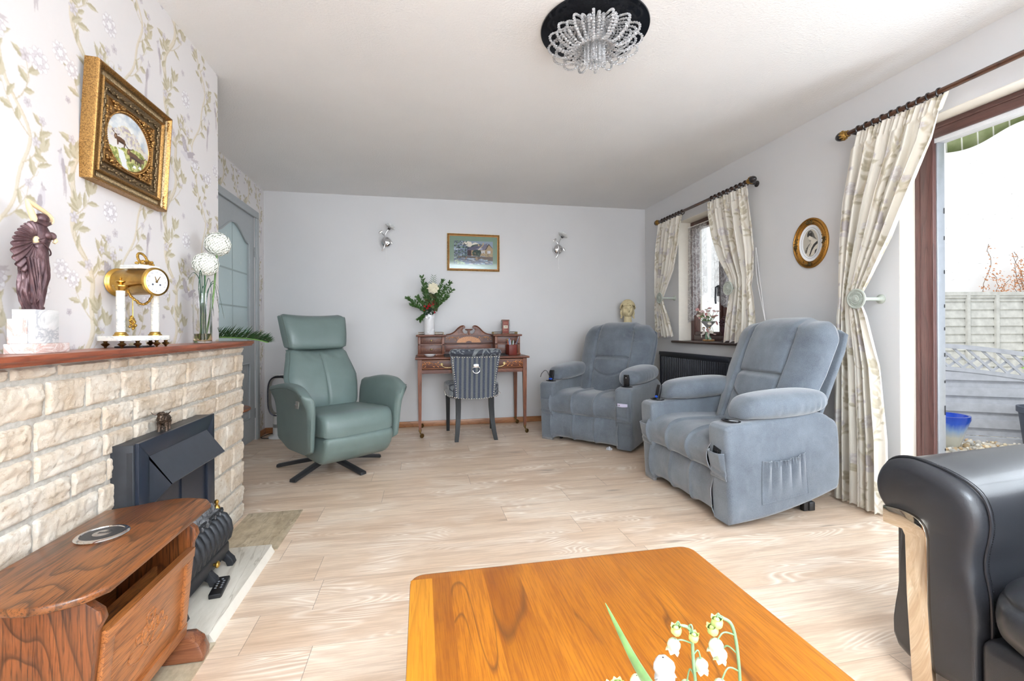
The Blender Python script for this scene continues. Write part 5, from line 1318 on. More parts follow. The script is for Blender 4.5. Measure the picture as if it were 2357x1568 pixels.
for k in range(15):
    z = lerp(.385, .79, k / 14); w = wch(z); y = ych(z); S_.append([(w * x * (1 if ab else 1), y + yy - (.012 * (1 - x * x) if yy < .03 else 0), z + (-.012 * (1 - x * x) if k == 0 else 0)) for x, yy, ab in [(t, 0.0, 0) for t in [-1 + i / 6 for i in range(13)]] + [(1, .055, 1), (.6, .07, 1), (0, .075, 1), (-.6, .07, 1), (-1, .055, 1)]])
sect_loft(b, S_); b.build('backrest', [M_STR], dc, ang=50)
b = MB()     # rolled top rail
def fn(u, v):
    a = 2 * PI * u; x = (v * 2 - 1) * .245; e = math.sqrt(max(0, 1 - abs(v * 2 - 1) ** 10)); r = .040 * e + .001
    return (x, .000 + r * 1.05 * math.cos(a) - .012, .805 + r * .95 * math.sin(a) - .004 * (1 - (v * 2 - 1) ** 2))
b.grid(fn, 28, 30, cu=True, cap=True); b.build('top_roll', M_DAM, dc, ang=70)
b = MB(); side_loft(b, [(.10, .375), (.078, .40), (.078, .47), (.11, .505), (.25, .515), (.43, .505), (.475, .47), (.475, .40), (.45, .375), (.25, .37)], .262, .05, wfun=lambda y, z: lerp(.90, 1.0, sm((y - .02) / .25)))
b.build('seat', M_DAM, dc)
M_STUD = simple('nickel_stud', srgb(228, 224, 214), .18, .03, metal=1.0)
def studs(pts, name='nail_heads'):
    b = MB()
    for p in pts: b.ell(p, (.0052, .0045, .0052), 8, 6)
    b.build(name, M_STUD, dc)
studs([(lerp(-.218, .218, k / 19), ych(.768) - .004 - .012 * (1 - (lerp(-.218, .218, k / 19) / .225) ** 2), .768 - .006 * (1 - (k / 9.5 - 1) ** 2)) for k in range(20)])
for s in (-1, 1): studs([(s * (wch(z) - .012), ych(z) - .003, z) for z in [lerp(.395, .755, k / 17) for k in range(18)]])
studs([(lerp(-.178, .178, k / 15), ych(.392) - .004 - .012 * (1 - (lerp(-.178, .178, k / 15) / .18) ** 2), .386 - .010 * (1 - (k / 7.5 - 1) ** 2)) for k in range(16)])
for s in (-1, 1): studs([(s * lerp(.19, .262, min(1, k / 4)), .03 + .032 * k, .392 + .002 * k) for k in range(12)])
b = MB(); b.at((.004, ych(.69) - .018, .683)).box(-.024, .024, -.004, .004, -.016, .016, .002); b.box(-.024, .024, -.008, -.002, .010, .016, .002); b.box(-.021, .021, -.009, -.003, -.004, .003, .002); b.build('pull_plate', M_CHROME, dc)
b = MB(); b.at((.004, ych(.66) - .026, .650)).tube([(.034 * math.cos(2 * PI * k / 32), 0, .034 * math.sin(2 * PI * k / 32)) for k in range(32)], .0038, 8, closed=True); b.build('pull_ring', M_CHROME, dc)
M_GLB = simple('gloss_black_lacquer', srgb(8, 8, 9), .45, .1, spec=.3)
for s in (-1, 1):
    b = MB(); S_ = [[(s * (.155 + dx) + a * w, y + c * w, z) for a, c in ((-1, -1), (1, -1), (1, 1), (-1, 1))] for z, dx, y, w in ((.39, 0, .055, .024), (.30, .0, .050, .023), (.18, .004, .030, .021), (.08, .014, -.005, .019), (.0, .026, -.045, .017))]
    sect_loft(b, S_); b.build('rear_leg', M_GLB, dc, ang=30)
    b = MB(); S_ = [[(s * .222 + a * w, .44 + c * w, z) for a, c in ((-1, -1), (1, -1), (1, 1), (-1, 1))] for z, w in ((.39, .021), (.0, .015))]
    sect_loft(b, S_); b.build('front_leg', M_GLB, dc, ang=30)

# ================================================================== ON THE BACK WALL
def sconce(x, z, label):
    s = thing('wall_light', label, 'wall light', (x, BACK, z), group='chrome rose wall lights on the back wall')
    b = MB(); b.ell((0, -.028, 0), (.058, .040, .058), 28, 16); b.build('wall_plate', M_CHROME, s)
    b = MB(); P = bez([(-.037, -.075, -.100), (-.018, -.082, -.070), (-.006, -.083, -.02), (-.010, -.083, .035), (.004, -.083, .085), (.030, -.085, .118)], 8); b.tube(P, .0058, 10); b.tube(bez([(-.009, -.080, .045), (-.020, -.078, .062), (-.035, -.078, .078)], 5), .003, 6)
    b.tube(bez([(-.004, -.08, -.04), (.015, -.085, -.035), (.038, -.085, -.018)], 5), .003, 6); b.tube([(-.006, -.083, 0), (-.003, -.04, 0)], .006, 8); b.build('stem', M_CHROME, s)
    b = MB()
    for c, a in (((-.050, -.079, .094), R(52)), ((.055, -.086, -.008), R(-22))): b.at(c, (0, a, 0)).ell((0, 0, 0), (.0095, .002, .021), 10, 8)
    b.at(); b.build('metal_leaf', M_CHROME, s)
    b = MB(); b.at((.030, -.085, .118), (0, R(25), 0)).lathe([(.006, -.004), (.013, .002), (.016, .014), (.010, .018)], 16); b.build('lamp_cup', M_BRONZE if 0 else simple('smoked_chrome', srgb(110, 110, 114), .15, .05, metal=1.0), s)
    b = MB(); c = Vector((.040, -.090, .142))
    for ring, (n, tilt, r, L) in enumerate(((8, .20, .014, .046), (7, .7, .010, .042), (6, 1.15, .006, .036))):
        for k in range(n):
            az = 2 * PI * k / n + ring * .5; e = Vector((math.cos(az), math.sin(az), 0)); d = (e * math.cos(tilt) + Vector((0, 0, 1)) * math.sin(tilt)).normalized(); t = Vector((-e.y, e.x, 0))
            rotm = Euler((0, R(28), 0)).to_matrix()
            def fn(u, v, d=d, e=e, t=t, L=L, r=r):
                x_ = (u - .5) * 2; w = L * .52 * math.sin(PI * min(1, .18 + .72 * v)); p = e * r + d * L * v * (1 - .16 * x_ * x_ * v + .04 * math.cos(u * 12)) + t * x_ * w - d.cross(t) * (.004 * x_ * x_)
                return tuple(c + rotm @ p)
            b.grid(fn, 8, 6)
    o = b.build('glass_rose', glass_rose, s, ang=80); md = o.modifiers.new('t', 'SOLIDIFY'); md.thickness = .0018
    b = MB(); b.tube([(.0, -.05, -.05), (.0, -.05, -.205)], .0011, 5); b.at((.0, -.05, -.205)).lathe([(.002, 0), (.0035, -.004), (.003, -.02), (.001, -.022)], 8); b.build('pull_cord', M_WHITE, s)
    return s
def rose_glass():
    m = NT('frosted_petal_glass'); m.base(m.ramp(m.noise(m.coord(), 80), [(0, srgb(236, 236, 232)), (1, (1, 1, 1))])); m.set(rough=.3, trans=.08, ior=1.45, spec=.6); return m.m
glass_rose = rose_glass()
sc1 = sconce(-.353, 1.924, 'chrome wall light with a glass rose, nearer the door, left of the framed tapestry')
sc2 = dup(sc1, (1.490, BACK, 1.902), 0, 'chrome wall light with a glass rose, right of the framed tapestry')

tp = thing('framed_tapestry', 'gold framed needlework picture of stone cottages and a bridge in a green mount', 'picture', (.553, BACK - .012, 1.842), rot=Euler((0, R(.35), 0)))
M_GLD2 = gold('bright_gold_frame', srgb(214, 172, 92), srgb(160, 112, 48), 60)
def rect_mould_xz(prof, hw, hh):
    b = MB(); vs = []; n = len(prof)
    for ins, y in prof: x, z = hw - ins, hh - ins; vs += [(-x, -y, -z), (x, -y, -z), (x, -y, z), (-x, -y, z)]
    b.add(vs, [(j * 4 + i, j * 4 + (i + 1) % 4, (j + 1) * 4 + (i + 1) % 4, (j + 1) * 4 + i) for j in range(n - 1) for i in range(4)]); return b
rect_mould_xz([(0, -.012), (0, .010), (.003, .014), (.007, .012)], .281, .1975).build('outer_frame', M_GLD2, tp, ang=30)
rect_mould_xz([(.007, .012), (.009, .007), (.012, .008)], .281, .1975).build('frame_groove', simple('dark_groove', srgb(84, 50, 26), .5, .1), tp, ang=30)
rect_mould_xz([(.012, .008), (.016, .010), (.020, .008), (.024, .003), (.024, -.0)], .281, .1975).build('inner_frame', simple('copper_slip', srgb(212, 156, 96), .35, .1, metal=.5), tp, ang=30)
b = MB(); b.box(-.258, .258, .000, .001, -.174, .174); b.build('mount', simple('sage_mount_board', srgb(116, 144, 124), .8, .03), tp)
rct = random.Random(6); nx, ny = 168, 100; polys = []
def pq(L, c, pts): polys.append((L, S(*c), [(p[0] * 1.68, p[1]) for p in pts]))
pq(0, (140, 156, 178), [(0, 0), (1, 0), (1, 1), (0, 1)])
for k in range(7): x, y = .30 + .05 * k, .72 + .2 * rct.random(); pq(1, (236, 230, 216), [(x - .09, y - .04), (x + .10, y - .07), (x + .08, y + .03), (x, y + .09), (x - .07, y + .05)])
pq(1, (232, 226, 212), [(.33, .72), (.5, .72), (.44, .95), (.36, .98)])
pq(2, (60, 82, 74), [(.42, .74), (.47, .82), (.56, .86), (.66, .88), (.74, .84), (.84, .86), (1, .70), (1, .6), (.4, .6)])
pq(3, (104, 102, 122), [(.33, .60), (.34, .74), (.45, .74), (.54, .80), (.72, .86), (.64, .60)]); pq(3, (112, 110, 130), [(.62, .62), (.74, .84), (.86, .92), (.82, .62)])
pq(4, (190, 166, 130), [(.60, .60), (.63, .60), (.76, .84), (.76, .93), (.73, .93), (.73, .84)]); pq(4, (190, 166, 130), [(.62, .78), (.65, .78), (.65, .86), (.61, .86)])
pq(4, (168, 146, 112), [(.80, .30), (.80, .64), (.89, .88), (.98, .70), (1, .70), (1, .28)]); pq(4, (172, 148, 112), [(.42, .36), (.42, .60), (.80, .62), (.80, .36)])
pq(5, (58, 44, 48), [(.79, .62), (.885, .88), (.89, .90), (.905, .88), (.825, .64)]); pq(5, (58, 44, 48), [(.89, .9), (.985, .73), (.97, .73), (.885, .86)])
for x in (.70, .75, .86, .90): pq(6, (206, 212, 222), [(x, .48), (x + .035, .48), (x + .035, .60), (x, .60)])
pq(5, (74, 60, 66), [(.34, .36), (.34, .60), (.44, .60), (.44, .36)])
pq(6, (46, 70, 62), [(.48, .36), (.46, .50), (.50, .60), (.58, .62), (.68, .60), (.70, .48), (.66, .34)])
pq(7, (92, 78, 68), [(.10, .26), (.10, .36), (.30, .34), (1, .34), (1, .16), (.82, .16), (.78, .22), (.70, .26), (.62, .20), (.56, .26), (.36, .28)])
pq(7, (150, 128, 104), [(.28, .22), (.28, .33), (.33, .33), (.33, .22)]); pq(8, (150, 128, 104), [(.55, .20), (.55, .32), (.60, .32), (.61, .18)])
pq(7, (88, 104, 132), [(0, 0), (0, .24), (.12, .26), (.34, .22), (.55, .24), (.7, .16), (1, .14), (1, 0)])
for k in range(90):
    x, y, w = rct.random(), rct.uniform(.0, .22), rct.uniform(.03, .12); pq(9, rct.choice(((160, 190, 206), (224, 224, 222), (62, 74, 98), (120, 146, 172), (70, 78, 88), (132, 130, 128))), [(x, y), (x + w, y - .008), (x + w * .8, y + .018), (x + .01, y + .022)])
for k in range(230):
    x, y = rct.uniform(-.02, .34), rct.uniform(.26, 1.0); x *= 1 - .35 * abs(y - .75); s = rct.uniform(.015, .04); pq(10, rct.choice(((48, 68, 70), (58, 80, 78), (70, 72, 96), (60, 86, 74), (52, 62, 82), (140, 172, 138))), [(x, y), (x + s, y + s * .5), (x + s * 1.7, y + s * .1), (x + s * .8, y - s * .8)])
for k in range(60): x, y = rct.uniform(.44, 1.0), rct.uniform(.34, .56); s = .02; pq(10, rct.choice(((48, 68, 70), (150, 172, 138), (96, 74, 66), (176, 152, 120), (120, 96, 80))), [(x, y), (x + s, y + s), (x + s, y - s)])
for k in range(60): x, y = rct.uniform(0, .24), rct.uniform(0, .22); y *= max(0, 1 - x * 3.2); s = .04; pq(11, rct.choice(((170, 196, 166), (150, 182, 150), (186, 206, 178), (84, 110, 84))), [(x, y), (x + s, y + s * .4), (x + s * 1.4, y), (x + s * .5, y - s * .4)])
img = raster(polys, 1.68, 1.0, .01, S(120, 120, 120), wrap=False)
paint_grid('needlework', 0, 0, img, tp, lambda u, v: (-.210 + .420 * u, -.0012, -.126 + .252 * v), vcol_mat('wool_stitches', .9, .3), oval=False)
b = MB(); b.box(-.258, .258, -.0035, -.0025, -.174, .174); b.build('picture_glass', M_PANE, tp)

# ---- bust on a pedestal behind the recliner
bu = thing('classical_bust', 'cream plaster classical head with curly hair on a pedestal in the corner', 'bust', (2.245, 4.70, 0), R(-18))
M_PLS = simple('cream_plaster', srgb(222, 206, 164), .5, .06, 30, bump=.2)
pd = MB(); pd.at((2.245, 4.70, 0)).lathe([(.13, 0), (.13, .03), (.11, .05), (.085, .07), (.08, .80), (.10, .82), (.12, .84), (.12, .87)], 32)
tag(pd.build('pedestal', M_PLS), 'round cream pedestal hidden behind the far recliner, carrying the bust', 'pedestal')
b = MB(); hz_ = 1.228
b.lathe([(.075, .871), (.08, .89), (.05, .91), (.045, .93)], 28)
side = bez([(0, 0, .93), (0, 0, .98)], 2)
S_ = []
for z, rx, ry, cy in ((.93, .055, .05, 0), (.98, .10, .06, 0), (1.03, .095, .055, 0), (1.06, .06, .05, 0), (1.09, .044, .046, .005), (1.125, .042, .045, .005), (1.15, .040, .044, 0)):
    S_.append([(rx * math.cos(a), cy + ry * math.sin(a), z) for a in [2 * PI * k / 28 for k in range(28)]])
sect_loft(b, S_)
def headfn(u, v):
    a = 2 * PI * u; q = -PI / 2 + PI * v; x = math.cos(a) * math.cos(q); y = math.sin(a) * math.cos(q); z = math.sin(q)
    fx = x * .064; fy = y * .080; fz = z * .098
    if y < 0:        # face: front flattened, jaw narrowed, features
        f = -y; jaw = 1 - .30 * sm((-.15 - z) / .8); fx *= jaw; 
        fy *= .96 - .05 * sm((-z - .5) / .4)
        nose = math.exp(-(x / .15) ** 2) * (sm((.22 - z) / .35) if z > -.22 else sm((z + .34) / .10)); fy -= .022 * nose * sm(f * 1.4)
        brow = math.exp(-((z - .22) / .07) ** 2) * math.exp(-(abs(abs(x) - .38) / .28) ** 2); fy -= .009 * brow
        eye = math.exp(-((z - .07) / .10) ** 2) * math.exp(-((abs(x) - .38) / .17) ** 2); fy += .017 * eye
        lid = math.exp(-((z - .05) / .045) ** 2) * math.exp(-((abs(x) - .38) / .12) ** 2); fy -= .010 * lid
        lip = (math.exp(-((z + .43) / .035) ** 2) + math.exp(-((z + .54) / .045) ** 2)) * math.exp(-(x / .22) ** 2); fy -= .005 * lip
        fy += .004 * math.exp(-((z + .485) / .018) ** 2) * math.exp(-(x / .26) ** 2); fy -= .007 * math.exp(-((z + .78) / .12) ** 2) * math.exp(-(x / .3) ** 2)
    else: fx *= 1.05; fy *= 1.05
    return (fx, fy, hz_ + fz)
b.grid(headfn, 110, 90, cu=True, cap=True)
for s in (-1, 1): b.ell((s * .064, .004, hz_ - .006), (.008, .014, .024), 10, 8)
b.build('head', M_PLS, bu, ang=80)
b = MB(); rg = random.Random(4)
for k in range(420):
    a = rg.uniform(0, 2 * PI); q = rg.uniform(.18, 1.5); x, y, z = math.cos(a) * math.cos(q), math.sin(a) * math.cos(q), math.sin(q)
    if y < -.25 and z < .46: continue
    r = rg.uniform(.013, .021); c = Vector((x * .079, y * .094, hz_ + z * .106)); d = Vector((x, y, z)); t = d.orthogonal().normalized(); t2 = d.cross(t); o_ = rg.random() * 6
    b.tube([c + (t * math.cos(o_ + w_) + t2 * math.sin(o_ + w_)) * r * (1 - w_ / 9) * .8 + d * .003 * w_ / 3 for w_ in [j * .8 for j in range(8)]], [.005, .0055, .0055, .005, .005, .0045, .004, .003], 6)
for s in (-1, 1):
    for k in range(8): b.ell((s * (.066 + .004 * math.sin(k)), .022, hz_ - .02 - .010 * k), (.011, .011, .009), 8, 6)
for k in range(60):
    a = rg.uniform(.1, PI - .1); z = rg.uniform(-.6, .3); b.ell((.066 * math.cos(a), .02 + .07 * math.sin(a), hz_ + .09 * z), (.014, .014, .012), 8, 6)
b.build('curly_hair', M_PLS, bu, ang=80)
# ================================================================== RECLINERS
def velvet():
    m = NT('slate_velour'); v = m.coord(); n = m.noise(v, 6, 4, .6); f = m.noise(v, 420, 2, .7); w = m.noise(m.coord(scale=(1, 1, .5)), 26, 3)
    c = m.ramp(n, [(.3, srgb(74, 81, 90)), (.7, srgb(100, 108, 117))]); c = m.mix(m.math('MULTIPLY', m.ramp(f, [(.35, 0), (.65, 1)]), .30), c, srgb(146, 153, 160))
    c = m.mix(m.math('MULTIPLY', m.ramp(w, [(.55, 0), (.72, 1)]), .18), c, srgb(132, 138, 142))
    m.base(c); m.set(rough=.85, sheen=.5, sheenr=.5, spec=.12); m.bump(f, .25, .0008); return m.m
M_VEL = velvet()
ap = [(.0, .022), (-.012, .25), (-.026, .475), (-.018, .512), (.01, .527), (.12, .538), (.35, .562), (.53, .572), (.60, .545), (.648, .50), (.66, .35), (.655, .19), (.60, .150), (.40, .088), (.20, .045)]
rc = thing('recliner_armchair', 'slate grey velour recliner, the nearer and larger, with gathered side pocket, by the patio curtain', 'armchair', (1.512, 2.472, 0), R(-90), 'slate grey recliners')
for s in (-1, 1):
    P = bez([(p[0], p[1], 0) for p in ap + [ap[0]]], 3)[:-1]; P = [(p.x, p.y) for p in P]
    b = MB(); b.slab(P, s * .300 if s > 0 else -.452, .452 if s > 0 else s * .300, .024, 4, axis='X'); arm = b.build('armrest', M_VEL, rc, ang=75)
    b = MB()     # padded arm cushion with puckered lower seam
    def fn(u, v, s=s):
        a = 2 * PI * u; q = -PI / 2 + PI * v; pw = lambda t, e: math.copysign(abs(t) ** e, t); c_ = pw(math.cos(q), .55) if 0 < v < 1 else .001
        sy, ca, sa = pw(math.sin(q), .75), pw(math.cos(a), .72), pw(math.sin(a), .8)
        y = .352 + .262 * sy; wdt = .122 * (1 - .10 * sy * sy); x = s * .362 + wdt * c_ * ca; hgt = (.074 if sa > 0 else .066)
        z = .612 + hgt * c_ * sa + .018 * (y - .35) / .26 - .03 * sm((.16 - y) / .1)
        x += s * .0045 * c_ * math.sin(y * 150) * math.exp(-((sa + .15) / .45) ** 2) * (ca * s > 0) * sm((y - .2) / .1)
        if sa < 0: z = max(z, .545 + .02 * (y / .6) if abs(x - s * .376) < .076 else z)
        return (x, y, z)
    b.grid(fn, 56, 60, cu=True, cap=True); pad = b.build('arm_cushion', M_VEL, rc, ang=80)
    b = MB(); b.at((s * .376, .062, .534), (R(-5), 0, 0)).lathe([(.030, -.003), (.034, -.001), (.046, .0), (.048, .003), (.046, .006), (.036, .006), (.034, .002), (.032, -.0), (.001, -.001)], 32, cap=False); b.build('cup_holder', simple('glossy_black_ring', srgb(18, 18, 20), .15, .05), arm)
    # slim front pocket and gathered side pocket
    b = MB()
    def fn(u, v, s=s):
        x = s * .376 + (u - .5) * .125; z = lerp(.245, .385, v); sag = .010 * math.sin(PI * u) * v; return (x, -.012 - .062 * (z - .25) - .004 - .024 * v * min(1, math.sin(PI * u) * 2.4) + .003 * math.sin(z * 160 + x * 30) * math.exp(-((v - .25) / .2) ** 2), z - .006 * math.sin(PI * u) * v)
    b.grid(fn, 14, 20); o = b.build('front_pocket', M_VEL, arm); md = o.modifiers.new('t', 'SOLIDIFY'); md.thickness = .004
    b = MB()
    def fn(u, v, s=s):
        y = lerp(lerp(.180, .182, v), lerp(.455, .435, v), u); z0 = lerp(.118, .158, u); z1 = lerp(.340, .372, u) - .016 * math.sin(PI * u); z = lerp(z0, z1, v)
        e = min(1, min(u, 1 - u) * 9) * min(1, v * 7) 
        f = .017 * abs(math.sin(u * PI * 4.5 + .35 * math.sin(v * 3))) * sm(v * 1.15) ** 1.2 + .003 * math.sin(u * 2 * PI * 21) * sm((v - .82) / .15) + .006 * math.sin(PI * u) * math.sin(PI * min(1, v))
        return (s * (.4525 + .001 + e * f), y, z)
    b.grid(fn, 120, 44); o = b.build('side_pocket', M_VEL, arm, ang=80); md = o.modifiers.new('t', 'SOLIDIFY'); md.thickness = .003; md.offset = -1
    b = MB(); b.tube([fn(0, 0), fn(0, 1), fn(0, 0)][:2], .0022, 5); b.tube([fn(k / 30, 0) for k in range(31)], .0022, 5); b.tube([fn(1, 0), fn(1, 1)], .0022, 5); b.tube([fn(k / 60, 1) for k in range(61)], .0032, 5); b.build('pocket_piping', M_VEL, arm)
gv = lambda x, c, w: math.exp(-((x - c) / w) ** 2)
def strip_surface(name, path, hw, seams, depth, puffh, parent, flare=0, hole=None, nu=90, nv=70, wav=0):
    P = bez([(p[0], p[1], 0) for p in path], 12); N = len(P) - 1; b = MB()
    def fn(u, v):
        t = v * N; i = min(N - 1, int(t)); p = P[i].lerp(P[i + 1], t - i); d = (P[min(i + 2, N)] - P[max(i - 1, 0)]).normalized(); nrm = Vector((d.y, -d.x, 0))
        x = (u * 2 - 1); e = (1 - abs(x) ** 8) ** .5 if abs(x) < 1 else 0; ev = sm(min(v, 1 - v) * 5)
        off = puffh * e * ev * (.55 + .45 * abs(math.cos(x * PI * 1.5))) - .012 * (1 - e)
        for c in seams: off -= depth * gv(x, c * (1 + flare * v), .028) * (.3 + .7 * ev)
        if wav: off += wav * noise.noise(Vector((x * 3, v * 5, 2)))
        q = p - nrm * off if 0 else p + nrm * off
        return (x * hw, q.x, q.y)
    b.grid(fn, nu, nv); o = b.build(name, M_VEL, parent, ang=85); return o
strip_surface('seat', [(.60, .44), (.45, .452), (.30, .462), (.12, .462), (.02, .440), (-.030, .39), (-.038, .33), (-.015, .275), (.03, .252)][::-1], .330, (-.34, .34), .014, .020, rc, wav=.006)
strip_surface('footrest', [(.06, .275), (.010, .262), (-.012, .20), (-.016, .13), (-.006, .065), (.02, .035), (.07, .030)][::-1], .332, (-.33, .33), .008, .014, rc, flare=-.0, wav=.006)
b = MB(); b.box(-.305, .305, .045, .62, .05, .42); b.build('inner_frame', M_VEL, rc)
# back: three upholstered channels, the centre one quilted across
def yb_(z): return interp([(.40, .43), (.55, .50), (.75, .585), (.90, .650), (1.0, .690), (1.10, .735)], z)[0]
b = MB(); HWB = .376
def ztop(x): return 1.062 - .015 * x * x - .10 * max(0, abs(x) - .72) ** 2 / .0784 + .020 * sm((.60 - abs(x)) / .22)
def wob(z): return HWB * interp([(.40, .80), (.50, .86), (.60, .93), (.75, .99), (.95, 1.0), (1.10, .97)], z)[0]
def bf(u, v):
    x = u * 2 - 1; zt = ztop(x); z = lerp(.40, zt, v); ex = (1 - abs(x) ** 6) ** .5 if abs(x) < 1 else 0; tv = min(1, (1 - v) / .10); ev = math.sqrt(max(0, 1 - (1 - tv) ** 2)) if v > .9 else 1
    k = ex * ev; cs = .50 - .03 * v
    puff = .030 * (1 - ((abs(x) - cs) / .5) ** 2 if abs(x) > cs else 1) 
    if abs(x) < cs:
        puff = .050 * (1 - (x / cs) ** 2 * .5) * (.6 + .4 * abs(math.sin(PI * min(1, (1 - v) / .50)) if v > .50 else .7))
        puff -= .028 * gv(v, .50, .018) * sm((cs - abs(x)) / .06) + .016 * gv(v, .255 + .10 * (x / cs) ** 2, .018) * sm((cs - abs(x)) / .06)
    seamd = .020 * gv(abs(x), cs, .035)
    wr = .004 * noise.noise(Vector((x * 5, v * 6, 1))) + .0022 * math.sin(z * 170 + x * 20) * gv(abs(x), cs, .09) * sm((v - .7) / .1)
    y = yb_(z) + .05 - (.085 + puff - seamd + wr) * k - .02 * (1 - 0) * (x * x) * -.6
    return (wob(z) * x, y, z)
b.grid(bf, 110, 110)
def bb(u, v):
    x = u * 2 - 1; z = lerp(.40, ztop(x), v); ex = (1 - abs(x) ** 6) ** .5 if abs(x) < 1 else 0; tv = min(1, (1 - v) / .08); ev = math.sqrt(max(0, 1 - (1 - tv) ** 2))
    return (wob(z) * x, yb_(z) + .05 + .045 * ex * ev + .012 * x * x, z)
b.grid(bb, 50, 40); b.build('backrest', M_VEL, rc, ang=85)
b = MB()
b.slab([(-.355, .0), (.355, .0), (.365, .50), (.35, .60), (.30, .625), (-.30, .625), (-.35, .60), (-.365, .50)], 0, .03, .012, 3, axis='Z')
o = b.build('rear_panel', M_VEL, rc); o.location = (0, .60, .42); o.rotation_euler = (R(90 - 22.5), 0, 0)
b = MB(); b.box(-.27, .27, .10, .14, .03, .05); b.box(-.27, .27, .50, .54, .04, .12); b.box(-.27, -.24, .10, .62, .02, .055); b.box(.24, .27, .10, .62, .02, .055)
for x in (-.3, .3):
    b.box(x - .015, x + .015, .56, .60, 0, .14, .004); b.box(x - .02, x + .02, .59, .63, .0, .05, .006); b.box(x - .012, x + .012, .10, .13, 0, .05, .004)
b.build('recline_mechanism', M_BLACKP, rc)
rc1 = dup(rc, (1.3785, 3.765, 0), R(-49.8), 'slate grey velour recliner in the far right corner, in front of the bust and radiator')
for o_ in (rc, rc1):       # bright metal runners under the front of the left arm
    b = MB(); b.box(-.444, -.33, .006, .03, .0, .022, .002); b.build('steel_glide', M_ALU, o_)
# things on and in the recliners
def in_chair(root, p):
    a = root.rotation_euler.z; x, y, z = p; L = root.location; return (L.x + x * math.cos(a) - y * math.sin(a), L.y + x * math.sin(a) + y * math.cos(a), z)
M_BLU = simple('blue_button', srgb(40, 96, 220), .3, .05)
def handset(root, sx, label, blue=True, tilt=-12):
    h = thing('recliner_handset', label, 'remote control', in_chair(root, (sx * .376, .060, .541)), group='recliner handsets in the cup holders'); h.rotation_euler = (R(tilt), 0, root.rotation_euler.z)
    b = MB(); b.slab([(-.022, 0), (.022, 0), (.024, .06), (.020, .095), (-.020, .095), (-.024, .06)], -.009, .009, .004, 3, axis='Y'); b.build('handset_body', M_BLACKP, h)
    b = MB(); b.at((0, -.010, .012)).ell((0, 0, 0), (.020, .004, .009), 12, 6) if blue else b.at((0, -.0095, .07)).ell((0, 0, 0), (.005, .003, .005), 10, 6); b.build('handset_button', M_BLU if blue else M_CHROME, h)
    return h
handset(rc, -1, 'black handset with blue keys in the far arm of the nearer recliner')
handset(rc1, -1, 'black handset with blue keys on the left arm of the far recliner')
handset(rc1, 1, 'upright black handset on the right arm of the far recliner', False, 4)
b = MB(); p0 = in_chair(rc1, (-.376, .05, .56)); b.tube(bez([p0, (p0[0] - .03, p0[1] + .03, .63), (p0[0] - .07, p0[1] + .03, .61), (p0[0] - .085, p0[1] + .04, .57)], 6), .003, 6); tag(b.build('handset_cable', M_BLACKP), 'thin black cable looping from the left handset of the far recliner', 'cable')
def phone(root, sx, z, label, case, rot=0, th=.008):
    h = thing('mobile_phone', label, 'phone', in_chair(root, (sx * .376, -.0255, z)), group=None); h.rotation_euler = (0, 0, root.rotation_euler.z)
    b = MB()
    if rot: b.at((0, 0, 0), (0, R(rot), 0))
    b.slab([(-.029, -.044), (.029, -.044), (.029, .044), (-.029, .044)], -th / 2, th / 2, .003, 2, axis='Y'); b.build('phone_body', case, h)
    b = MB()
    if rot: b.at((0, 0, 0), (0, R(rot), 0))
    b.ell((.014, -th / 2, .03), (.010, .002, .011), 10, 6); b.ell((.014, -th / 2 - .001, .034), (.004, .002, .004), 8, 6, mi=1); b.ell((.014, -th / 2 - .001, .024), (.004, .002, .004), 8, 6, mi=1); b.build('camera_bump', [case, M_BLACKP], h)
phone(rc1, 1, .376, 'lilac phone sticking out of the front pocket of the far recliner', simple('lilac_case', srgb(212, 206, 226), .3, .02), -90)
phone(rc, 1, .362, 'black phone with shiny edge in the front pocket of the nearer recliner', simple('dark_phone', srgb(30, 32, 34), .2, .05), 12)
# scrap of plastic on the floor
b = MB(); rg = random.Random(3)
def fn(u, v): a = 2 * PI * u; q = PI * v * .5; r = .026 * (1 + .35 * noise.noise(Vector((math.cos(a) * 2, math.sin(a) * 2, v * 3)))); return (1.545 + r * math.cos(a) * math.cos(q), 3.600 + r * math.sin(a) * math.cos(q), .001 + .022 * math.sin(q) * (1 + .3 * noise.noise(Vector((math.cos(a) * 3, math.sin(a) * 3, 7)))))
b.grid(fn, 18, 8, cu=True, cap=True); m_ = NT('crumpled_clear_film'); m_.base(m_.ramp(m_.noise(m_.coord(), 60), [(0, srgb(210, 214, 226)), (1, srgb(250, 250, 252))])); m_.set(rough=.2, trans=.4)
tag(b.build('plastic_wrapper', m_.m, flat=True), 'small crumpled scrap of clear plastic on the floor under the far recliner', 'wrapper')

# ================================================================== RADIATOR
ra = thing('radiator', 'black panel radiator on the right wall below the small window', 'radiator', (RIGHT, 3.86, 0))
M_RAD = simple('black_radiator_paint', srgb(38, 42, 52), .38, .05)
b = MB(); y0, y1 = -.52, .585
b.box(-.058, -.050, y0, y1, .20, .755, .003); n = 33
for k in range(n): y = lerp(y0 + .03, y1 - .03, k / (n - 1)); b.slab([(-.058, y - .011), (-.066, y - .007), (-.066, y + .007), (-.058, y + .011)], .235, .722, axis='Z')
b.box(-.063, -.052, y0, y1, .728, .757, .003); b.build('front_panel', M_RAD, ra, ang=30)
b = MB(); b.box(-.10 + .03, -.012, y0 - .004, y1 + .004, .757, .775, .004); b.box(-.075, -.066, y0 - .004, y1 + .004, .742, .777, .002); b.build('top_grille', M_RAD, ra)
b = MB(); b.box(-.066, -.014, y0 - .004, y0, .2, .76); b.box(-.066, -.014, y1, y1 + .004, .2, .76); b.box(-.03, -.02, y0 + .02, y1 - .02, .2, .74); b.build('side_cover', M_RAD, ra)
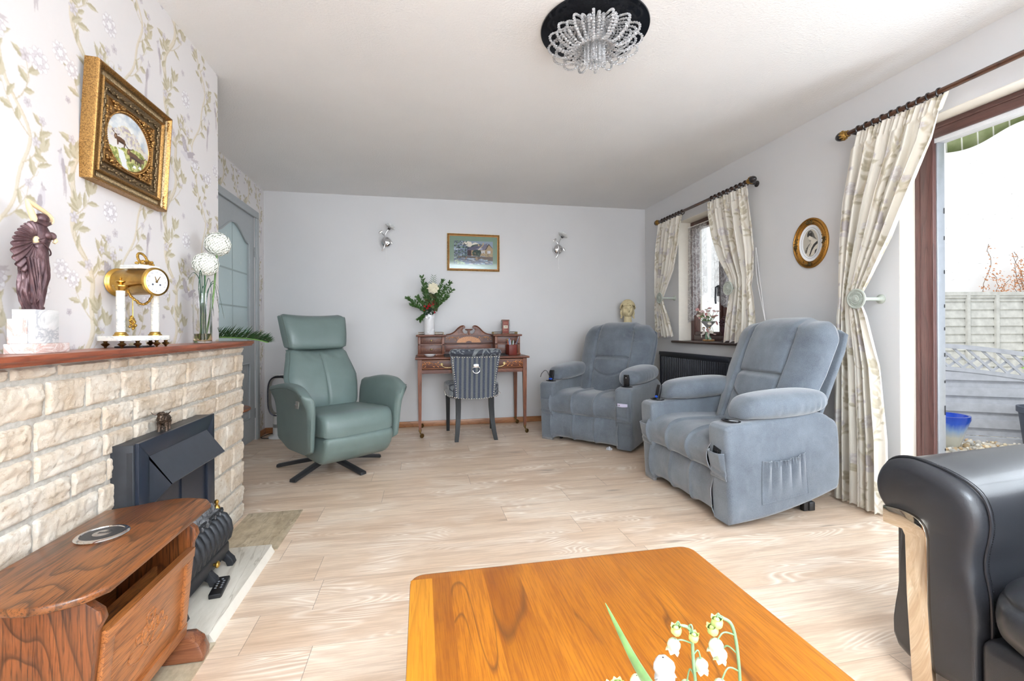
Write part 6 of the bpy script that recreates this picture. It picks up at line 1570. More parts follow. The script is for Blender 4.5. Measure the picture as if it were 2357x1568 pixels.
b = MB()
for y in (y0 + .1, y1 - .1): b.box(-.03, -.001, y - .02, y + .02, .25, .7); b.tube([(-.04, y, .2), (-.04, y, .0)], .0075, 8)
b.build('pipes', M_RAD, ra)

# ================================================================== CURTAINS
_cb = np.array(srgb(243, 237, 226), np.float32)
CUR_IMG = soften(soften(raster(PATC, TW, TH, .0015, (.878, .840, .762)))) * .72 + _cb * .28
def cur_mat():
    m = NT('lined_floral_cotton'); a = m.n('ShaderNodeVertexColor', layer_name='Col'); m.base(m.mix(m.math('MULTIPLY', m.noise(m.coord(), 500, 2), .08), a.outputs[0], (.7, .68, .64), 'MULTIPLY')); m.set(rough=.85, spec=.2)
    tl = m.n('ShaderNodeBsdfTranslucent'); m.l(a.outputs[0], tl.inputs[0]); mx = m.n('ShaderNodeMixShader'); mx.inputs[0].default_value = .25
    m.l(m.b.outputs[0], mx.inputs[1]); m.l(tl.outputs[0], mx.inputs[2]); m.l(mx.outputs[0], m.t.nodes['Material Output'].inputs[0]); return m.m
M_CUR = cur_mat()
def curtain(name, label, rows, width, npleat, nu, uoff, flip=1, head=.09, ang=85):
    """rows: (z, yA, yB, x, amp, depthskew) from bottom to top; A is the fixed outer edge, B the drawn-back leading edge"""
    c = thing(name, label, 'curtain', (0, 0, 0), group='floral tied-back curtains'); z0, z1 = rows[0][0], rows[-1][0]; nv = int((z1 - z0) / .0035)
    rgn = random.Random(sum(map(ord, label))); phs = [rgn.uniform(0, 6) for _ in range(6)]
    b = MB(); cols = []
    H_, W_ = CUR_IMG.shape[:2]
    for j in range(nv + 1):
        z = lerp(z0, z1, j / nv); ya, yb, x, amp, sk = interp(rows, z)
        hd = sm((z - (z1 - head)) / .02); hh = sm((z - (z1 - head + .0)) / .03) * 1.0
        for i in range(nu + 1):
            u = i / nu; uu = u + .018 * math.sin(u * 2 * PI * 2 + phs[0] + z * 1.3) + .012 * math.sin(u * 2 * PI * 5 + phs[1])
            uu *= 1 
            y = lerp(ya, yb, uu); w = math.sin(uu * 2 * PI * npleat + phs[2] + .5 * math.sin(z * 2.1 + phs[3])); w2 = math.sin(uu * 2 * PI * npleat * 2.3 + phs[4] + z * 1.2)
            fold = 1.3 * amp * ((abs(w) ** .75) * math.copysign(1, w) * .8 + .28 * w2) * (1 - hd) + hd * (.010 * math.sin(uu * 2 * PI * npleat * 3.2) + .006 * w)
            zz = z + (.006 * math.sin(uu * 2 * PI * npleat * 3.2) * hd if j == nv else 0) + (.012 * math.sin(uu * 2 * PI * npleat) * (j == 0)) + sk * (uu)
            b.v.append((x + fold + .0, y + .35 * amp * w2 * (1 - hd), zz))
            su, sv = u * width + uoff, z; col = CUR_IMG[int(sv / .0015) % H_, int(su * flip / .0015) % W_]; cols.append((col[0], col[1], col[2], 1))
    n = nu + 1; b.f = [(j * n + i, j * n + i + 1, (j + 1) * n + i + 1, (j + 1) * n + i) for j in range(nv) for i in range(nu)]; b.m = [0] * len(b.f); b.c = cols
    o = b.build('curtain_panel', M_CUR, c, ang=ang); return c
XC = RIGHT - .105
cw1 = curtain('curtain', 'short floral curtain tied back at the left side of the small window, nearest the corner', [
    (.925, 4.425, 4.125, XC, .022, .02), (1.10, 4.44, 4.20, XC, .020, .01), (1.27, 4.42, 4.265, XC - .02, .014, 0), (1.325, 4.40, 4.27, XC - .025, .010, 0), (1.40, 4.42, 4.22, XC - .02, .014, 0), (1.60, 4.44, 4.10, XC, .018, 0), (1.85, 4.42, 4.00, XC, .018, 0), (2.0, 4.39, 3.975, XC, .014, 0), (2.115, 4.385, 3.955, XC + .01, .010, 0)], .62, 5, 210, .1)
cw2 = curtain('curtain', 'short floral curtain tied back at the right side of the small window', [
    (.90, 3.00, 3.34, XC, .022, .01), (1.10, 2.995, 3.31, XC, .020, .0), (1.25, 3.00, 3.26, XC - .01, .016, 0), (1.335, 3.005, 3.225, XC - .02, .012, 0), (1.42, 3.00, 3.26, XC - .01, .016, 0), (1.60, 3.00, 3.40, XC, .020, 0), (1.80, 3.02, 3.49, XC, .020, 0), (2.0, 3.05, 3.545, XC, .016, 0), (2.115, 3.08, 3.56, XC + .01, .010, 0)], .66, 5, 220, .3)
XP = RIGHT - .11
cp = curtain('curtain', 'full-length floral curtain tied back beside the open patio door', [
    (.012, 2.275, 1.985, XP - .03, .030, 0), (.40, 2.285, 1.995, XP - .02, .030, 0), (.80, 2.275, 2.03, XP - .02, .026, 0), (1.08, 2.255, 2.085, XP - .035, .018, 0), (1.18, 2.235, 2.115, XP - .045, .012, 0), (1.28, 2.245, 2.07, XP - .03, .018, 0), (1.5, 2.25, 1.965, XP - .01, .026, 0), (1.75, 2.235, 1.86, XP, .026, 0), (1.95, 2.20, 1.765, XP, .022, 0), (2.06, 2.185, 1.735, XP, .018, 0), (2.135, 2.175, 1.712, XP + .01, .010, 0)], .80, 6, 280, .2)
# holdbacks
M_HB = simple('grey_green_holdback', srgb(176, 182, 172), .5, .06, 80)
def holdback(y, z, xd, label):
    h = thing('curtain_holdback', label, 'holdback', (RIGHT, y, z), group='grey-green curtain holdbacks'); L = RIGHT - xd
    b = MB(); b.at((0, 0, 0), (0, R(-90), 0)).lathe([(.026, 0), (.026, .006), (.018, .010), (.013, .016), (.010, .03), (.0095, L - .015), (.014, L - .004)], 24, cap=True); b.build('bracket_arm', M_HB, h)
    b = MB(); b.at((-L + .004, 0, 0), (0, R(-90), 0)).lathe([(.02, -.006), (.050, -.004), (.056, .002), (.056, .008), (.050, .011), (.046, .008), (.020, .008), (.018, .012), (.010, .013), (.008, .017), (.001, .018)], 48)
    for k in range(22):
        a = 2 * PI * k / 22
        for q in (-1, 1): b.at((-L - .0055, .033 * math.cos(a) * (1 + q * .11), .033 * math.sin(a) * (1 + q * .11)), (a + q * .5, 0, 0)).ell((0, 0, 0), (.0028, .0026, .0062), 6, 5)
    b.at(); b.build('rosette', M_HB, h); return h
holdback(2.120, 1.178, 2.385, 'grey-green rosette holdback on the patio curtain')
holdback(4.262, 1.328, 2.385, 'grey-green rosette holdback on the left curtain of the small window')
holdback(3.205, 1.333, 2.385, 'grey-green rosette holdback on the right curtain of the small window')
# poles
M_POLE = wood('dark_walnut_pole', srgb(38, 24, 18), srgb(66, 42, 30), srgb(92, 58, 40), 'Y', .25, .5)
M_EBN = simple('ebonised_wood', srgb(34, 30, 32), .25, .15, coat=.4)
def pole(x, y0, y1, z, rings, ends, brackets, label, r=.0135):
    p = thing('curtain_pole', label, 'curtain pole', (0, 0, 0), group='dark wooden curtain poles'); b = MB(); b.tube([(x, y0, z), (x, (y0 + y1) / 2, z), (x, y1, z)], r, 16); b.build('rod', M_POLE, p)
    for y, s in ends:
        b = MB(); b.at((x, y, z), (R(-90 * s), 0, 0)).lathe([(r, -.012), (.019, -.010), (.019, -.003), (.014, .002), (.020, .008), (.024, .014), (.024, .020)], 20, mi=1); b.lathe([(.022, .020), (.027, .032), (.026, .044), (.020, .058), (.010, .069), (.001, .073)], 20, mi=0)
        for k in range(10): a = 2 * PI * k / 10; b.ell((.024 * math.cos(a), .024 * math.sin(a), .022), (.006, .006, .010), 8, 6, mi=1)
        b.at(); b.build('finial', [M_EBN, gold('finial_brass', srgb(176, 138, 70), srgb(96, 66, 32))], p)
    for k, y in enumerate(rings):
        b = MB(); a0 = .15 * math.sin(k * 2.1); rr = .0215
        b.tube([(x + rr * math.cos(t), y + a0 * rr * math.sin(t), z - .006 + rr * math.sin(t)) for t in [2 * PI * j / 24 for j in range(24)]], .0042, 8, closed=True); b.tube([(x, y, z - .031), (x, y, z - .042)], .002, 5); b.build('curtain_ring', M_EBN, p)
    for y in brackets: b = MB(); b.tube([(x, y, z - .004), (RIGHT - .006, y, z - .008)], .010, 10); b.at((RIGHT, y, z - .008), (0, R(-90), 0)).lathe([(.024, 0), (.024, .006), (.014, .012)], 20); b.build('pole_bracket', M_EBN, p)
pole(RIGHT - .09, 3.075, 4.405, 2.142, [3.10 + .052 * k for k in range(9)] + [3.97 + .052 * k for k in range(8)], ((3.06, -1), (4.42, 1)), (3.085, 4.395), 'dark wooden curtain pole with acorn finials above the small window')
pole(RIGHT - .09, .05, 2.235, 2.158, [1.755 + .046 * k for k in range(10)] , ((2.245, 1),), (2.215, .12), 'dark wooden curtain pole above the patio door')

# ---- lace
def lace():
    m = NT('net_lace'); tr = m.n('ShaderNodeBsdfTransparent'); df = m.n('ShaderNodeBsdfDiffuse'); df.inputs[0].default_value = (.92, .93, .95, 1); tl = m.n('ShaderNodeBsdfTranslucent'); tl.inputs[0].default_value = (.92, .94, .97, 1)
    v = m.coord(scale=(1, 1, 1)); q = m.vor(v, 22, 'F1'); fl = m.ramp(q, [(0, .9), (.25, .75), (.32, .30), (.4, .72), (.5, .28)]); g = m.noise(m.coord(scale=(1, 1, .8)), 16, 2, .5, 1.5); bnd = m.ramp(g, [(.42, .36), (.50, .9), (.56, .36)])
    op = m.math('MULTIPLY', m.math('MAXIMUM', m.math('MULTIPLY', fl, .8), bnd), .75); mx = m.n('ShaderNodeMixShader'); m2 = m.n('ShaderNodeMixShader'); m2.inputs[0].default_value = .8
    m.l(df.outputs[0], m2.inputs[1]); m.l(tl.outputs[0], m2.inputs[2]); m.l(op, mx.inputs[0]); m.l(tr.outputs[0], mx.inputs[1]); m.l(m2.outputs[0], mx.inputs[2]); m.l(mx.outputs[0], m.t.nodes['Material Output'].inputs[0]); return m.m
M_LACE = lace(); XL = RIGHT + .105
def lacep(y0, y1, label, bot):
    b = MB()
    def fn(u, v):
        z1 = 2.025; z0 = bot(u) + .010 * abs(math.sin(u * 40)); z = lerp(z0, z1, v); w = .012 * math.sin(u * 34 + .6 * math.sin(z * 4)) * (1 - .4 * v); return (XL + w - .012, lerp(y0, y1, u), z)
    b.grid(fn, 120, 40); o = b.build('lace_curtain', M_LACE, ang=80); tag(o, label, 'net curtain', 'white lace panels in the small window')
lacep(4.165, 3.86, 'white lace net panel at the left of the small window', lambda u: 1.07 + .28 * sm(u * 1.1) ** 1.4)
lacep(3.79, 3.33, 'white lace net panel behind the right curtain of the small window', lambda u: 1.30 - .25 * u)
b = MB(); b.tube([(XL - .01, 4.17, 2.03), (XL - .01, 3.31, 2.03)], .004, 6); tag(b.build('net_wire', M_WHITE), 'thin white wire holding the lace in the small window', 'wire')

# ---- figurine vase on the sill
fv = thing('figurine_vase', 'pastel porcelain cherub vase on the small window sill', 'vase', (RIGHT + .035, 3.755, WZ0 + .0012))
M_PORC = simple('pale_porcelain', srgb(238, 230, 222), .2, .06, 50, coat=.4); M_PGR = simple('celadon_glaze', srgb(158, 196, 170), .2, .25, 60); M_PGD = simple('ochre_gilding', srgb(178, 136, 92), .3, .35, 70)
b = MB()
for k in range(9): a = 2 * PI * k / 9; b.ell((.034 * math.cos(a), .045 * math.sin(a), .010), (.016, .018, .010), 8, 6)
b.build('rocky_base', M_PGD, fv)
b = MB(); b.tube(bez([(0, -.03, .015), (-.01, -.012, .05), (.0, .0, .09), (0, .0, .13)], 6), [.013] * 12 + [.010] * 7, 10); b.tube(bez([(0, .03, .015), (-.01, .018, .05), (.0, .005, .10)], 6), .010, 10); b.build('trunk', M_PGR, fv)
b = MB(); b.lathe([(.012, .115), (.020, .135), (.032, .150), (.050, .172), (.060, .185), (.056, .185), (.03, .160), (.01, .15)], 28, cap=False, squash=1.25); b.build('bowl', simple('grey_bowl', srgb(176, 178, 180), .25, .06), fv)
for s in (-1, 1):
    b = MB(); y = s * .038; b.ell((-.02, y, .085), (.012, .014, .020), 12, 8); b.ell((-.024, y + s * .004, .117), (.012, .012, .013), 12, 8)
    b.tube([(-.024, y, .070), (-.040, y + s * .012, .062), (-.034, y + s * .016, .035)], [.009, .0075, .005], 8); b.tube([(-.02, y, .098), (-.028, y - s * .012, .11), (-.02, y - s * .02, .125)], [.006, .005, .004], 8); b.tube([(-.02, y, .096), (-.03, y + s * .016, .088)], [.006, .004], 8)
    b.build('cherub', M_PORC, fv)
    b = MB(); b.ell((-.020, y + s * .004, .125), (.012, .013, .009), 10, 6); b.build('cherub_hair', M_PGD, fv)
rg = random.Random(14)
fb = thing('flower_posy', 'pale pink flowers in the porcelain cherub vase on the sill', 'flowers', (RIGHT + .035, 3.755, WZ0 + .17))
PK = [simple('pale_pink_petal', srgb(240, 208, 206), .5, .08), simple('cream_white_petal', srgb(246, 240, 228), .5, .05), simple('rose_petal', srgb(214, 158, 158), .5, .1)]
for k in range(30):
    y = rg.uniform(-.11, .12); z = rg.uniform(-.0, .12) * (1 - abs(y) * 3) + .03 + abs(y) * .15; x = rg.uniform(-.06, .03)
    if k > 24: y, z = rg.uniform(-.085, -.05), rg.uniform(-.12, .0)
    b = MB(); b.at((x, y, z), (rg.uniform(-1, 1), rg.uniform(-.5, 1.2), 0), rg.uniform(.8, 1.25))
    for j in range(5): a = 2 * PI * j / 5; b.ell((.009 * math.cos(a), .009 * math.sin(a), .002), (.009, .009, .003), 8, 5)
    b.ell((0, 0, .004), (.005, .005, .005), 8, 5); b.at(); b.tube([(0, 0, -.03), (x * .5, y * .5, z * .3), (x, y, z)], .0013, 4, mi=1); b.build('bloom', [PK[k % 3], M_STEM], fb, ang=80)
b = MB()
for k in range(30): leafquad(b, Vector((rg.uniform(-.03, .02), rg.uniform(-.07, .07), rg.uniform(.0, .06))), Vector((rg.uniform(-.5, .3), rg.uniform(-1, 1), rg.uniform(.0, 1.2))), .038, .007, Vector((-1, 0, .2)))
b.build('leaves', simple('soft_leaf_green', srgb(120, 150, 96), .5, .2), fb, ang=80)
b = MB(); b.lathe([(.028, 0), (.030, .004), (.012, .010), (.008, .05), (.02, .07), (.035, .10), (.030, .13)], 20); b.at((0, 0, .13))
for k in range(16): b.ell((rg.uniform(-.02, .02), rg.uniform(-.03, .03), rg.uniform(.0, .09)), (.012, .013, .010), 8, 5)
o = b.build('dark_ornament', simple('dark_plum_leaf', srgb(70, 40, 48), .4, .3)); o.location = (RIGHT + .07, 3.585, WZ0 + .0012); tag(o, 'dark plum flower ornament on the sill behind the right curtain', 'ornament')
b = MB(); b.tube(bez([(RIGHT - .012, 3.085, 1.64), (RIGHT - .02, 3.04, 1.4), (RIGHT - .016, 2.985, 1.05)], 10), .002, 5); b.tube(bez([(RIGHT - .012, 3.09, 1.64), (RIGHT - .03, 3.055, 1.4), (RIGHT - .016, 2.985, 1.05)], 10), .002, 5); tag(b.build('blind_cord', M_WHITE), 'thin white cord hanging beside the right curtain of the small window', 'cord')

# ================================================================== OVAL PORTRAIT
op = thing('oval_portrait', 'small oval gilt framed print of a woman in profile between window and patio door', 'picture', (RIGHT, 2.592, 1.583), 0)
OH, OW = .167, .140
def oval_mould(prof, n=72):
    b = MB(); vs = []
    for ins, x in prof:
        for k in range(n): a = 2 * PI * k / n; vs.append((-x, (OW - ins) * math.cos(a), (OH - ins) * math.sin(a)))
    b.add(vs, [(j * n + k, j * n + (k + 1) % n, (j + 1) * n + (k + 1) % n, (j + 1) * n + k) for j in range(len(prof) - 1) for k in range(n)]); return b
oval_mould([(0, 0), (0, .008), (.004, .013), (.010, .014), (.013, .010), (.015, .012), (.018, .010), (.024, .013), (.031, .013), (.038, .008), (.041, .005), (.044, .007), (.046, .002)]).build('oval_frame', gold('oval_gilt', srgb(190, 138, 62), srgb(112, 78, 36), 400), op, ang=50)
b = MB()
for k in range(60):
    a = 2 * PI * k / 60; b.ell((-.012, (OW - .0155) * math.cos(a), (OH - .0155) * math.sin(a)), (.002, .002, .002), 6, 4)
rg = random.Random(5)
for q in range(4):
    a0 = PI / 2 * q
    for k in range(26): a = a0 + rg.gauss(0, .13); i_ = rg.uniform(.016, .040); b.ell((-.014, (OW - i_) * math.cos(a), (OH - i_) * math.sin(a)), (.004, rg.uniform(.003, .006), rg.uniform(.003, .006)), 7, 5)
b.build('frame_ornament', gold('dark_ornament_gold', srgb(116, 98, 62), srgb(40, 34, 24), 200), op)
oval_mould([(.045, .003), (.135, .0031)][:1] + [(.0459, .0022), (.139, .0022)]).build('white_mount', simple('white_mount_card', srgb(236, 238, 240), .6, .01), op, ang=50)
oval_mould([(.0645, .0026), (.0660, .0026)]).build('ruled_line', simple('ruled_ink', srgb(96, 96, 98), .6, .02), op); 
nx, ny = 96, 150; polys = []
def pp(L, c, pts): polys.append((L, S(c, int(c * .97), int(c * .90)), [(p[0] * .64, 1 - p[1]) for p in pts]))
pp(0, 186, [(0, 0), (1, 0), (1, 1), (0, 1)])
pp(1, 214, [(.15, .80), (.30, .62), (.42, .48), (.62, .34), (.92, .44), (.98, .55), (.95, .95), (.2, .95)])
pp(2, 218, [(.36, .26), (.40, .24), (.58, .24), (.62, .32), (.60, .42), (.50, .46), (.42, .42), (.36, .34)]); pp(2, 160, [(.36, .34), (.40, .42), (.50, .47), (.56, .40), (.44, .38)])
pp(3, 52, [(.28, .16), (.36, .06), (.52, .04), (.64, .10), (.68, .20), (.62, .30), (.52, .26), (.42, .22), (.34, .27), (.28, .24)]); pp(4, 120, [(.40, .08), (.56, .07), (.58, .12), (.42, .15)])
pp(3, 96, [(.60, .08), (.72, .18), (.78, .30), (.92, .42), (.72, .34), (.62, .28)])
pp(4, 50, [(.95, .46), (.70, .56), (.55, .70), (.40, .94), (.46, .96), (.62, .76), (.78, .64), (.97, .56)]); pp(4, 60, [(.50, .46), (.34, .58), (.28, .66), (.30, .72), (.36, .62), (.50, .50)])
pp(3, 92, [(.30, .60), (.16, .70), (.12, .82), (.24, .86), (.30, .72)]); pp(5, 190, [(.46, .50), (.40, .64), (.48, .66), (.60, .54)]); pp(4, 90, [(.78, .78), (.92, .74), (.90, .90), (.76, .92)])
for k in range(60):
    x, y = rg.random(), rg.uniform(.6, 1); pp(6, rg.choice((150, 176, 204, 120)), [(x, y), (x + .05, y + .01), (x + .04, y + .02)])
img = raster(polys, .64, 1.0, 1 / 150, S(186, 180, 168), wrap=False)
paint_grid('portrait_print', 0, 0, img, op, lambda u, v: (-.0030, (.5 - u) * 2 * (OW - .080), (v * 2 - 1) * (OH - .075)), vcol_mat('sepia_print', .5))
# ================================================================== COFFEE TABLE
def tabletop():
    m = NT('honey_oak_planks'); g = m.n('ShaderNodeTexCoord'); sp = m.n('ShaderNodeSeparateXYZ'); m.l(g.outputs['Object'], sp.inputs[0]); x, y = sp.outputs[0], sp.outputs[1]
    bx = m.math('FLOOR', m.math('DIVIDE', m.math('ADD', x, 5), .083)); idn = m.math('FRACT', m.math('MULTIPLY', m.math('SINE', m.math('MULTIPLY', bx, 12.99)), 437.5))
    cb = m.n('ShaderNodeCombineXYZ'); m.l(m.math('ADD', x, m.math('MULTIPLY', idn, 9)), cb.inputs[0]); m.l(m.math('ADD', y, m.math('MULTIPLY', idn, 5)), cb.inputs[1])
    def mp(sx, sy):
        q = m.n('ShaderNodeMapping'); q.inputs['Scale'].default_value = (sx, sy, 1); m.l(cb.outputs[0], q.inputs[0]); return q.outputs[0]
    broad = m.noise(mp(9, 1.3), 1.2, 2, .5, .5); fine = m.noise(mp(260, 9), 1, 4, .65); lines = m.math('FRACT', m.math('MULTIPLY', m.noise(mp(8, 1.1), 1, 1.5, .4, .5), 14))
    c = m.mix(idn, srgb(124, 66, 6), srgb(160, 94, 12)); c = m.mix(m.math('MULTIPLY', m.ramp(broad, [(.3, 0), (.7, 1)]), .55), c, srgb(180, 112, 24))
    c = m.mix(m.math('MULTIPLY', m.ramp(fine, [(.42, 1), (.56, 0)]), .5), c, srgb(104, 48, 12)); c = m.mix(m.math('MULTIPLY', m.ramp(lines, [(.80, 0), (.93, 1), (1, .2)]), m.math('MULTIPLY', m.ramp(m.noise(mp(4, 1.2), 1.5, 1), [(.52, 0), (.6, 1)]), .75)), c, srgb(84, 46, 18))
    m.base(c); m.set(rough=.34, coat=.1, coatr=.15); m.bump(m.math('ADD', fine, m.math('MULTIPLY', m.noise(m.coord(), 14, 2), 1.5)), .08, .0008); return m.m
ct = thing('coffee_table', 'honey coloured solid oak coffee table with rounded corners in the foreground', 'table', (0, 0, 0))
def rrect(x0, x1, y0, y1, r, n=7):
    o = []
    for cx, cy, a0 in ((x1 - r, y1 - r, 0), (x0 + r, y1 - r, 90), (x0 + r, y0 + r, 180), (x1 - r, y0 + r, 270)):
        for k in range(n + 1): a = R(a0 + 90 * k / n); o.append((cx + r * math.cos(a), cy + r * math.sin(a)))
    return o
TX0, TX1, TY0, TY1, TT = -.030, .722, .06, 1.140, .42
b = MB(); b.slab(rrect(TX0, TX1, TY0, TY1, .035), TT - .028, TT, .007, 3, axis='Z'); b.build('table_top', tabletop(), ct)
MC = wood('honey_oak_leg', srgb(120, 62, 14), srgb(172, 100, 28), srgb(204, 134, 50), 'Z', .35, .3)
for x in (TX0 + .075, TX1 - .075):
    for y in (TY0 + .075, TY1 - .075): b = MB(); b.box(x - .03, x + .03, y - .03, y + .03, 0, TT - .028, .006); b.build('leg', MC, ct)
b = MB(); b.box(TX0 + .10, TX1 - .10, TY0 + .06, TY0 + .08, TT - .10, TT - .028); b.box(TX0 + .10, TX1 - .10, TY1 - .08, TY1 - .06, TT - .10, TT - .028); b.box(TX0 + .06, TX0 + .08, TY0 + .1, TY1 - .1, TT - .10, TT - .028); b.box(TX1 - .08, TX1 - .06, TY0 + .1, TY1 - .1, TT - .10, TT - .028); b.build('apron', MC, ct)
b = MB(); b.slab(rrect(TX0 + .0015, TX0 + .052, TY0 + .03, TY1 - .028, .004), TT, TT + .0006, axis='Z'); b.build('edge_board', wood('golden_edge_oak', srgb(124, 68, 8), srgb(168, 104, 18), srgb(188, 126, 30), 'Y', .3, .1, .8), ct)

# ---- lily of the valley
PO = Vector((.273, .392, TT))
pt = thing('flower_pot', 'small white pot holding the lily of the valley on the coffee table', 'pot', tuple(PO)); b = MB(); b.lathe([(.030, 0), (.034, .003), (.042, .110), (.046, .114), (.046, .124), (.042, .124), (.039, .112), (.001, .110)], 32); b.build('pot_body', M_CER, pt)
b = MB(); b.lathe([(.001, .112), (.040, .112), (.040, .114), (.02, .118), (.001, .119)], 24, cap=False); b.build('soil', simple('dark_soil', srgb(70, 54, 42), .9, .3, 120, bump=.6), pt)
lv = thing('lily_of_the_valley', 'artificial lily of the valley with white bells and strap leaves in the foreground', 'plant', (PO.x, PO.y, TT + .122))
M_LVL = simple('silk_leaf_green', srgb(84, 124, 64), .4, .25, 40, sheen=.3); M_LVS = simple('pale_green_stem', srgb(112, 144, 106), .5, .12); M_LVB = simple('white_bell', srgb(208, 210, 212), .45, .01); M_LVG = simple('greenish_white_bell', srgb(198, 208, 170), .45, .08, 90); M_LVY = simple('lime_bud', srgb(176, 192, 116), .45, .15, 90)
# camera-independent layout: stems fan out across the view direction
def bell(b, c, d, s, mi):
    """ribbed bell, opening along d"""
    d = d.normalized(); t = d.orthogonal().normalized(); t2 = d.cross(t); pr = [(.10, -1.0), (.55, -.9), (.92, -.45), (1.0, 0), (.86, .45), (.80, .62), (1.02, .85)]
    def fn(u, v):
        q = v * (len(pr) - 1); i = min(len(pr) - 2, int(q)); r, h = (lerp(pr[i][k], pr[i + 1][k], q - i) for k in (0, 1)); a = 2 * PI * u
        f = 1 + .06 * math.cos(6 * a); hh = h + (.22 * math.cos(6 * a) if v > .95 else 0); return tuple(c + (t * math.cos(a) + t2 * math.sin(a)) * s * r * f + d * s * hh)
    b.grid(fn, 24, 12, cu=True, mi=mi); b.ell(tuple(c + d * s * .3), (s * .6,) * 3, 8, 6, mi=mi)
Rt = Vector((math.cos(R(11.25)), -math.sin(R(11.25)), 0)); Fw = Vector((math.sin(R(11.25)), math.cos(R(11.25)), 0))
def LV(r, u, f=0): return Rt * r + Vector((0, 0, u)) + Fw * f
def spike(pts, bells):
    P = bez([tuple(LV(*p)) for p in pts], 10); b = MB(); b.tube(P, [.0016] * (len(P) - 3) + [.0012, .001, .001][:3], 6, mi=0)
    for t, (dr, du), s, kind, df in bells:
        p = P[int(t * (len(P) - 1))]; e = p + LV(dr, du, df); mid = p + LV(dr * .6, abs(du) * .25 + .003, df * .6); top = mid * .4 + e * .6 + Vector((0, 0, .004)); b.tube(bez([tuple(p), tuple(mid), tuple(e)], 5), .0008, 5, mi=0)
        bell(b, e + Vector((0, 0, -s * .6)), LV(dr * 12, -1.0 if kind != 2 else .6, 0), s, 1 if kind == 0 else (3 if kind == 1 else 2))
    b.build('flower_spike', [M_LVS, M_LVB, M_LVY, M_LVG], lv, ang=80)
spike([(0, 0), (.018, .06), (.026, .11), (.025, .155), (.019, .190), (.006, .200)], [(.99, (-.003, -.002), .0055, 2, 0), (.88, (-.014, -.006), .0052, 2, 0), (.74, (-.020, -.004), .0068, 1, -.004), (.64, (-.012, -.004), .0062, 1, .01), (.56, (-.020, -.008), .0068, 1, -.004), (.50, (-.028, .000), .0086, 0, -.004), (.36, (-.032, -.006), .0098, 0, .004), (.3, (-.040, -.010), .0090, 0, .008)])
spike([(0, 0), (-.004, .05), (-.012, .10), (-.018, .150), (-.021, .185), (-.032, .192)], [(.99, (-.004, -.002), .0050, 2, 0), (.86, (.004, -.004), .0046, 2, -.004), (.72, (-.018, .002), .0062, 1, 0), (.66, (.008, -.006), .0062, 1, 0), (.58, (-.006, -.010), .0058, 1, .006), (.50, (.010, -.002), .0088, 0, 0), (.42, (-.020, .002), .0092, 0, -.004), (.38, (.018, -.002), .0096, 0, .004), (.30, (-.010, .0), .0095, 0, 0), (.24, (.016, -.004), .0098, 0, 0)])
spike([(0, 0), (-.012, .06), (-.034, .105), (-.062, .118), (-.085, .122), (-.096, .130)], [(.99, (-.003, .004), .0058, 2, 0), (.86, (-.002, .012), .0056, 2, 0), (.72, (.004, .020), .0066, 1, 0), (.66, (.006, .010), .0050, 1, 0), (.80, (.003, -.006), .0044, 2, 0), (.56, (.010, .040), .0100, 0, 0), (.50, (.000, .026), .0098, 0, -.004), (.42, (-.004, -.002), .0095, 0, 0), (.32, (.004, .002), .0100, 0, .004)])
spike([(0, 0), (.006, .04), (.012, .075), (.014, .10)], [(.9, (-.010, .006), .0096, 0, 0), (.7, (.016, .004), .0098, 0, .006), (.55, (-.022, .0), .0100, 0, -.004), (.4, (.020, -.004), .0098, 0, 0), (.3, (-.016, -.002), .0100, 0, .004)])
def strap(pts, w):
    P = bez([tuple(LV(*p)) for p in pts], 10); N = len(P) - 1; b = MB()
    def fn(u, v):
        i = min(N - 1, int(v * N)); p = P[i].lerp(P[i + 1], v * N - i); d = (P[i + 1] - P[i]).normalized(); q = d.cross(Fw).normalized(); x = (u * 2 - 1); ww = w * math.sin(PI * min(1, .16 + .84 * v)) ** .8 * (1 if v < 1 else 0) + .0003
        return tuple(p + q * x * ww - Fw * (.35 * ww * (1 - x * x)) + d * 0)
    b.grid(fn, 8, 44); o = b.build('strap_leaf', M_LVL, lv, ang=80); md = o.modifiers.new('t', 'SOLIDIFY'); md.thickness = .0006
strap([(0, .0), (-.020, .055, .0), (-.050, .115, .0), (-.078, .165, -.01), (-.106, .222, -.015)], .0052)
strap([(0, .0), (-.030, .050, -.02), (-.070, .072, -.03), (-.105, .078, -.035)], .0066)
strap([(0, .0), (.030, .050, -.01), (.058, .090, -.015), (.085, .120, -.02), (.112, .152, -.02)], .0066)
strap([(0, .0), (.02, .05, .02), (.06, .075, .03), (.10, .07, .035)], .0075)

# ================================================================== BLACK LEATHER SOFA
M_LTH = leather('black_sofa_leather', srgb(38, 39, 43), .36, 700, .12, .14, coat=.08)
sf = thing('leather_sofa', 'black leather sofa with rolled arm and bright metal arm strip at the right edge', 'sofa', (1.418, 1.030, 0), 0)
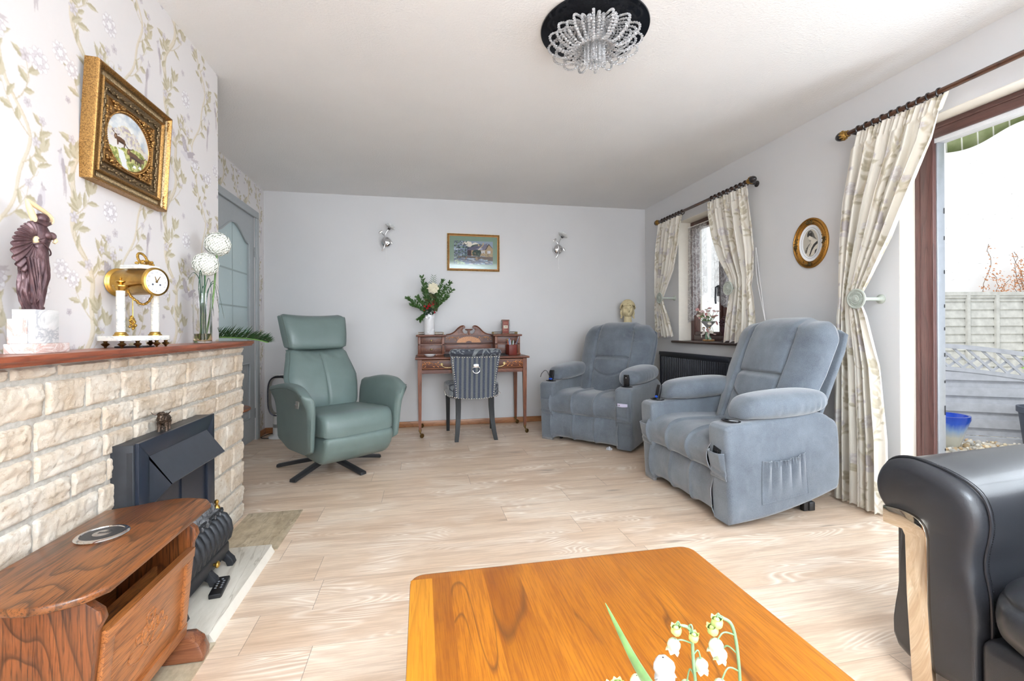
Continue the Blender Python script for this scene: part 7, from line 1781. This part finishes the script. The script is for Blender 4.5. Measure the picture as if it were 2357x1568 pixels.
# local: x into the room wall (+), y towards the back wall; arm at the far end
prof = [(-.125, .06), (-.125, .30), (-.112, .40), (-.125, .50), (-.112, .565), (-.075, .600), (-.01, .622), (.06, .630), (.115, .612), (.146, .565), (.148, .515), (.125, .478), (.092, .462), (.080, .430), (.078, .25), (.078, .06)]
def armloft(b, P, x0, x1, r, bulge, rise=.035):
    cy = sum(p[0] for p in P) / len(P); cz = sum(p[1] for p in P) / len(P); S_ = []
    for k in range(34):
        t = k / 33; x = lerp(x0, x1, t ** 1.6); e = max(0, 1 - (x - x0) / r); f = math.sqrt(max(0, 1 - e * e)); ring = []
        for y, z in P:
            dy, dz = y - cy, z - cz; L = math.hypot(dy, dz); ins = (1 - f) * r; s_ = max(.55, (L - ins) / L); ring.append((x - bulge * (1 - abs(1 - 0)) , cy + dy * s_, cz + dz * s_ + rise * max(0, x - x0 - .1) * (z > .3)))
        S_.append(ring)
    sect_loft(b, S_)
P = [(p.x, p.y) for p in bez([(p[0], p[1], 0) for p in prof + [prof[0]]], 5)[:-1]]
b = MB(); armloft(b, P, -.035, .86, .035, 0); b.build('arm', M_LTH, sf, ang=60)
# raised seam following the arm front
front = [p for p in P if p[1] > .40 or p[0] < -.10]
pts = [(.006, y + (-.004 if y < 0 else .002), z + .003) for y, z in P[:56] if z > .36 or y < -.1]
b = MB(); b.tube(pts, .0038, 6); b.build('arm_piping', M_LTH, sf)
b = MB()
for k in range(0, len(pts) - 1):
    for j in range(3): p = Vector(pts[k]).lerp(Vector(pts[k + 1]), j / 3) + Vector((.012, 0, 0)); d = (Vector(pts[k + 1]) - Vector(pts[k])); d = d.normalized() if d.length > 1e-6 else Vector((0, 0, 1)); b.tube([p - d * .002, p + d * .002], .0011, 4)
b.build('arm_stitching', simple('black_thread', srgb(34, 34, 38), .5, .05), sf)
b = MB(); b.box(-.012, .84, .060, .092, .07, .45, .008); b.build('outer_panel', simple('charcoal_side_leather', srgb(78, 76, 77), .5, .06), sf)
# mirror-finish strip
def mirror():
    m = NT('warm_mirror_metal'); m.base(m.ramp(m.noise(m.coord(), 3), [(0, srgb(226, 214, 196)), (1, srgb(238, 226, 208))])); m.set(rough=.06, metal=1.0); return m.m
strip_o = bez([(.108, .478, 0), (.060, .484, 0), (.020, .480, 0), (-.004, .462, 0), (-.014, .430, 0)], 5) + [Vector((-.016, .25, 0)), Vector((-.030, .004, 0))]
strip_i = [Vector((.026, .004, 0)), Vector((.040, .25, 0)), Vector((.044, .415, 0)), Vector((.052, .430, 0)), Vector((.108, .428, 0))]
b = MB(); b.slab([(p.x, p.y) for p in strip_o + strip_i], -.046, -.030, .0025, 2, axis='X'); b.build('metal_strip', mirror(), sf)
b = MB()     # seat cushion
def seatf(y0, y1, x0, x1, z0, z1, name):
    b = MB()
    def fn(u, v):
        a = 2 * PI * u; q = -PI / 2 + PI * v; pw = lambda t, e: math.copysign(abs(t) ** e, t); cq = pw(math.cos(q), .42) if 0 < v < 1 else .0005
        X = pw(math.cos(a), .42) * cq; Y = pw(math.sin(a), .36) * cq; Z = pw(math.sin(q), .62)
        x = lerp(x0, x1, (X + 1) / 2); y = lerp(y0, y1, (Y + 1) / 2); z = lerp(z0, z1, (Z + 1) / 2) + .010 * (1 - X * X) * (1 - Y * Y) * (Z > 0)
        fr = sm((-X - .75) / .2); x += -.020 * fr * math.exp(-((Z) / .6) ** 2); s_ = math.exp(-((Z - .42) / .07) ** 2) * sm((-X - .5) / .4); x += .009 * s_
        x += .004 * noise.noise(Vector((y * 30, z * 30, 2))) * fr
        return (x, y, z)
    b.grid(fn, 96, 80, cu=True, cap=True); return b.build(name, M_LTH, sf, ang=85)
seatf(-.835, -.130, -.085, .62, .215, .425, 'seat_cushion'); seatf(-1.545, -.840, -.085, .62, .215, .425, 'seat_cushion')
b = MB(); b.box(-.040, .84, -1.545, -.126, .055, .235, .03, 4); b.build('base', M_LTH, sf)
b = MB(); b.box(.55, .86, -1.545, -.128, .35, .82, .07, 4); b.build('back', M_LTH, sf)
o2 = [(-y - 1.675, z) for y, z in P]; b = MB(); armloft(b, o2, -.035, .86, .035, 0); b.build('arm', M_LTH, sf, ang=60)
b = MB()
for x in (.06, .78):
    for y in (-1.60, -.02): b.box(x - .03, x + .03, y - .03, y + .03, 0, .062, .004)
b.build('feet', M_CHROME, sf)

# ================================================================== CRYSTAL CEILING LIGHT
cl = thing('crystal_ceiling_light', 'round black ceiling plate hung with looping strands of clear crystal beads', 'ceiling light', (.790, 1.985, TOP))
cl.scale = (1, 1, .64)
b = MB(); b.lathe([(.246, 0), (.248, -.004), (.246, -.012), (.001, -.012)], 72, cap=False); b.build('ceiling_plate', simple('black_mirror_plate', srgb(30, 32, 38), .08, .05, metal=.6), cl)
def crystal():
    m = NT('cut_crystal'); m.base(m.ramp(m.noise(m.coord(), 300, 1), [(0, srgb(232, 234, 238)), (1, (1, 1, 1))])); m.set(rough=.03, trans=.72, ior=1.6, spec=.8); return m.m
M_CRY = crystal(); rg = random.Random(9)
bead = bmesh.new(); bmesh.ops.create_icosphere(bead, subdivisions=1, radius=1); BV = [v.co.copy() for v in bead.verts]; BF = [[v.index for v in f.verts] for f in bead.faces]; bead.free()
def beads(pts, r, name, parent):
    b = MB()
    for p in pts:
        m_ = Euler((rg.random() * 6, rg.random() * 6, 0)).to_matrix(); b.add([p + m_ @ v * r * rg.uniform(.9, 1.1) for v in BV], BF)
    b.build(name, M_CRY, parent, flat=True)
def resample(P, step):
    out = [P[0]]; acc = 0
    for a, c in zip(P, P[1:]):
        L = (c - a).length; t = step - acc
        while t < L: out.append(a.lerp(c, t / L)); t += step
        acc = (acc + L) % step if L > 0 else acc
        acc = L - (t - step)
    return out
for k in range(48):
    a = 2 * PI * k / 48; e = Vector((math.cos(a), math.sin(a), 0)); rr = (.215, .190, .165)[k % 3]; dz = (-.135, -.12, -.10)[k % 3]
    P = bez([tuple(e * .048 + Vector((0, 0, -.02))), tuple(e * (rr * .60) + Vector((0, 0, -.030))), tuple(e * rr * .96 + Vector((0, 0, dz * .55))), tuple(e * rr * .93 + Vector((0, 0, dz))), tuple(e * rr * .60 + Vector((0, 0, dz - .045))), tuple(e * .055 + Vector((0, 0, -.120)))], 8)
    beads(resample(P, .0145), .0074, 'crystal_strand', cl)
for k in range(22):
    a = 2 * PI * k / 22; r = .046 if k % 2 else .036; beads([Vector((r * math.cos(a), r * math.sin(a), -.02 - .012 * j)) for j in range(20)], .0058, 'crystal_drop', cl)
b = MB(); b.cyl(.030, -.02, -.012, 24); 
for k in range(6): a = 2 * PI * k / 6; b.at((.12 * math.cos(a), .12 * math.sin(a), -.03)).lathe([(.012, .018), (.012, 0), (.006, -.02), (.001, -.024)], 10)
b.at(); b.tube([(0, 0, -.012), (0, 0, -.24)], .003, 6); b.build('lamp_holders', M_CHROME, cl)

# ---- side table glimpsed past the chimney corner
b = MB(); b.at((-1.222, 3.02, 0)).lathe([(.11, 0), (.10, .02), (.02, .04), (.018, .50), (.05, .525), (.19, .530), (.196, .537), (.19, .545)], 32)
o = b.build('wine_table', M_MAHZ); tag(o, 'small round dark wood side table mostly hidden behind the stone fireplace', 'table')

# ================================================================== GARDEN
b = MB(); b.box(RIGHT + .26, 14, -6, 12, -.20, -.15); gnd = b.build('ground', simple('pale_gravel_bed', srgb(214, 204, 186), .95, .25, 120, bump=.8, bscale=60)); struct(gnd)
b = MB(); b.box(RIGHT + .26, RIGHT + .9, -2, 3.2, -.15, -.02); struct(b.build('patio_step', simple('pale_paving', srgb(206, 200, 190), .8, .08, 20)))
rg = random.Random(31); b = MB()
for k in range(2600):
    x, y = rg.uniform(4.4, 7.0), rg.uniform(1.2, 4.6); r = rg.uniform(.014, .032); m_ = Euler((rg.random() * 6, rg.random() * 6, 0)).to_matrix(); b.add([Vector((x, y, -.145 + r * .3)) + (m_ @ v) * r * (1, .7, .5)[k % 3] for v in BV], BF, k % 4)
gv_ = b.build('gravel', [simple('gravel_cream', srgb(226, 214, 188), .9, .1), simple('gravel_white', srgb(240, 236, 226), .9, .05), simple('gravel_tan', srgb(196, 170, 134), .9, .1), simple('gravel_grey', srgb(186, 182, 174), .9, .1)]); gv_['kind'] = 'stuff'; tag(gv_, 'pale cream gravel covering the ground outside the patio door', 'gravel')
# two decorative lattice-topped panels; line through points seen at 5.5 m
M_FG = simple('grey_painted_timber', srgb(176, 180, 188), .8, .10, 14, bump=.2)
M_FW = simple('weathered_silver_timber', srgb(200, 200, 196), .85, .16, 10, bump=.2)
def fence_frame(p0, p1):
    d = Vector(p1) - Vector(p0); return math.atan2(d.y, d.x), d.length
def lattice_panel(name, label, p0, ang, L, h0, h1):
    t = thing(name, label, 'fence panel', (p0[0], p0[1], -.15), ang)
    top = lambda x: lerp(h0, h1, sm(x / L)) ; low = lambda x: top(x) - .235
    b = MB(); N = 30
    for f, w in ((top, .045), (low, .04)):
        vs = []
        for k in range(N + 1):
            x = L * k / N; z = f(x); vs += [(x, -.025, z - w), (x, .025, z - w), (x, .025, z), (x, -.025, z)]
        b.add(vs, [(k * 4 + i, k * 4 + (i + 1) % 4, k * 4 + 4 + (i + 1) % 4, k * 4 + 4 + i) for k in range(N) for i in range(4)] + [(0, 1, 2, 3), (N * 4, N * 4 + 3, N * 4 + 2, N * 4 + 1)])
    b.box(0, .045, -.025, .025, 0, h0 - .01); b.box(L - .045, L, -.025, .025, 0, h1 - .01); b.box(0, L, -.03, .03, 0, .05); b.box(L / 2 - .025, L / 2 + .025, .0, .02, .05, low(L / 2) - .03); b.build('panel_frame', M_FG, t)
    b = MB()
    for k in range(-4, int(L / .115) + 4):
        for s in (1, -1):
            x0 = k * .115; q = []
            for j in range(25):
                x = x0 + .35 * j / 24; z = (low(min(L, max(0, x))) - .1) + (x - x0 - .12) * (1.0) * 1 if s > 0 else (top(min(L, max(0, x))) + .1) - (x - x0) * 1.0
                if 0 <= x <= L and low(x) - .02 <= z <= top(x) - .02: q.append((x, s * .007, z))
            if len(q) > 1 and (Vector(q[0]) - Vector(q[-1])).length > .01: a, c = Vector(q[0]), Vector(q[-1]); d = (c - a).normalized(); n = Vector((-d.z, 0, d.x)) * .011; o_ = Vector((0, .006, 0)); b.add([a - n - o_, a + n - o_, c + n - o_, c - n - o_, a - n + o_, a + n + o_, c + n + o_, c - n + o_], [(0, 1, 2, 3), (7, 6, 5, 4), (0, 4, 5, 1), (3, 2, 6, 7), (1, 5, 6, 2), (0, 3, 7, 4)])
    b.build('lattice', M_FG, t, flat=True)
    b = MB(); z = .06; k = 0
    while z < .75:
        pts = [(x, min(z + .088, low(x) - .02)) for x in [L * i / 12 for i in range(13)] if low(x) - .02 > z + .01]
        if len(pts) > 1: b.slab([(pts[0][0], z), (pts[-1][0], z)] + pts[::-1], -.018 if k % 2 else .004, -.008 if k % 2 else .014, axis='Y')
        z += .078 if k % 2 else .082; k += 1
    b.build('slats', M_FG, t, flat=True); return t
lp = (5.80, 4.05); la = math.atan2(-1.50, .95)
LANG = R(-32)
lattice_panel('lattice_fence_panel', 'grey garden fence panel with curved lattice top outside the patio door', (5.17, 3.86), LANG, 2.10, 1.00, .74)
b = MB(); b.at((5.16, 3.866, -.15), (0, 0, LANG)).box(-.08, -.0, -.04, .04, 0, 1.12, .004); tag(b.build('fence_post', M_FG), 'grey post at the end of the lattice fence panel', 'post')
# taller weathered boundary fence
FA = R(-11); fo = (7.1, 5.3)
t = thing('boundary_fence', 'tall silver-grey overlapping board fence behind the lattice panel', 'fence', (fo[0], fo[1], -.15), FA)
b = MB(); z = 0; k = 0
while z < 1.62: b.slab([(-.012, z), (.004, z), (.012, z + .125), (.004, z + .125)], -2.5, 5.0, axis='X') if 0 else b.add([(x, y, zz) for x in (-2.5, 5.0) for y, zz in ((-.016, z), (.0, z), (.010, z + .13), (.0, z + .13))], [(0, 1, 2, 3), (4, 7, 6, 5), (0, 4, 5, 1), (1, 5, 6, 2), (2, 6, 7, 3), (3, 7, 4, 0)]); z += .118
b.build('overlap_boards', M_FW, t, flat=True)
b = MB(); b.box(-2.5, 5, -.04, .03, 1.62, 1.67); b.box(-2.5, 5, -.03, .02, 1.585, 1.62); b.build('capping_rail', M_FW, t)
for k in range(15): b = MB(); x = -2.3 + .42 * k; b.box(x - .022, x + .022, -.045, -.010, 0, 1.62); b.build('batten', M_FW, t)
# white painted brick house wall
def brickwall():
    m = NT('white_painted_brick'); v = m.coord(); bt = m.n('ShaderNodeTexBrick'); q = m.n('ShaderNodeMapping'); q.inputs['Rotation'].default_value = (R(90), 0, 0); m.l(v, q.inputs[0]); m.l(q.outputs[0], bt.inputs[0])
    bt.inputs['Scale'].default_value = 1; bt.inputs['Brick Width'].default_value = .225; bt.inputs['Row Height'].default_value = .075; bt.inputs['Mortar Size'].default_value = .006
    n = m.ramp(m.noise(m.coord(scale=(1, 1, 4)), 5, 5, .7), [(.60, 0), (.68, 1)]); c = m.mix(m.math('MULTIPLY', bt.outputs[1], n), srgb(246, 246, 246), srgb(150, 140, 130)); m.base(c); m.set(rough=.8); m.bump(bt.outputs[1], -.3, .004); return m.m
b = MB(); b.box(-6, 9, 0, .3, 0, 7); o = b.build('house_wall', brickwall()); o.location = (8.0, 6.9, -.15); o.rotation_euler = (0, 0, FA); tag(o, 'white painted brick wall of the neighbouring house', 'building')
# climber with orange leaves
cb = thing('climbing_plant', 'bare climber with small orange leaves on the white house wall', 'climbing plant', (10.0, 6.40, -.15), FA); rg = random.Random(77); b = MB(); lf = MB()
for k in range(14):
    x = rg.uniform(-.3, 1.6); p = Vector((x, -.03, 1.0)); pts = [p]; hgt = rg.uniform(1.0, 2.2) if k else 3.0
    for j in range(14): p = p + Vector((rg.uniform(-.09, .08), rg.uniform(-.01, .01), hgt / 14)); pts.append(p)
    b.tube(pts, .004, 4)
    for q in pts:
        for j in range(11 if q.z < 2.3 else 3): leafquad(lf, q + Vector((rg.uniform(-.10, .10), -.02, rg.uniform(-.08, .08))), Vector((rg.uniform(-1, 1), -.4, rg.uniform(-1, .6))), (.036), .011)
b.build('stems', simple('brown_twig', srgb(120, 96, 76), .8, .1), cb); lf.build('leaves', simple('copper_leaf', srgb(196, 134, 88), .6, .3, 40), cb, ang=80)
# awning valance
b = MB()
def fn(u, v):
    y = lerp(2.535, .4, u); zb = 2.222 + .055 * (.5 - .5 * math.cos(2 * PI * (y - 2.42) / .62)) ; return (3.62 + .008 * math.sin(y * 14) - .02 * v, y, lerp(zb, 2.62, v))
b.grid(fn, 160, 6)
def awn():
    m = NT('striped_awning_canvas'); g = m.n('ShaderNodeTexCoord'); sp = m.n('ShaderNodeSeparateXYZ'); m.l(g.outputs['Object'], sp.inputs[0]); f = m.math('FRACT', m.math('MULTIPLY', m.math('ADD', sp.outputs[1], 4), 1 / .087)); s = m.math('LESS_THAN', f, .10)
    n = m.noise(m.coord(), 9, 4); m.base(m.mix(s, m.ramp(n, [(.35, srgb(130, 142, 100)), (.65, srgb(168, 176, 138))]), srgb(250, 250, 246))); m.set(rough=.8)
    tl = m.n('ShaderNodeBsdfTranslucent'); tl.inputs[0].default_value = srgb(190, 200, 150) + (1,); mx = m.n('ShaderNodeMixShader'); mx.inputs[0].default_value = .35; m.l(m.b.outputs[0], mx.inputs[1]); m.l(tl.outputs[0], mx.inputs[2]); m.l(mx.outputs[0], m.t.nodes['Material Output'].inputs[0]); return m.m
awt = thing('awning', 'faded green awning valance with white stripes and wavy hem above the patio door', 'awning', (0, 0, 0))
aw = b.build('valance', awn(), awt, ang=80); md = aw.modifiers.new('t', 'SOLIDIFY'); md.thickness = .002
b = MB(); b.tube([(3.60, .3, 2.62), (3.60, 2.54, 2.62)], .02, 8); b.tube([(3.60, 2.9, 2.62), (2.82, 2.9, 2.75)], .015, 8); b.tube([(3.60, .4, 2.62), (2.82, .4, 2.75)], .015, 8); b.box(2.815, 2.86, .2, 3.05, 2.68, 2.8); b.build('support_arms', M_ALU, awt)
# planters
b = MB(); b.at((5.00, 3.53, -.17)).lathe([(.09, 0), (.10, .02), (.17, .26), (.185, .30), (.185, .335), (.165, .335), (.15, .28), (.001, .27)], 36, cap=False); 
def bluepot():
    m = NT('blue_drip_glaze'); g = m.n('ShaderNodeTexCoord'); sp = m.n('ShaderNodeSeparateXYZ'); m.l(g.outputs['Object'], sp.inputs[0]); z = m.math('ADD', m.math('MULTIPLY', sp.outputs[2], 1.0), m.math('MULTIPLY', m.noise(m.coord(scale=(1, 1, .2)), 12, 3), .12)); m.base(m.ramp(z, [(.02, srgb(190, 190, 178)), (.10, srgb(130, 160, 200)), (.16, srgb(40, 84, 190)), (.22, srgb(30, 66, 170))])); m.set(rough=.15); return m.m
tag(b.build('glazed_planter', bluepot()), 'blue glazed garden pot on the gravel by the patio door edge', 'plant pot')
b = MB(); b.at((5.64, 3.14, -.15)).lathe([(.14, 0), (.15, .02), (.185, .36), (.20, .37), (.20, .42), (.18, .42), (.16, .34), (.001, .34)], 36, cap=False); tag(b.build('plastic_planter', simple('dark_grey_plastic', srgb(72, 78, 90), .5, .06)), 'dark grey plastic plant pot at the right in the garden', 'plant pot')
sh_ = thing('garden_shrub', 'small bright green shrub showing through the lattice fence at the right', 'shrub', (7.05, 3.75, -.15)); b = MB(); rg = random.Random(5)
for k in range(260): a = rg.uniform(0, 6.28); r = rg.uniform(0, .28); leafquad(b, Vector((r * math.cos(a), r * math.sin(a), rg.uniform(.3, 1.0))), Vector((math.cos(a), math.sin(a), rg.uniform(-.2, .9))), .10, .028)
b.build('leaves', simple('bright_leaf', srgb(140, 190, 90), .5, .25), sh_, ang=80); b = MB(); b.tube([(0, 0, 0), (0, 0, .9)], .012, 6); b.build('stem', M_STEM, sh_)
# flat roof slab over the room so that the ceiling edge is closed from outside
